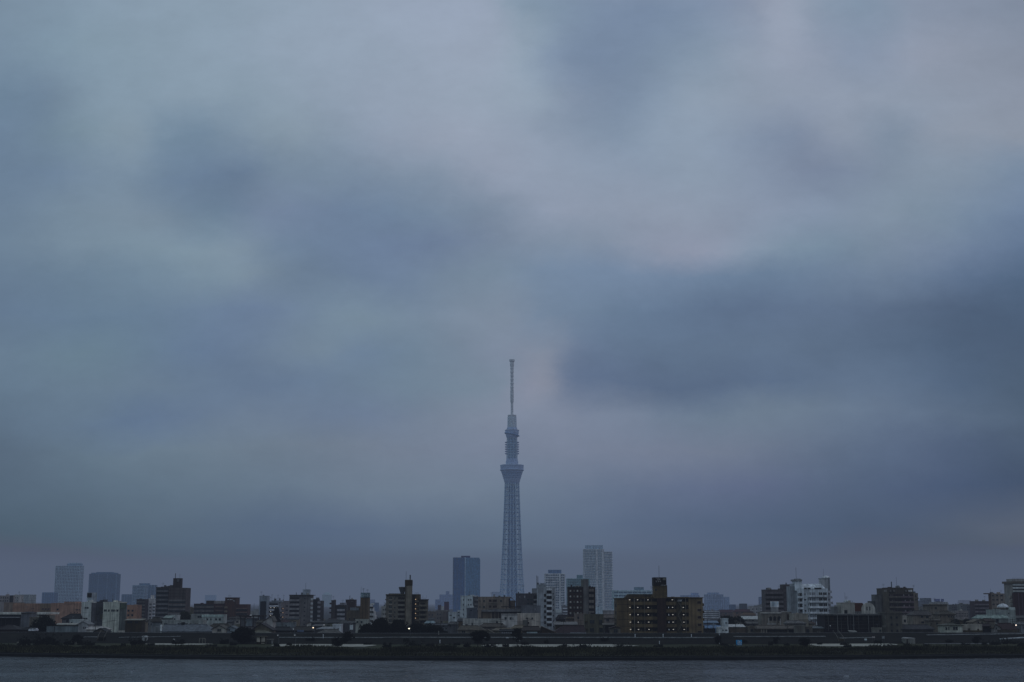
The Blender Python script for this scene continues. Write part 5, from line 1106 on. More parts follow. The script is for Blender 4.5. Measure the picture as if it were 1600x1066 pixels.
for i, yy in enumerate(LIT):
    for x0, x1 in ((986.2, 1027), (1040.4, 1056), (1064.6, 1075.8)):
        b.part('corridor', x0, yy - 1.8, x1, yy + 2.4, BRD, f=-.06, b=.03)
        b.balcony(x0, x1, yy + 3.2, yy + 8.0, m=BR, proud=1.4)
    for xx in (1000.4, 1017): b.part('door', xx, yy - .6, xx + 2.2, yy + 3.2, obs((46, 45, 42), Yb), f=-.12)
    for xx in (983.5, 996.0, 1012.2, 1050.2, 1067.0):
        if not (xx == 1067.0 and i == 0): b.lamp(xx + i * .2, yy, (1, .95, .84), 1.5, w=.46, h=.18, f=-1.5 if xx < 985 else -.9)
    if i: b.lamp(1044.4, yy + .2, (.8, .9, 1), .5, w=.2, h=.5, f=-.6)
    yw = yy + 3.0
    b.part('window', 1088.6, yw - 1.0, 1094.8, yw + 3.4, obs((30, 29, 30), Yb), f=-1.46, b=-1.38)
    fm = MB(); ua, ub, za, zb = b.u(1088.2), b.u(1095.2), b.z(yw + 3.8), b.z(yw - 1.4)
    for q in ((ua, -1.55, za, ub, -1.39, za + .16), (ua, -1.55, zb - .16, ub, -1.39, zb), (ua, -1.55, za + .16, ua + .16, -1.39, zb - .16), (ub - .16, -1.55, za + .16, ub, -1.39, zb - .16)): fm.box(*q)
    fm.build('window_frame', obs((62, 57, 50), Yb), b.root)
    if i < 4: b.block('end_balcony', 1097.8, 1100, yy + 5.4, yy + 9.6, m=obs((44, 38, 31), Yb), f=2, d=5); b.block('end_balcony', 962.2, 963.8, yy + 6, yy + 11, m=obs((32, 30, 28), Yb), f=2, d=5)
    b.part('wall_joint', 964.4, yy + 7 - (i % 2), 985, yy + 7.4 - (i % 2), obs((29, 27, 26), Yb), f=-1.26, b=-1.18)
for i in range(4):      # zigzag escape stair
    y0, y1 = LIT[i] + 2, LIT[i + 1] + 2; sx = (1058.5, 1065) if i % 2 == 0 else (1065, 1058.5)
    st = MB(); a, c = (b.u(sx[0]), -1.6, b.z(y0)), (b.u(sx[1]), -1.6, b.z(y1)); st.bar(a, c, .16); st.bar((a[0], -1.6, a[2] + 1), (c[0], -1.6, c[2] + 1), .07); st.bar((a[0], -.9, a[2]), (c[0], -.9, c[2]), .16)
    st.build('escape_stair', obs((48, 48, 47), Yb), b.root)
b.part('stair_panel', 1056.4, 941, 1064.4, 1000, obs((36, 36, 36), Yb), f=-.5, b=.03)
sk = MB(); sk.poly([(b.u(1057), -1.6, b.z(940)), (b.u(1064), -1.6, b.z(940)), (b.u(1067.4), -.4, b.z(935.4)), (b.u(1061), -.4, b.z(935.4))], [(0, 1, 2, 3)]); sk.build('stair_canopy', obs((66, 70, 78), Yb), b.root)
for xx, r in ((990.6, .17), (1006.6, .09), (1028, .07), (1070.6, .1), (1053, .05)): b.pipe(xx, 935, 992, m=obs((62, 60, 56), Yb), r=r, f=-1.62)
b.block('stair_shaft', 1027, 1040.4, 934.6, 1010, m=obs((31, 29, 28), Yb), f=-2.6, d=8)
tw = b.block('sign_tower', 1022.4, 1042, 915, 935, m=obs((48, 43, 36), Yb), f=-2.4, d=7); b.block('tower_lip', 1040, 1043, 914.6, 930, m=obs((46, 42, 36), Yb), f=-1.6, d=5); b.part('tower_window', 1023.4, 920.4, 1025.4, 923.4, GLASS, f=-2.5, b=-2.38)
sg = b.block('sign_box', 1022.0, 1042, 902.2, 915, m=obs((24, 25, 31), Yb), f=-2.8, d=7.4)
lt = MB()
def mk(x0, y0, x1, y1, f=-2.95): lt.box(b.u(x0), f, b.z(y1), b.u(x1), -2.79, b.z(y0))
mk(1024, 903.2, 1026.4, 903.8); mk(1027.6, 903, 1029, 903.7); mk(1026, 904.6, 1031.4, 905.4); mk(1026.6, 906, 1031, 906.5); mk(1028.4, 904.8, 1029, 906.4)
for q in (1024.2, 1027.4, 1030.4): mk(q, 907.8, q + 1.7, 908.3); mk(q, 908.9, q + 1.7, 909.4); mk(q, 908.3, q + .6, 909); mk(q + 1.1, 908.3, q + 1.7, 909.9)
lt.build('sign_marks', obs((74, 76, 82), Yb), sg)
lt = MB(); mk(1035.2, 903.6, 1040.2, 906.8); lt.build('sign_panel', obs((60, 62, 64), Yb), sg)
lt = MB()
for q, e in ((1032.2, 1033), (1034, 1036.2), (1037, 1040)): mk(q, 914.2, e, 915, -2.9)
lt.build('sign_marks', obs((84, 86, 90), Yb), sg)
b.antenna(1030.6, 884, 903, f=-.5, r=.075); b.block('roof_box', 1050, 1054, 932.4, 934.6, f=3, d=3, m=BR)

# ------------------------------------------------------------------ right of the brown apartment house
b = Bld('office_building', 'low white block with continuous balcony bands right of the brown apartment house', 'office building', 1097, 1124, 955.2, 1000, rgb=(58, 64, 78), depth=12)
for yy in rows(955.4, 3.1, 5): b.balcony(1097, 1124, yy, yy + 1.3, m=obs((88, 94, 106), 1000), proud=1.2)
b.part('end_wall', 1122.6, 955, 1124.2, 985, obs((80, 86, 98), 1000), f=-1.2)
b = house('bright blue low roof with posts beside the white tower house', 1100, 1129, 981.8, 977.8, 620, (28, 33, 42), (46, 78, 116), 'side', hip=(.02, .0), depth=6); b.part('blue_post', 1116.6, 982, 1117.6, 993, obs((44, 72, 106), 620), f=-.6); b.part('blue_post', 1113.4, 973, 1114.2, 982, obs((60, 78, 98), 620), f=-.6)
house('small light blue roof behind the bright blue roof', 1099, 1121, 973.6, 970.6, 700, (52, 62, 76), (52, 76, 104), 'shed', depth=6)
b = house('white two-step tower house with round window', 1127.6, 1137.2, 968, 967, 604, (80, 92, 102), (66, 76, 84), 'flat', depth=5, wins=[(1132.6, 972, 1134.6, 974.8)])
b = house('white low house with two dark windows below the tower house', 1121.6, 1137, 981.6, 980, 592, (90, 96, 100), (70, 84, 92), 'flat', depth=6, wins=[(1127, 984, 1129.6, 985.8), (1131.6, 983.8, 1135.6, 985.8)])
b = house('long low white-roofed shop with brown front', 1138, 1162, 980, 976.4, 606, (44, 44, 46), (96, 102, 108), 'shed', depth=6); b.part('brown_front', 1140, 982, 1166, 991, obs((42, 40, 42), 606), f=-.3); b.window(1147, 982.4, 1151, 984); b.part('blue_box', 1149, 988.6, 1152, 991, obs((50, 70, 90), 606), f=-1)
b = Bld(AP, 'pale mauve flats in the hazy middle distance left of the billboard', BL, 1172, 1187, 948, 1500, rgb=(72, 76, 86), depth=12); b.block('roof_box', 1179, 1183, 946.4, m=obs((48, 50, 58), 1500), f=2, d=4); b.wingrid([1176, 1182], [952, 957], 1.6, 1.8)
b = Bld(AP, 'pale narrow flats with banded balconies left of the dark serrated flats', BL, 1186.6, 1196, 946, 1150, rgb=(66, 70, 80), depth=10)
for yy in rows(948.6, 4.2, 4): b.balcony(1187, 1195, yy, yy + 2.2, m=obs((76, 80, 90), 1150), proud=.8)
house('row of white roofs with small dormers below the pale mauve flats', 1160, 1187, 968, 963.2, 800, (54, 58, 64), (90, 98, 104), 'shed', depth=7, wins=[(1163, 969, 1167, 971), (1174, 969, 1177, 971)])
for k, (a, c, e, r_, Y, w, rf) in enumerate(((1120, 1148, 957, 953, 1700, (58, 58, 68), (60, 58, 68)), (1146, 1176, 956, 952.4, 1500, (62, 56, 62), (60, 54, 60)), (1160, 1180, 961, 958, 1100, (66, 60, 64), (62, 56, 60)), (1163, 1192, 975, 971, 700, (46, 50, 58), (52, 56, 64)))):
    house(['mauve low roofs on the skyline left of the lone grey tower', 'reddish-brown low roofs on the hazy skyline', 'brownish roofs with pale gables right of the evergreens', 'jumble of grey roofs in front of the arched house'][k], a, c, e, r_, Y, w, rf, 'side', hip=(.15, .1), wins=[(a + 4, e + 1.2, a + 7, e + 3), (a + 12, e + 1.2, a + 15, e + 3)])
house('beige wall with one window at the left end of the long low house', 1168, 1187, 980, 978.8, 604, (50, 50, 50), (44, 44, 45), 'flat', depth=6, wins=[(1171.4, 983, 1175, 987)])
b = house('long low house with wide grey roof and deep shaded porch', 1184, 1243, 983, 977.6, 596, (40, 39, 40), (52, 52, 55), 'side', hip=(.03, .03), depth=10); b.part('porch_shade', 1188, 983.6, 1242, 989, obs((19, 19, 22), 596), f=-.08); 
for q in (1187.6, 1191, 1195): b.part('porch_panel', q, 983.4, q + 2.2, 988.6, obs((56, 56, 56), 596), f=-.2)
b.part('porch_step', 1186, 988.8, 1243, 990.2, obs((54, 54, 54), 596), f=-.9)
b = house('square concrete gate block between porch house and lattice-door house', 1242.4, 1256, 978.8, 978, 590, (50, 52, 54), (44, 46, 48), 'flat', depth=5); b.part('joint', 1249, 979, 1249.4, 991, obs((36, 38, 40), 590))
house('small dark house with pale lattice door right of the gate block', 1256, 1268, 981, 979.6, 594, (46, 47, 49), (50, 52, 54), 'flat', depth=6, wins=[(1258, 983, 1263, 989)])
b = Bld('house', 'cream house with row of arched windows under the billboard', 'house', 1189, 1236, 958, 690, rgb=(58, 58, 59), depth=10)
for q in (1201, 1207.6, 1214.4):
    ar = MB(); u0, u1, z0, z1 = b.u(q), b.u(q + 4.6), b.z(970), b.z(965.4); r = (u1 - u0) / 2; n = 10
    pts = [(u0, -.1, z0), (u1, -.1, z0)] + [(u0 + r + r * math.cos(math.pi * i / n), -.1, z1 + r * math.sin(math.pi * i / n)) for i in range(n + 1)]
    ar.poly(pts, [tuple(range(len(pts)))]); ar.build('arched_window', obs((22, 23, 27), 690), b.root)
b.part('cornice', 1188, 957, 1220, 958.6, obs((84, 86, 88), 690), f=-.6); b.part('end_wall', 1199, 966, 1201, 985, obs((70, 72, 74), 690), f=-.4); b.part('garden_wall', 1196, 973.4, 1210, 976, obs((70, 74, 78), 690), f=-3, b=-2.7); b.block('roof_gear', 1222, 1230, 955.4, m=obs((70, 72, 76), 690), f=2, d=4); b.part('dark_bay', 1229, 960, 1238, 980, obs((32, 33, 38), 690))
# billboard
bb = at(1210.5, 949, 700); root = empty('billboard', (bb.x, 700, at(1210, 957.6, 700).z)); tag(root, 'pale blue roof billboard with two rows of blue marks on a grey pedestal', 'billboard')
X = lambda x: at(x, 948, 700).x - bb.x; Z = lambda y: at(1210, y, 700).z - root.location.z
MB().box(X(1205.4), 0, 0, X(1216), 2, Z(949)).build('pedestal', obs((66, 70, 78), 700), root)
pn = MB().box(X(1204), -.3, Z(949), X(1217), .2, Z(939.8)).build('panel', obs((100, 116, 134), 700), root)
lt = MB(); rr = random.Random(9)
for row, ys in ((0, (941.2, 943.4)), (1, (944.8, 947.2))):
    for i in range(4):
        x0 = 1205.6 + i * 2.1; w = 1.5
        if row == 0 and i == 3: continue
        lt.box(X(x0), -.42, Z(ys[1]), X(x0 + .35), -.31, Z(ys[0])); lt.box(X(x0 + .35), -.42, Z(ys[0] + .5), X(x0 + w), -.31, Z(ys[0])); lt.box(X(x0 + .35), -.42, Z(ys[1]), X(x0 + w), -.31, Z(ys[1] - .45))
        if rr.random() < .6: lt.box(X(x0 + .8), -.42, Z(ys[1] - .5), X(x0 + 1.1), -.31, Z(ys[0] + .55))
lt.box(X(1214.4), -.42, Z(944.4), X(1215.2), -.31, Z(940.6)); lt.build('sign_marks', obs((62, 88, 124), 700), pn)
# dark serrated flats
b = Bld(AP, 'dark slate flats with serrated balcony edge and right stair tower', BL, 1196.4, 1224.6, 922.4, 840, rgb=(44, 45, 55), depth=13)
for yy in rows(925, 7.0, 6): b.balcony(1195, 1224, yy, yy + 3.2, m=obs((50, 51, 61), 840), proud=1.4); b.part('window', 1197, yy + 3.2, 1223, yy + 6.4, obs((36, 37, 46), 840), f=-.05)
b.block('tower', 1224.4, 1235.2, 913.2, 985, m=obs((42, 43, 53), 840), f=-.4, d=10); b.block('roof_step', 1219, 1224.6, 919.6, f=2, d=6); b.antenna(1229.4, 910.6, 914, f=2, r=.35); b.railing(1217, 1224, 916, f=2)
for yy in rows(919, 7, 5): b.part('sill_band', 1225, yy, 1234.6, yy + .6, obs((36, 37, 46), 840), f=-.5, b=-.38)
# big white flats
Yw = 740
b = Bld(AP, 'large white flats with stacked long balconies and two roof towers', BL, 1247, 1294, 921, Yw, rgb=(80, 90, 102), depth=14)
WB = obs((104, 114, 126), Yw); WM = obs((84, 94, 107), Yw); WD = obs((62, 70, 82), Yw)
b.block('left_wing', 1236.4, 1246, 916, 990, m=WD, f=3, d=12); b.block('left_step', 1240, 1246, 912, 990, m=obs((66, 74, 86), Yw), f=4, d=9)
b.block('left_tower', 1243.6, 1254, 907.4, 923, m=WM, f=1, d=8); b.block('tower_crown', 1242, 1254.8, 905.4, 908.2, m=obs((56, 62, 72), Yw), f=.5, d=9); b.block('crown_frame', 1244.8, 1252.6, 904.2, 905.5, m=WD, f=1, d=5)
tr = MB(); z0, z1 = b.z(921), b.z(912.4, 4)
tr.poly([(b.u(1254), 0, z0), (b.u(1291.6), 0, z0), (b.u(1254), 4, z1), (b.u(1287), 4, z1), (b.u(1254), 10, z1), (b.u(1287), 10, z1), (b.u(1254), 10, z0), (b.u(1291.6), 10, z0)], [(0, 1, 3, 2), (2, 3, 5, 4), (1, 7, 5, 3), (0, 2, 4, 6), (4, 5, 7, 6)])
tr.build('sloped_top', WM, b.root)
for x0, x1 in ((1257.6, 1261.4), (1263, 1267.4), (1273.6, 1284.4)): b.part('window', x0, 918.4, x1, 920.8, obs((28, 32, 40), Yw), f=-.2, b=1.4)
b.block('right_tower', 1286, 1298, 904.2, 990, m=obs((76, 82, 92), Yw), f=5, d=8); b.block('tower_cap', 1285.4, 1298.4, 903.4, 904.6, m=WD, f=4.6, d=9); MB().lathe([(2.1, 0), (2.1, .5), (1.2, 1.1), (.3, 1.3)], 16).build('tank_dome', WB, b.root).location = (b.u(1292, 8), 8, b.z(903.6, 8))
b.block('ring_pipe', 1296.2, 1298.2, 902.4, 925, m=WD, f=4.4, d=1)
for i, yy in enumerate(rows(925.4, 8.7, 7)):
    b.balcony(1246.4, 1254, yy + 6.3, yy + 9.2, m=WM, proud=1.2); b.part('window', 1249.6, yy + 1.4, 1253.4, yy + 6, obs((30, 33, 42), Yw), f=-.07); b.part('window', 1246.8, yy + 1.6, 1249.3, yy + 6, obs((62, 68, 78), Yw), f=-.05)
    x0 = 1262.6
    b.balcony(x0, 1293.6, yy + 4.6, yy + 7.6, m=WB, proud=1.5)
    b.window(1256.6, yy + 1.8, 1259.6, yy + 4.4, m=GLASS if i in (1, 3) else obs((58, 65, 76), Yw))
    for q, e, dk in ((1262.6, 1263.6, 1), (1265.6, 1267, 1), (1268.6, 1274.4, 0), (1280, 1285.6, 1), (1286.6, 1292.4, 1)): b.window(q, yy + .4, e, yy + 4.6, m=obs((34, 37, 46), Yw) if dk else obs((60, 66, 78), Yw), frame=WM)
for i, yy in enumerate(rows(918, 8.7, 5)):
    q = 1294.6 + (i % 2) * .6 + i * .35; st = MB(); u0 = b.u(1294, 3); u1 = b.u(1300 + i * .8, 3); st.box(u0, 2.6, b.z(yy + 8.7, 3), u1, 6.6, b.z(yy + 5, 3)); st.build('stair_landing', obs((72, 78, 90), Yw), b.root)
b.antenna(1245.6, 887, 905, f=3, r=.085); b.antenna(1288.6, 889, 905, f=7, r=.05)
b.part('edge_pier', 1254.2, 922, 1256, 990, WM, f=-.6)
b = Bld('office_building', 'plain cream windowless block in front of the white flats', 'office building', 1238.6, 1262, 960.4, 660, rgb=(70, 70, 68), depth=9); b.part('lower_band', 1247, 967.6, 1262, 985, obs((60, 60, 58), 660), f=-.5); b.railing(1240, 1254, 959.4, f=.4)
house('grey house jumble with aerials below the cream block', 1230, 1258, 974.6, 970, 630, (52, 56, 62), (54, 58, 66), 'side', hip=(.1, .3), wins=[(1234, 976, 1238, 978)])
house('low dark houses with blue-white eave at the foot of the white flats', 1258, 1288, 982, 979.6, 606, (34, 36, 40), (60, 70, 82), 'shed', depth=5)
# long dark glazed hall with grey end block
b = Bld('depot', 'long dark hall with pale poles and flat roof beside the levee stairs', 'depot', 1288, 1383, 961.4, 604, rgb=(24, 27, 32), depth=16, roof=False)
b.block('flat_roof', 1286.6, 1384, 959.4, 961.6, m=obs((44, 48, 55), 604), f=-1.6, d=18)
for i, q in enumerate((1292, 1306.4, 1312, 1322.4, 1326.6, 1331.4, 1339, 1354.6, 1362, 1371)): b.pipe(q, 961, 986 + (i % 3) * 2, m=obs((58, 62, 68), 604) if q in (1306.4, 1324, 1331.4, 1354.6, 1322.4) else obs((38, 42, 48), 604), r=.10, f=-1.4, name='pole')
for yy in (966, 971.4, 976, 981.6): b.part('rail', 1288.6, yy, 1382.6, yy + .35, obs((36, 40, 46), 604), f=-.5, b=-.4)
for q in (1296, 1318, 1336, 1347, 1366, 1374): b.part('bay_panel', q, 963.5 + q % 3, q + 5.5, 969.5, obs((31, 34, 40) if q % 2 else (34, 31, 36), 604), f=-.12)
b.part('wall_lamp', 1295, 977.4, 1295.8, 978.4, glow((.9, .95, 1), .12), f=-.7, b=-.5)
house('pale van-like shed with dark door in front of the dark hall', 1363.6, 1376, 982.6, 981, 590, (58, 60, 60), (52, 54, 54), 'flat', depth=4, wins=[(1372, 984, 1375.2, 987.4)])
house('low pale canopy tip beside the levee stairs', 1328, 1335, 987.6, 986, 588, (50, 54, 58), (76, 80, 84), 'shed', depth=3)
b = Bld('office_building', 'dark grey three-storey end block with six small windows', 'office building', 1383, 1408.4, 958.6, 596, rgb=(42, 44, 47), depth=12); b.wingrid([1391.6, 1400.2], [965, 976, 985.6], 3.2, 3.6); b.block('roof_lip', 1382.4, 1409, 957.8, 958.8, f=-.3, d=12.6)
b.balcony(1377, 1382.6, 977, 980, m=obs((40, 43, 48), 596), proud=.8)
# cream hall with round arch gable
b = Bld('assembly_hall', 'cream building with round-arched gable and dark red barrel roof', 'hall', 1315.6, 1335.4, 943, 690, rgb=(74, 76, 76), depth=12)
b.block('left_wing', 1303.4, 1313, 948, 985, m=obs((56, 60, 68), 690), f=5, d=9); b.block('left_wing', 1310, 1317, 946, 985, m=obs((66, 69, 72), 690), f=3, d=9); b.part('round_door', 1319, 953.4, 1323.4, 960, obs((22, 23, 28), 690), f=-.1); MB().lathe([(1.3, 0), (1.2, .5), (.6, 1.0), (.1, 1.2)], 14).build('tank_dome', PALE, b.root).location = (b.u(1322.5, 4), 4, b.z(941, 4)); b.block('roof_box', 1319, 1326, 941.4, m=obs((52, 52, 54), 690), f=2, d=5)
ar = MB(); n = 16; u0, u1 = b.u(1346), b.u(1367.4); zb_, zt = b.z(990), b.z(941.6); zs = b.z(956); r = (u1 - u0) / 2
arc = [(u0 + r - r * math.cos(math.pi * i / n), zs + (zt - zs) * math.sin(math.pi * i / n) ** .8) for i in range(n + 1)]
for y_ in (0, 1.0): ar.v += [(u0, y_, max(0, zb_))] + [(a, y_, c) for a, c in arc] + [(u1, y_, max(0, zb_))]
m_ = n + 3; ar.f += [list(range(m_)), list(range(m_, 2 * m_))[::-1]] + [[i, (i + 1) % m_, m_ + (i + 1) % m_, m_ + i] for i in range(m_)]; ar.m += [0] * (m_ + 2)
g_ = ar.build('arched_gable', obs((82, 84, 84), 690), b.root)
bv = MB()
for y_ in (1.0, 13.0): bv.v += [(a, y_, c - .6) for a, c in arc]
bv.f += [[i, i + 1, n + 2 + i, n + 1 + i] for i in range(n)]; bv.m += [0] * n; bv.build('barrel_roof', obs((46, 38, 40), 690), b.root)
for q in (1353.6, 1358): b.part('slit_window', q, 948, q + 1.6, 954, GLASS, f=-.1)
b.block('red_roof', 1335.4, 1348, 942.2, 955.6, m=obs((48, 32, 30), 690), f=2, d=9); b.block('link_wing', 1335.4, 1346.2, 955.6, 990, m=obs((54, 58, 68), 690), f=1.4, d=9); b.wingrid([1338.6, 1343], [958], 2, 2.4)
b.antenna(1331.6, 938.6, 943, f=2, r=.1); b.antenna(1320.8, 926, 942, f=5, r=.05)
# dark terraced flats
b = Bld(AP, 'dark terraced flats with open roof loggias and two masts', BL, 1380, 1428, 920.4, 800, rgb=(40, 41, 46), depth=13)
b.block('crown', 1386, 1418, 918.2, f=1, d=9); b.block('left_step', 1369, 1380.4, 929, 990, m=obs((46, 50, 58), 800), f=2, d=10); b.block('left_step', 1362, 1370, 939.2, 990, m=obs((42, 47, 56), 800), f=4, d=9)
b.part('plain_wall', 1380, 920.6, 1389, 990, obs((44, 46, 49), 800), f=-.8)
for x0, x1, c in ((1381.6, 1385.6, 62), (1390.4, 1393.4, 52), (1396, 1399, 54), (1415, 1417.6, 54), (1420, 1425.6, 86)): b.part('loggia', x0, 921.8, x1, 925, obs((c, c + 2, c + 8), 800), f=-.9, b=.03)
for i, yy in enumerate(rows(928.6, 8.05, 5)):
    b.balcony(1389, 1408, yy + 3, yy + 5.4, m=obs((52, 52, 55), 800), proud=1.4); b.balcony(1408, 1428, yy + 3, yy + 5.4, m=obs((56, 50, 62), 800), proud=1.4)
    b.part('window', 1389.4, yy, 1427.6, yy + 3, obs((31, 31, 38), 800), f=-.05)
    for q, c in ((1391.6, 52), (1394.4, 44), (1411.8, 66), (1420, 60)): b.part('curtain', q + (i % 2) * 2, yy + .4, q + 1.8 + (i % 2) * 2, yy + 3, obs((c, c, c + 8), 800), f=-.1, b=-.05)
b.antenna(1394.4, 909, 919, f=2, r=.3); b.antenna(1402.4, 902, 919, f=2, r=.07); MB().lathe([(1.2, 0), (.9, .8), (.2, 1.2)], 12).build('roof_dish', METAL, b.root).location = (b.u(1404.4, 3), 3, b.z(918.2, 3))
b = Bld(AP, 'narrow beige flats attached behind the dark terraced flats', BL, 1427.6, 1435, 928, 830, rgb=(60, 58, 58), depth=10); b.wingrid([1431.4], [931.6, 937.4], 2, 2.4); b.balcony(1433, 1435.6, 934, 936, proud=.6)
b = Bld('office_building', 'low pale hazy building carrying the far blue sign', 'office building', 1456, 1481, 941.4, 1500, rgb=(70, 76, 86), depth=10); b.wingrid([1460, 1465, 1470, 1475], [944.6], 2.4, 1.4)
sb = at(1467.5, 941, 1490); r_ = empty('roof_sign', (sb.x, 1490, b.H)); tag(r_, 'deep blue two-panel sign on the pale hazy building at right', 'sign')
for x0, x1 in ((1460, 1468.6), (1470.4, 1474.8)):
    a, c = at(x0, 940, 1490), at(x1, 936, 1490); pn = MB().box(a.x - sb.x, 0, a.z - b.H, c.x - sb.x, .4, c.z - b.H).build('panel', obs((46, 58, 98), 1490), r_)
    lt = MB(); zc = (a.z + c.z) / 2 - b.H
    for i in range(int((x1 - x0) / 1.4)): q = a.x - sb.x + .6 + i * .95; lt.box(q, -.1, zc - .5, q + .5, -.02, zc + .5)
    lt.build('sign_marks', obs((64, 76, 114), 1490), pn)
MB().box(-4, .1, -.1, 4, .3, at(1467, 940, 1490).z - b.H).build('support', obs((66, 72, 82), 1490), r_)
for k, (x0, x1, yt, Y, c) in enumerate(((1474, 1482, 943, 1600, (74, 78, 86)), (1481, 1489, 945.4, 1450, (66, 70, 78)), (1487, 1502, 946, 1350, (50, 56, 68)), (1501, 1512, 944.6, 1300, (56, 62, 72)), (1510, 1523, 945.6, 1250, (48, 54, 66)), (1492, 1512, 955.6, 1000, (66, 66, 72)), (1436, 1456, 949, 1200, (62, 66, 72)))):
    b = Bld(AP, ['pale hazy low block right of the far blue sign', 'grey hazy block with ledge right of the far blue sign', 'blue-grey hazy block of dark upright windows', 'hazy block with rooftop box behind the greenery', 'dark blue-grey hazy block with upright windows left of the dark slatted flats', 'pinkish low block above the garden trees', 'pale block behind the grey-roofed beige house'][k], BL, x0, x1, yt, Y, rgb=c, depth=10)
    n = int((x1 - x0) / 2.4); b.wingrid([x0 + 1.6 + i * 2.4 for i in range(n)], [yt + 3.4, yt + 7], 1.2, 2.4)
b.block('roof_box', 1444, 1450, 946.4, f=2, d=5)
# right houses
b = house('beige four-window house with grey roof right of the dark end block', 1425.6, 1453, 961.6, 954.6, 640, (60, 58, 57), (42, 45, 54), 'side', hip=(.28, .05), depth=9, wins=[(1437.6, 962.6, 1442, 965.4), (1445.6, 962.8, 1450, 966), (1438, 971, 1442.6, 974), (1445.6, 971.4, 1450, 974.6)])
house('small white house with one dark window right of the dark end block', 1408.6, 1416.4, 964, 963, 615, (76, 76, 74), (60, 60, 60), 'flat', depth=5, wins=[(1411, 968, 1414.4, 972.6)])
house('dark violet house behind the small white house', 1414, 1428, 963, 960, 700, (36, 36, 46), (38, 38, 48), 'side', hip=(.1, .1))
b = house('low navy shed roof below the beige four-window house', 1408, 1457, 983.6, 976.6, 596, (32, 35, 42), (36, 41, 52), 'side', hip=(.02, .12), depth=9)
b = Bld(AP, 'beige four-storey block with single window column', BL, 1452, 1480, 945.6, 680, rgb=(58, 57, 58), depth=11)
for yy in (950.4, 958.4, 966.6): b.window(1460.4, yy - 1.6, 1463.4, yy + 1.6); b.window(1455, yy - 1.2, 1456.6, yy + 1.2, m=obs((46, 46, 50), 680))
b.block('eave', 1450, 1482, 945, 945.8, m=obs((42, 44, 50), 680), f=-.6, d=12)
house('house with dark hip roof and row of three small windows', 1467, 1491, 960.6, 955, 650, (56, 54, 53), (40, 42, 47), 'side', hip=(.28, .24), depth=10, wins=[(1467.8, 962.6, 1469.4, 964.8), (1480.2, 962.4, 1482.2, 964.8), (1484.6, 962.4, 1486.8, 964.8), (1488, 962.6, 1490, 964.8)])
house('beige lower floor house beside the utility poles', 1452, 1468, 970, 967, 620, (52, 51, 50), (46, 47, 50), 'side', hip=(.2, .1), wins=[(1461, 973, 1464, 977)])
b = house('pale greenish hip-roofed house with one wide window on the levee', 1473.4, 1502, 977.6, 974, 590, (78, 84, 80), (44, 50, 52), 'side', hip=(.42, .42), depth=9, wins=[(1475, 980, 1478, 984.6), (1479.4, 980, 1481.2, 984.6), (1487, 979.4, 1494.2, 984.8)])
b = house('long cream garden wall with two dark gates', 1502, 1532.4, 977.2, 976, 592, (74, 74, 71), (60, 60, 58), 'flat', depth=1.0); b.part('gate', 1510, 982, 1513.6, 985, obs((36, 36, 38), 592)); b.part('gate', 1524.6, 982.6, 1527.6, 985, obs((36, 36, 38), 592)); b.part('base_course', 1500, 985, 1533, 988, obs((34, 34, 34), 592), f=-.3)
house('cream gable house with two small windows behind the garden wall', 1518.6, 1541, 972.6, 968.4, 625, (66, 64, 60), (54, 52, 50), 'gable', depth=8, wins=[(1526, 971.4, 1528, 974), (1531.6, 971.4, 1533.6, 974)])
house('brown-roofed house right of the cream gable house', 1540, 1553, 971, 967, 640, (60, 58, 56), (40, 37, 37), 'side', hip=(.05, .2))
house('dark carport roof left of the white-gabled house', 1532, 1551, 979, 975, 596, (22, 22, 24), (31, 31, 35), 'side', hip=(.1, .05), depth=7)
house('small white-gabled house with one window near the lamp', 1551, 1561, 981.6, 976, 592, (66, 68, 72), (40, 40, 44), 'gable', depth=7, apex=1553, wins=[(1553.4, 980.6, 1555.6, 983.6)])
house('dark brown broad roof beside the white-gabled house', 1558, 1588, 984, 974, 602, (34, 33, 35), (36, 33, 34), 'side', hip=(.25, .15), depth=11)
house('low grey fence house at right under the lamp', 1560, 1590, 986, 984.4, 588, (38, 38, 40), (44, 44, 46), 'flat', depth=3)
house('light blue-grey house at the right edge', 1593, 1612, 976, 972.6, 605, (56, 62, 72), (50, 56, 66), 'side', hip=(.2, 0), wins=[(1597, 979, 1600, 983)])
b = house('pale teal long sloped roof house in front of slatted flats', 1527.4, 1574, 966.6, 961.6, 655, (60, 68, 72), (70, 90, 92), 'side', hip=(.08, 0), depth=8, wins=[(1545.4, 967, 1550.6, 972), (1554.4, 967, 1559, 973), (1537, 967.4, 1541, 970)])
b = Bld('office_building', 'stepped white-green building with white dome tank on roof', 'office building', 1552, 1586, 954.4, 670, rgb=(66, 76, 80), depth=11); b.block('right_step', 1578.6, 1586, 949, f=.3, d=8, m=obs((76, 86, 90), 670)); b.block('terrace', 1558, 1578.6, 950.6, m=obs((34, 38, 42), 670), f=3, d=5); b.part('panel', 1555, 957, 1563.6, 963, obs((56, 66, 74), 670)); b.window(1574.4, 957.6, 1576, 959.4)
b.part('ledge', 1552, 962.6, 1586, 963.2, obs((82, 92, 96), 670)); MB().lathe([(2.6, 0), (2.5, .5), (1.6, 1.3), (.4, 1.7)], 18).build('tank_dome', obs((100, 112, 120), 670), b.root).location = (b.u(1566.6, 5), 5, b.z(949, 5)); b.railing(1553, 1578, 952.6, f=.4)
b = Bld(AP, 'dark violet flats with fine slatted balconies at right', BL, 1523, 1546, 940.4, 1000, rgb=(40, 40, 52), depth=11)
for yy in rows(943.6, 5.6, 5): b.balcony(1523, 1545.6, yy, yy + 2.4, m=obs((54, 54, 66), 1000), proud=1.2)
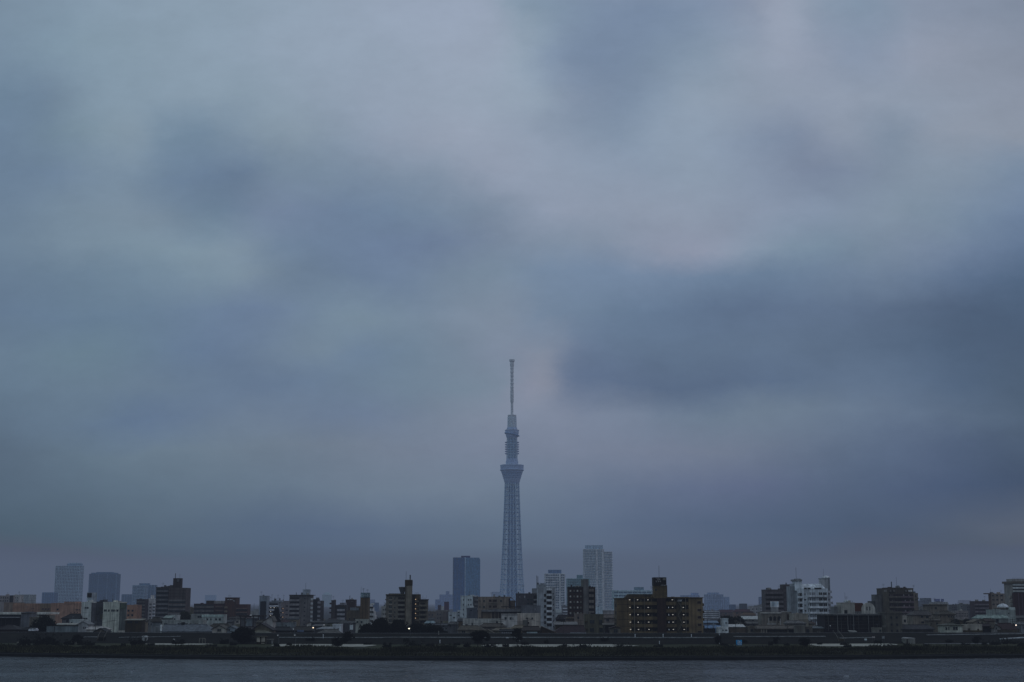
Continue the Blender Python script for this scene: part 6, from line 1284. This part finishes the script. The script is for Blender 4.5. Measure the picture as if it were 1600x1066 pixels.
b.railing(1524, 1546, 939.4, f=.5)
b = Bld(AP, 'beige flats with nine square windows left of the tallest right block', BL, 1549.6, 1571, 928.6, 900, yaw=20, xs=1545, rgb=(66, 64, 65))
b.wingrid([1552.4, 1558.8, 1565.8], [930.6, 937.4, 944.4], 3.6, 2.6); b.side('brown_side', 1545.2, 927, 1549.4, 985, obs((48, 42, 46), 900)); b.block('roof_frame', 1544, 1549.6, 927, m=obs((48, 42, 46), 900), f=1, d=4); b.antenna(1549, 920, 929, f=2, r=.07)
b = Bld(AP, 'tallest block at right edge with overhanging beige roof and white bands', BL, 1583, 1612, 911.6, 860, rgb=(64, 66, 70), depth=14)
b.block('roof_overhang', 1581.6, 1612, 908.4, 911.8, m=obs((52, 51, 53), 860), f=-1.2, d=15.6); b.block('crown', 1584.5, 1612, 904.6, 908.4, m=obs((68, 70, 75), 860), f=1, d=11); b.railing(1584, 1600, 903.4, f=.6)
for yy, c in ((912.6, 84), (917.4, 88), (922.6, 76)): b.part('white_band', 1584, yy, 1612, yy + 2.6, obs((c, c + 8, c + 14), 860), f=-.7); b.part('window', 1584, yy + 2.7, 1612, yy + 4.4, obs((30, 32, 44), 860), f=-.2)
b.block('dark_block', 1584.6, 1612, 926.6, 990, m=obs((37, 34, 38), 860), f=-2.6, d=2.6)
for q in (1589, 1594.6, 1600): b.part('dark_rib', q, 927, q + 1.4, 990, obs((44, 40, 54), 860), f=-2.75, b=-2.58)
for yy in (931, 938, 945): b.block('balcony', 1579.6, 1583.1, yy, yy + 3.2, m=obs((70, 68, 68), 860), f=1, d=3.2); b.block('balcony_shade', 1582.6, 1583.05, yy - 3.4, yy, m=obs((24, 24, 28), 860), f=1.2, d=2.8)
house('jumble of small roofs and cables right of the stepped white-green building', 1584, 1612, 966, 962, 720, (48, 52, 60), (46, 50, 60), 'side', hip=(.1, 0), wins=[(1588, 968, 1591, 970), (1595, 968, 1598, 970)])
# ------------------------------------------------------------------ small things on the levee and foreshore
def lamp_post(label, x, ylamp, ybot, Y=None, rgb=(1, .86, .64), st=14, r=.34, lit=True):
    if Y is None: g = levee_pt(x, ybot)
    else: g = Vector((at(x, ybot, Y).x, Y, 0))
    z = at(x, ylamp, g.y).z - g.z; root = empty('street_lamp', g); tag(root, label, 'street lamp')
    MB().bar((.35, 0, 0), (.35, 0, z + .25), .08, 6).bar((.35, 0, z + .2), (-.3, 0, z + .32), .05, 5).build('pole', METAL, root)
    MB().lathe([(.1, z + .42), (.34, z + .3), (.42, z + .16), (.1, z + .16)][::-1], 12, c=(-.1, 0)).build('lamp_head', METAL, root)
    MB().lathe([(.06, z - r), (r * .8, z - r * .6), (r, z), (r * .7, z + .14), (.1, z + .15)], 14, c=(-.1, 0)).build('bulb', glow(rgb, st) if lit else PALE, root)
lamp_post('warm lit street lamp left of the white box house', 489.4, 980.8, 991, rgb=(1, .80, .56), st=4, r=.24)
lamp_post('bright lit street lamp below the tan flats', 639.4, 982.2, 993, rgb=(1, .93, .72), st=5, r=.25)
lamp_post('warm lit street lamp at the right end of the levee', 1588.6, 976.8, 988, rgb=(1, .82, .68), st=4.5, r=.24)
lamp_post('dim pale street lamp behind the pale low roof', 506.4, 976.4, 992, Y=640, rgb=(.75, .76, .78), st=.5, r=.34)
lamp_post('unlit white globe lamp on the levee toe above the sand', 272, 999.4, 1003, rgb=(.8, .82, .84), st=.09, r=.34)  # globe given a faint glow to look pale, though the lamp is off
lamp_post('unlit lamp on a tall thin post right of the riverside hut', 434, 992.8, 1008, rgb=(.7, .72, .74), st=.07, r=.26)  # weak emission brightens this unlit bulb
lamp_post('unlit lamp with broad white head in front of the dark roofs', 460.6, 992.4, 1006, rgb=(.7, .72, .74), st=.07, r=.3)  # bulb emits a little in place of sky light on it
lamp_post('thin lamp with a faint point of light below the grey-brown flats', 458.6, 983, 991, rgb=(.8, .9, .95), st=.5, r=.2)

def upole(label, x, y0, y1, Y, arms=2, r=.17, c=(34, 36, 41)):
    p = at(x, y1, Y); base = max(0, p.z - .5) if Y > 575 else levee_pt(x, y1).z
    base = 0 if Y > 585 else base
    root = empty('utility_pole', (p.x, Y, base)); tag(root, label, 'utility pole'); z = at(x, y0, Y).z - base; m = obs(c, Y)
    MB().bar((0, 0, 0), (0, 0, z), r, 7, r * .7).build('pole', m, root)
    for i in range(arms): MB().box(-1.1, -.2, z - .5 - i * .8, 1.1, -.08, z - .38 - i * .8).build('crossarm', m, root)
    if arms > 1: MB().lathe([(.28, z - 2.8), (.28, z - 1.9)], 10, c=(.42, 0)).build('transformer', m, root)
    return Vector((p.x, Y - .1, base + z - .45))
poles = [upole('dark utility pole in front of the long white house', 782.6, 966.4, 990, 600), upole('utility pole left of the small beige gable', 713, 972, 990, 604, 1),
    upole('utility pole standing before the metal wall', 84.6, 979.4, 988, 590, 0, .14, (24, 26, 30)), upole('tall utility pole beside the small blue-white house', 129.6, 970, 985, 610), upole('utility pole with box in front of the white garage', 148.6, 978, 990, 588, 1),
    upole('thin lamp-topped pole before the cream tiled block', 177.6, 968, 982, 640, 1, .12), upole('thin pale pole beside the red-brown flats', 368.6, 962.6, 982, 620, 1, .1, (60, 64, 70)), upole('pole behind the blue low roof', 1105.6, 967, 986, 612, 1, .12),
    upole('utility pole right of the long white-roofed shop', 1175.4, 969, 980, 640, 1, .14), upole('dark pole at the porch house front', 1230.6, 976.6, 990, 590, 1, .14), upole('pale short pole on the porch house step', 1231.6, 985, 990.6, 586, 0, .1, (62, 64, 64)),
    upole('utility pole beside the beige lower floor house', 1454.6, 966.6, 985, 612, 2), upole('utility pole left of the warm lamp at right', 1583, 966.6, 986, 605, 2), upole('thin pole before the beige house wall', 829.6, 967, 980, 640, 1, .12),
    upole('thin pale pole by the porch beside the arched house', 1219.6, 966.6, 976, 660, 0, .14, (76, 82, 90)), upole('pole in front of the dark brown broad roof house', 880.6, 970, 990, 606, 1, .12), upole('slim pole among the roofs by the green block', 720, 964, 985, 640, 1, .12)]
def cable(label, a, c, sag=.8):
    w = MB(); n = 10; P = [a.lerp(c, i / n) + Vector((0, 0, -sag * 4 * (i / n) * (1 - i / n))) for i in range(n + 1)]
    for p, q in zip(P, P[1:]): w.bar(p, q, .045, 4)
    tag(w.build('overhead_cable', obs((40, 42, 48), 600)), label, 'cable')
cable('overhead cable from the dark utility pole across the pale long house', poles[0], poles[1]); cable('overhead cable across the beige house wall', poles[0], poles[13]); cable('overhead cable over the dark brown broad roof', poles[13], poles[15])
cable('overhead cable past the white tower building', poles[3], poles[5]); cable('overhead cable above the metal wall and garage', poles[2], poles[3]); cable('overhead cable over the houses right of the beige block', poles[11], poles[12], 1.4)

def post(label, x, y0, y1, c=(70, 74, 78), r=.11, name='bollard', cat='post', group=None):
    g = levee_pt(x, y1); z = at(x, y0, g.y).z - g.z; root = empty(name, g); tag(root, label, cat, group)
    MB().bar((0, 0, -.2), (0, 0, z), r, 8).build('shaft', obs(c, 540), root); MB().lathe([(r * 1.5, z - .02), (r * 1.5, z + .1), (r * .6, z + .16)], 8).build('cap', obs(c, 540), root)
for x, y0, y1, lab in ((992.4, 991.6, 996, 'white post on the kerb below the left end of brown house'), (1036.2, 991.4, 996, 'white post on the kerb below the sign tower'), (1080.4, 991.8, 996, 'white post on the kerb below the right end of brown house'), (1124.2, 991.2, 996, 'white post on the kerb below the white low house'),
        (1124, 1001.4, 1006, 'white post on the grass left of the blue sign'), (1030.4, 1002.4, 1006.4, 'short white post on the grass below the brown house'), (685.4, 986.8, 992, 'slender pale post standing above the kerb right of the tree belt'), (687.4, 1000.6, 1005, 'small white marker post on the grass under the tree belt'), (505, 992, 997, 'tilted pale post on the kerb below the white box house')):
    post(lab, x, y0, y1, (96, 100, 104) if 'white' in lab else (62, 64, 66), .14)
# blue sign
g = levee_pt(1154.8, 1010); root = empty('route_sign', g); tag(root, 'square blue riverside sign with white letter B on two posts', 'sign')
zz = lambda y: at(1154.8, y, g.y).z - g.z; xx = lambda x: at(x, 1004, g.y).x - g.x
for q in (1151.4, 1158): MB().bar((xx(q), .1, -.2), (xx(q), .1, zz(1000.4)), .09, 6).build('leg', METAL, root)
pn = MB().box(xx(1150), -.06, zz(1008.2), xx(1159.2), .04, zz(1000.2)).build('panel', obs((22, 60, 112), 520, raw=True), root)
def text(s, x, y, size, parent, rgb):
    cu = bpy.data.curves.new('lettering', 'FONT'); cu.body = s; cu.size = size; cu.extrude = .01; cu.align_x = 'CENTER'
    cu.materials.append(obs(rgb, 520, raw=True)); tmp = bpy.data.objects.new('lettering', cu); COL.objects.link(tmp)
    me = bpy.data.meshes.new_from_object(tmp.evaluated_get(bpy.context.evaluated_depsgraph_get())); bpy.data.objects.remove(tmp)
    o = link('lettering', me, parent); o.location = (x, -.09, y); o.rotation_euler = (R(90), 0, 0)
    return o
text('B', xx(1154.3), zz(1007.2), 2.0, pn, (96, 124, 150)); text('2', xx(1157.4), zz(1007.4), 1.5, pn, (80, 112, 144))
def board(label, x0, x1, y0, y1, yb, c, name='notice_board', cat='sign', split=False):
    g = levee_pt((x0 + x1) / 2, yb); root = empty(name, g); tag(root, label, cat); xm = (x0 + x1) / 2
    z = lambda y: at(xm, y, g.y).z - g.z; X = lambda x: at(x, y0, g.y).x - g.x
    for q in (x0 + .5, x1 - .5): MB().bar((X(q), .08, -.2), (X(q), .08, z(y0)), .06, 6).build('leg', METAL, root)
    p = MB().box(X(x0), -.05, z(y1), X(x1), .03, z(y0)).build('panel', obs(c, 545), root)
    if split:
        for q in (x0 + .2, xm - .8, xm + 1.6): MB().box(X(q), -.1, z(y1), X(q + .5), -.06, z(y0)).build('mullion', obs((50, 54, 58), 545), p)
board('white notice board in front of the round clipped tree', 806.2, 812.4, 996.4, 1001.8, 1008, (92, 100, 110), split=True)
board('small pinkish white board on the levee toe', 1362.2, 1367, 994.6, 997, 1003, (74, 72, 78)); board('tall blue-white board on the levee toe', 1378, 1382, 994, 998, 1003, (58, 66, 76)); board('bright bluish board near the sand at right', 1350.6, 1354.4, 998, 1000.8, 1004.5, (80, 94, 104))
board('low white board far out left on the foreshore', 26.4, 29.4, 1003, 1005.4, 1007, (60, 62, 62)); board('little white board on the kerb left of clipped tree', 790.6, 794.8, 996, 997.2, 999, (92, 96, 102))
# fence panels at left
g = levee_pt(116, 1007.6); root = empty('fence', g); tag(root, 'short pale picket fence beside bushes at left', 'fence')
for i in range(7): MB().box(i * .62 - 2, 0, -.1, i * .62 - 1.7, .06, 1.0 + .1 * (i % 2)).build('picket', obs((66, 66, 64), 520), root)
MB().box(-2.1, .07, .35, 2.2, .12, .5).build('rail', obs((60, 60, 58), 520), root)
# white booth
g = levee_pt(225.6, 1001.6); root = empty('portable_toilet', g); tag(root, 'small white booth on the levee slope at left', 'booth'); h = at(225, 993.6, g.y).z - g.z
MB().box(-.95, 0, -.4, .95, 1.6, h - .35).build('wall', obs((72, 78, 84), 545), root); MB().poly([(-1.1, -.1, h - .35), (1.1, -.1, h - .35), (1.1, 1.7, h - .35), (-1.1, 1.7, h - .35), (-.6, .3, h), (.6, .3, h), (.6, 1.3, h), (-.6, 1.3, h)], [(0, 3, 2, 1), (4, 5, 6, 7), (0, 1, 5, 4), (1, 2, 6, 5), (2, 3, 7, 6), (3, 0, 4, 7)]).build('roof', obs((78, 84, 90), 545), root); MB().box(.05, -.06, -.3, .75, -.01, h - .7).build('door', obs((40, 44, 50), 545), root)
# goal frame
g = levee_pt(316.5, 1006.6); root = empty('goal_frame', g); tag(root, 'white tubular goal frame on the sandy strip', 'goal'); k = g.y / 2270; h = at(316, 997.6, g.y).z - g.z
for q in (-5.6, 0, 4.2): MB().bar((q * k, 0, 0), ((q * .86) * k, 0, h), .09, 6).build('post', obs((62, 64, 64), 540), root)
MB().bar((-4.9 * k, 0, h), (3.7 * k, 0, h), .08, 6).build('crossbar', obs((62, 64, 64), 540), root)
for q in (-4.9, 3.7): MB().bar((q * k, 0, h), ((q + 3.6) * k, 2, 0), .05, 5).build('brace', obs((44, 45, 46), 540), root)
# riverside hut
g = levee_pt(407.5, 1007); root = empty('hut', g); tag(root, 'flat-roofed riverside hut with two pale wall panels', 'hut'); k = g.y / 2270; z = lambda y: at(407, y, g.y).z - g.z
MB().box(-7 * k, .3, 0, 7.4 * k, 3.4, z(995.4)).build('wall', obs((28, 29, 30), 545), root); MB().box(-8 * k, -.6, z(995.4), 8.4 * k, 4, z(994.4)).build('roof', obs((36, 37, 38), 545), root)
MB().box(-6.6 * k, .1, z(1003.4), -1.6 * k, .28, z(996)).build('panel', obs((84, 82, 76), 545), root); MB().box(.4 * k, .1, z(1003), 6.2 * k, .28, z(996)).build('panel', obs((78, 76, 72), 545), root); MB().box(.6 * k, -.2, z(1006), 5.8 * k, .05, z(1004.6)).build('bench', obs((66, 66, 60), 545), root)
g = levee_pt(420.5, 1007); root = empty('shelter', g); tag(root, 'open steel shelter with pale board beside the riverside hut', 'shelter'); z = lambda y: at(420, y, g.y).z - g.z
for q in (-5, 6): MB().bar((q * k, 0, 0), (q * k, 0, z(999.4)), .09, 6).build('post', obs((50, 52, 54), 545), root)
MB().box(-5.4 * k, -.3, z(999.6), 6.4 * k, 2, z(998.8)).build('roof', obs((52, 54, 56), 545), root); MB().box(3.4 * k, .1, z(1006), 6.2 * k, .2, z(1000.8)).build('board', obs((62, 66, 74), 545), root)
# ridged shed
g = levee_pt(1422, 1006); root = empty('shed', g); tag(root, 'small pale corrugated shed with ridged front at right', 'shed'); z = lambda y: at(1422, y, g.y).z - g.z; k = g.y / 2270
MB().box(-8.6 * k, 0, -.2, 8.6 * k, 4, z(997.6)).build('wall', obs((52, 55, 58), 545), root)
for i in range(8): MB().box((-8.2 + i * 2.1) * k, -.12, 0, (-7 + i * 2.1) * k, 0, z(997.8) - (i % 3) * .1).build('rib', obs((64, 67, 70), 545), root)
MB().poly([(-9 * k, -.3, z(997.6)), (9 * k, -.3, z(997.6)), (9 * k, 4.2, z(998)), (-9 * k, 4.2, z(998)), (-7 * k, 1, z(995.8)), (7.4 * k, 1, z(997)), (7.4 * k, 3, z(997)), (-7 * k, 3, z(995.8))], [(0, 3, 2, 1), (4, 5, 6, 7), (0, 1, 5, 4), (1, 2, 6, 5), (2, 3, 7, 6), (3, 0, 4, 7)]).build('roof', obs((66, 70, 76), 545), root)
MB().box(-5.4 * k, -.16, 0, -3.6 * k, -.02, 1.8).build('door', obs((26, 27, 28), 545), root)
# pipe bundles at right
for i, (x0, y0, x1, y1) in enumerate(((1563, 998.8, 1572, 998.2), (1575, 998.0, 1600, 996.6))):
    a, c = levee_pt(x0, 1004), levee_pt(x1, 1004); k0, k1 = at(x0, y0, a.y), at(x1, y1, c.y)
    o = MB().bar(k0, k1, .28, 8).bar(k0 + Vector((0, .5, .1)), k1 + Vector((0, .5, .1)), .2, 8); r_ = empty('pipe_rack', (a.x, a.y, a.z)); tag(r_, ['short white pipe rack over the straggling bush', 'long white pipe rack running out at the right edge'][i], 'pipe rack')
    p_ = o.build('pipe', obs((72, 80, 88), 545), r_); p_.location = -r_.location
    for t in (.05, .5, .95):
        q = k0.lerp(k1, t); MB().bar((q.x - a.x, q.y - a.y, 0), (q.x - a.x, q.y - a.y, q.z - a.z), .08, 6).build('support', METAL, r_)
# stairs on the levee
def stairs(label, pts, w=4.2):
    (xa, ya), (xb, yb) = pts; a, c = levee_pt(xa, ya), levee_pt(xb, yb); root = empty('stairs', c); tag(root, label, 'stairs')
    d = a - c; n = 14; st = MB(); mrail = obs((56, 58, 60), 550)
    for i in range(n):
        p = d * ((i + .5) / n); st.box(p.x - w / 2, p.y - .3, p.z - .5, p.x + w / 2, p.y + .9, p.z + .25)
    st.build('steps', obs((30, 31, 32), 550), root)
    for s in (-1, 1):
        h = MB(); h.bar((s * w / 2, 0, 1.15), (d.x + s * w / 2, d.y, d.z + 1.15), .045, 6)
        for i in range(6): p = d * (i / 5); h.bar((p.x + s * w / 2, p.y, p.z), (p.x + s * w / 2, p.y, p.z + 1.15), .045, 5)
        h.build('handrail', mrail, root)
stairs('dark levee stairs with two pale handrails below the dark hall', ((1306, 989.5), (1315, 1002)), 2.2 * 1.0)
stairs('diagonal levee stairs with thin handrails at left', ((163, 988.6), (156.6, 1001)), 2.6)
# car
def car(label, x, yb, rgb, name='parked_car'):
    g = levee_pt(x, yb); root = empty(name, (g.x, g.y, g.z + .2), R(90)); tag(root, label, 'car')
    pr = [(-2.1, .35), (-2.05, .75), (-1.3, .85), (-.7, 1.4), (.9, 1.42), (1.5, .95), (2.05, .85), (2.1, .35)]
    bd = MB(); n = len(pr)
    for y in (-.85, .85): bd.v += [(a, y * (.82 if c > 1.2 else 1), c) for a, c in pr]
    bd.f += [list(range(n))[::-1], list(range(n, 2 * n))] + [[i, (i + 1) % n, n + (i + 1) % n, n + i] for i in range(n)]; bd.m += [0] * (n + 2)
    bd.build('body', obs(rgb, 565), root)
    MB().poly([(-1.2, -.72, .9), (-1.2, .72, .9), (-.74, .62, 1.36), (-.74, -.62, 1.36)], [(0, 1, 2, 3)]).build('windscreen', GLASS, root).location = (-.03, 0, .02)
    for x_ in (-1.3, 1.3):
        for y_ in (-.8, .8): MB().bar((x_, y_ - .1, .32), (x_, y_ + .1, .32), .32, 12).build('wheel', DARK, root)
    for y_ in (-.6, .6): MB().box(-2.14, y_ - .18, .55, -2.05, y_ + .18, .72).build('headlight', PALE, root)
car('white car facing the river on the levee road at far left', 49.8, 986.5, (104, 108, 116)); car('second whitish car beside the white car at far left', 54.6, 986.6, (84, 90, 102))
# ------------------------------------------------------------------ more small houses, poles and scrub in the gaps
MARKS = [(0, 'the far-left pyramid roof'), (60, 'the dark triangular roof'), (110, 'the blue metal wall'), (150, 'the white garage'), (185, 'the cream tiled block'), (215, 'the canopied sheds'), (262, 'the left end of the tiled hall'), (310, 'the right end of the tiled hall'), (345, 'the cream gable house'), (380, 'the round levee tree'),
    (415, 'the big dark-gabled house'), (445, 'the mauve flats'), (475, 'the grey-brown flats'), (505, 'the pale low roof'), (545, 'the white panel wall'), (600, 'the tree belt'), (655, 'the bright street lamp'), (690, 'the teal roof'), (730, 'the two-trunked tree'), (765, 'the long pale house'), (800, 'the round clipped tree'),
    (830, 'the beige tank house'), (865, 'the slab flats'), (900, 'the dark brown flats'), (935, 'the grey-green house'), (960, 'the gabled hut'), (1110, 'the blue low roof'), (1150, 'the white-roofed shop'), (1180, 'the porch house'), (1220, 'the billboard house'), (1250, 'the cream block'), (1275, 'the big white flats'), (1300, 'the dark hall'), (1345, 'the arched hall'), (1400, 'the grey end block'),
    (1430, 'the four-window beige house'), (1460, 'the four-storey beige block'), (1490, 'the hip-roofed pale house'), (1520, 'the cream garden wall'), (1555, 'the white-gabled house'), (1590, 'the warm right lamp')]
rq = random.Random(21)
WALLS = [('pale grey', (66, 68, 70)), ('beige', (62, 59, 55)), ('white', (82, 84, 86)), ('brown', (48, 44, 41)), ('bluish', (54, 60, 68)), ('cream', (72, 70, 64)), ('greenish', (54, 58, 55))]
ROOFS = [('slate', (38, 41, 47)), ('brown', (42, 38, 36)), ('grey', (52, 54, 58)), ('dark', (28, 29, 32)), ('blue', (44, 52, 66))]
for i, (xm, name_) in enumerate(MARKS):
    for k in range(2):
        Y = rq.uniform(640, 820) if k == 0 else rq.uniform(820, 1000); x0 = xm + rq.uniform(-18, 6) + k * 14; w = rq.uniform(11, 24) * 700 / Y; e = rq.uniform(971, 977) if k == 0 else rq.uniform(967, 972)
        wn, wc = WALLS[(i * 2 + k * 3 + int(xm)) % 7]; rn_, rc_ = ROOFS[(i + k * 2) % 5]; kd = ('side', 'gable', 'flat', 'side', 'shed')[(i * 3 + k) % 5]
        kn = {'side': 'hip-roofed', 'gable': 'gabled', 'flat': 'flat-topped', 'shed': 'lean-to-roofed'}[kd]
        u = 2259 / Y
        wins = [(x0 + w * .2, e + 1.0 * u, x0 + w * .2 + 1.4 * u, e + 2.2 * u), (x0 + w * .6, e + 1.0 * u, x0 + w * .6 + 1.5 * u, e + 2.2 * u)]
        house(f'{wn} {kn} small house with {rn_} roof {"just" if k == 0 else "far"} behind {name_}', x0, x0 + w, e, e - rq.uniform(2.2, 3.6) * u / 2.6, Y, wc, rc_, kd, hip=(rq.uniform(.05, .3), rq.uniform(.05, .3)), wins=wins)
    if i % 2: upole(f'slender utility pole among the roofs behind {name_}', xm + rq.uniform(-6, 9), rq.uniform(962, 968), 984, rq.uniform(600, 680), 2 if i % 4 == 1 else 1, .13)
for i in range(0, len(MARKS) - 1):
    xm = (MARKS[i][0] + MARKS[i + 1][0]) / 2 + rq.uniform(-8, 8); y1 = rq.uniform(1007.5, 1011.5) if i % 3 else rq.uniform(1000, 1005); w = rq.uniform(5, 15)
    tree(f'{"low" if w < 10 else "wide"} scrub on the {"foreshore" if i % 3 else "levee toe"} roughly below {MARKS[i][1]}', xm - w / 2, xm + w / 2, y1 - rq.uniform(2.2, 4.6), y1, shape='low', trunk=0, name='shrub', m=m_leaf if i % 2 else m_leaf3, dens=.6)
# ------------------------------------------------------------------ render settings
scene.render.engine = 'CYCLES'
scene.view_settings.view_transform = 'Standard'; scene.view_settings.look = 'None'
scene.view_settings.exposure = 0; scene.view_settings.gamma = 1
scene.cycles.max_bounces = 4; scene.cycles.diffuse_bounces = 2; scene.cycles.glossy_bounces = 2; scene.cycles.volume_bounces = 0
scene.cycles.transparent_max_bounces = 4
scene.cycles.sample_clamp_indirect = .6
scene.cycles.use_denoising = True
scene.cycles.filter_width = 1.5
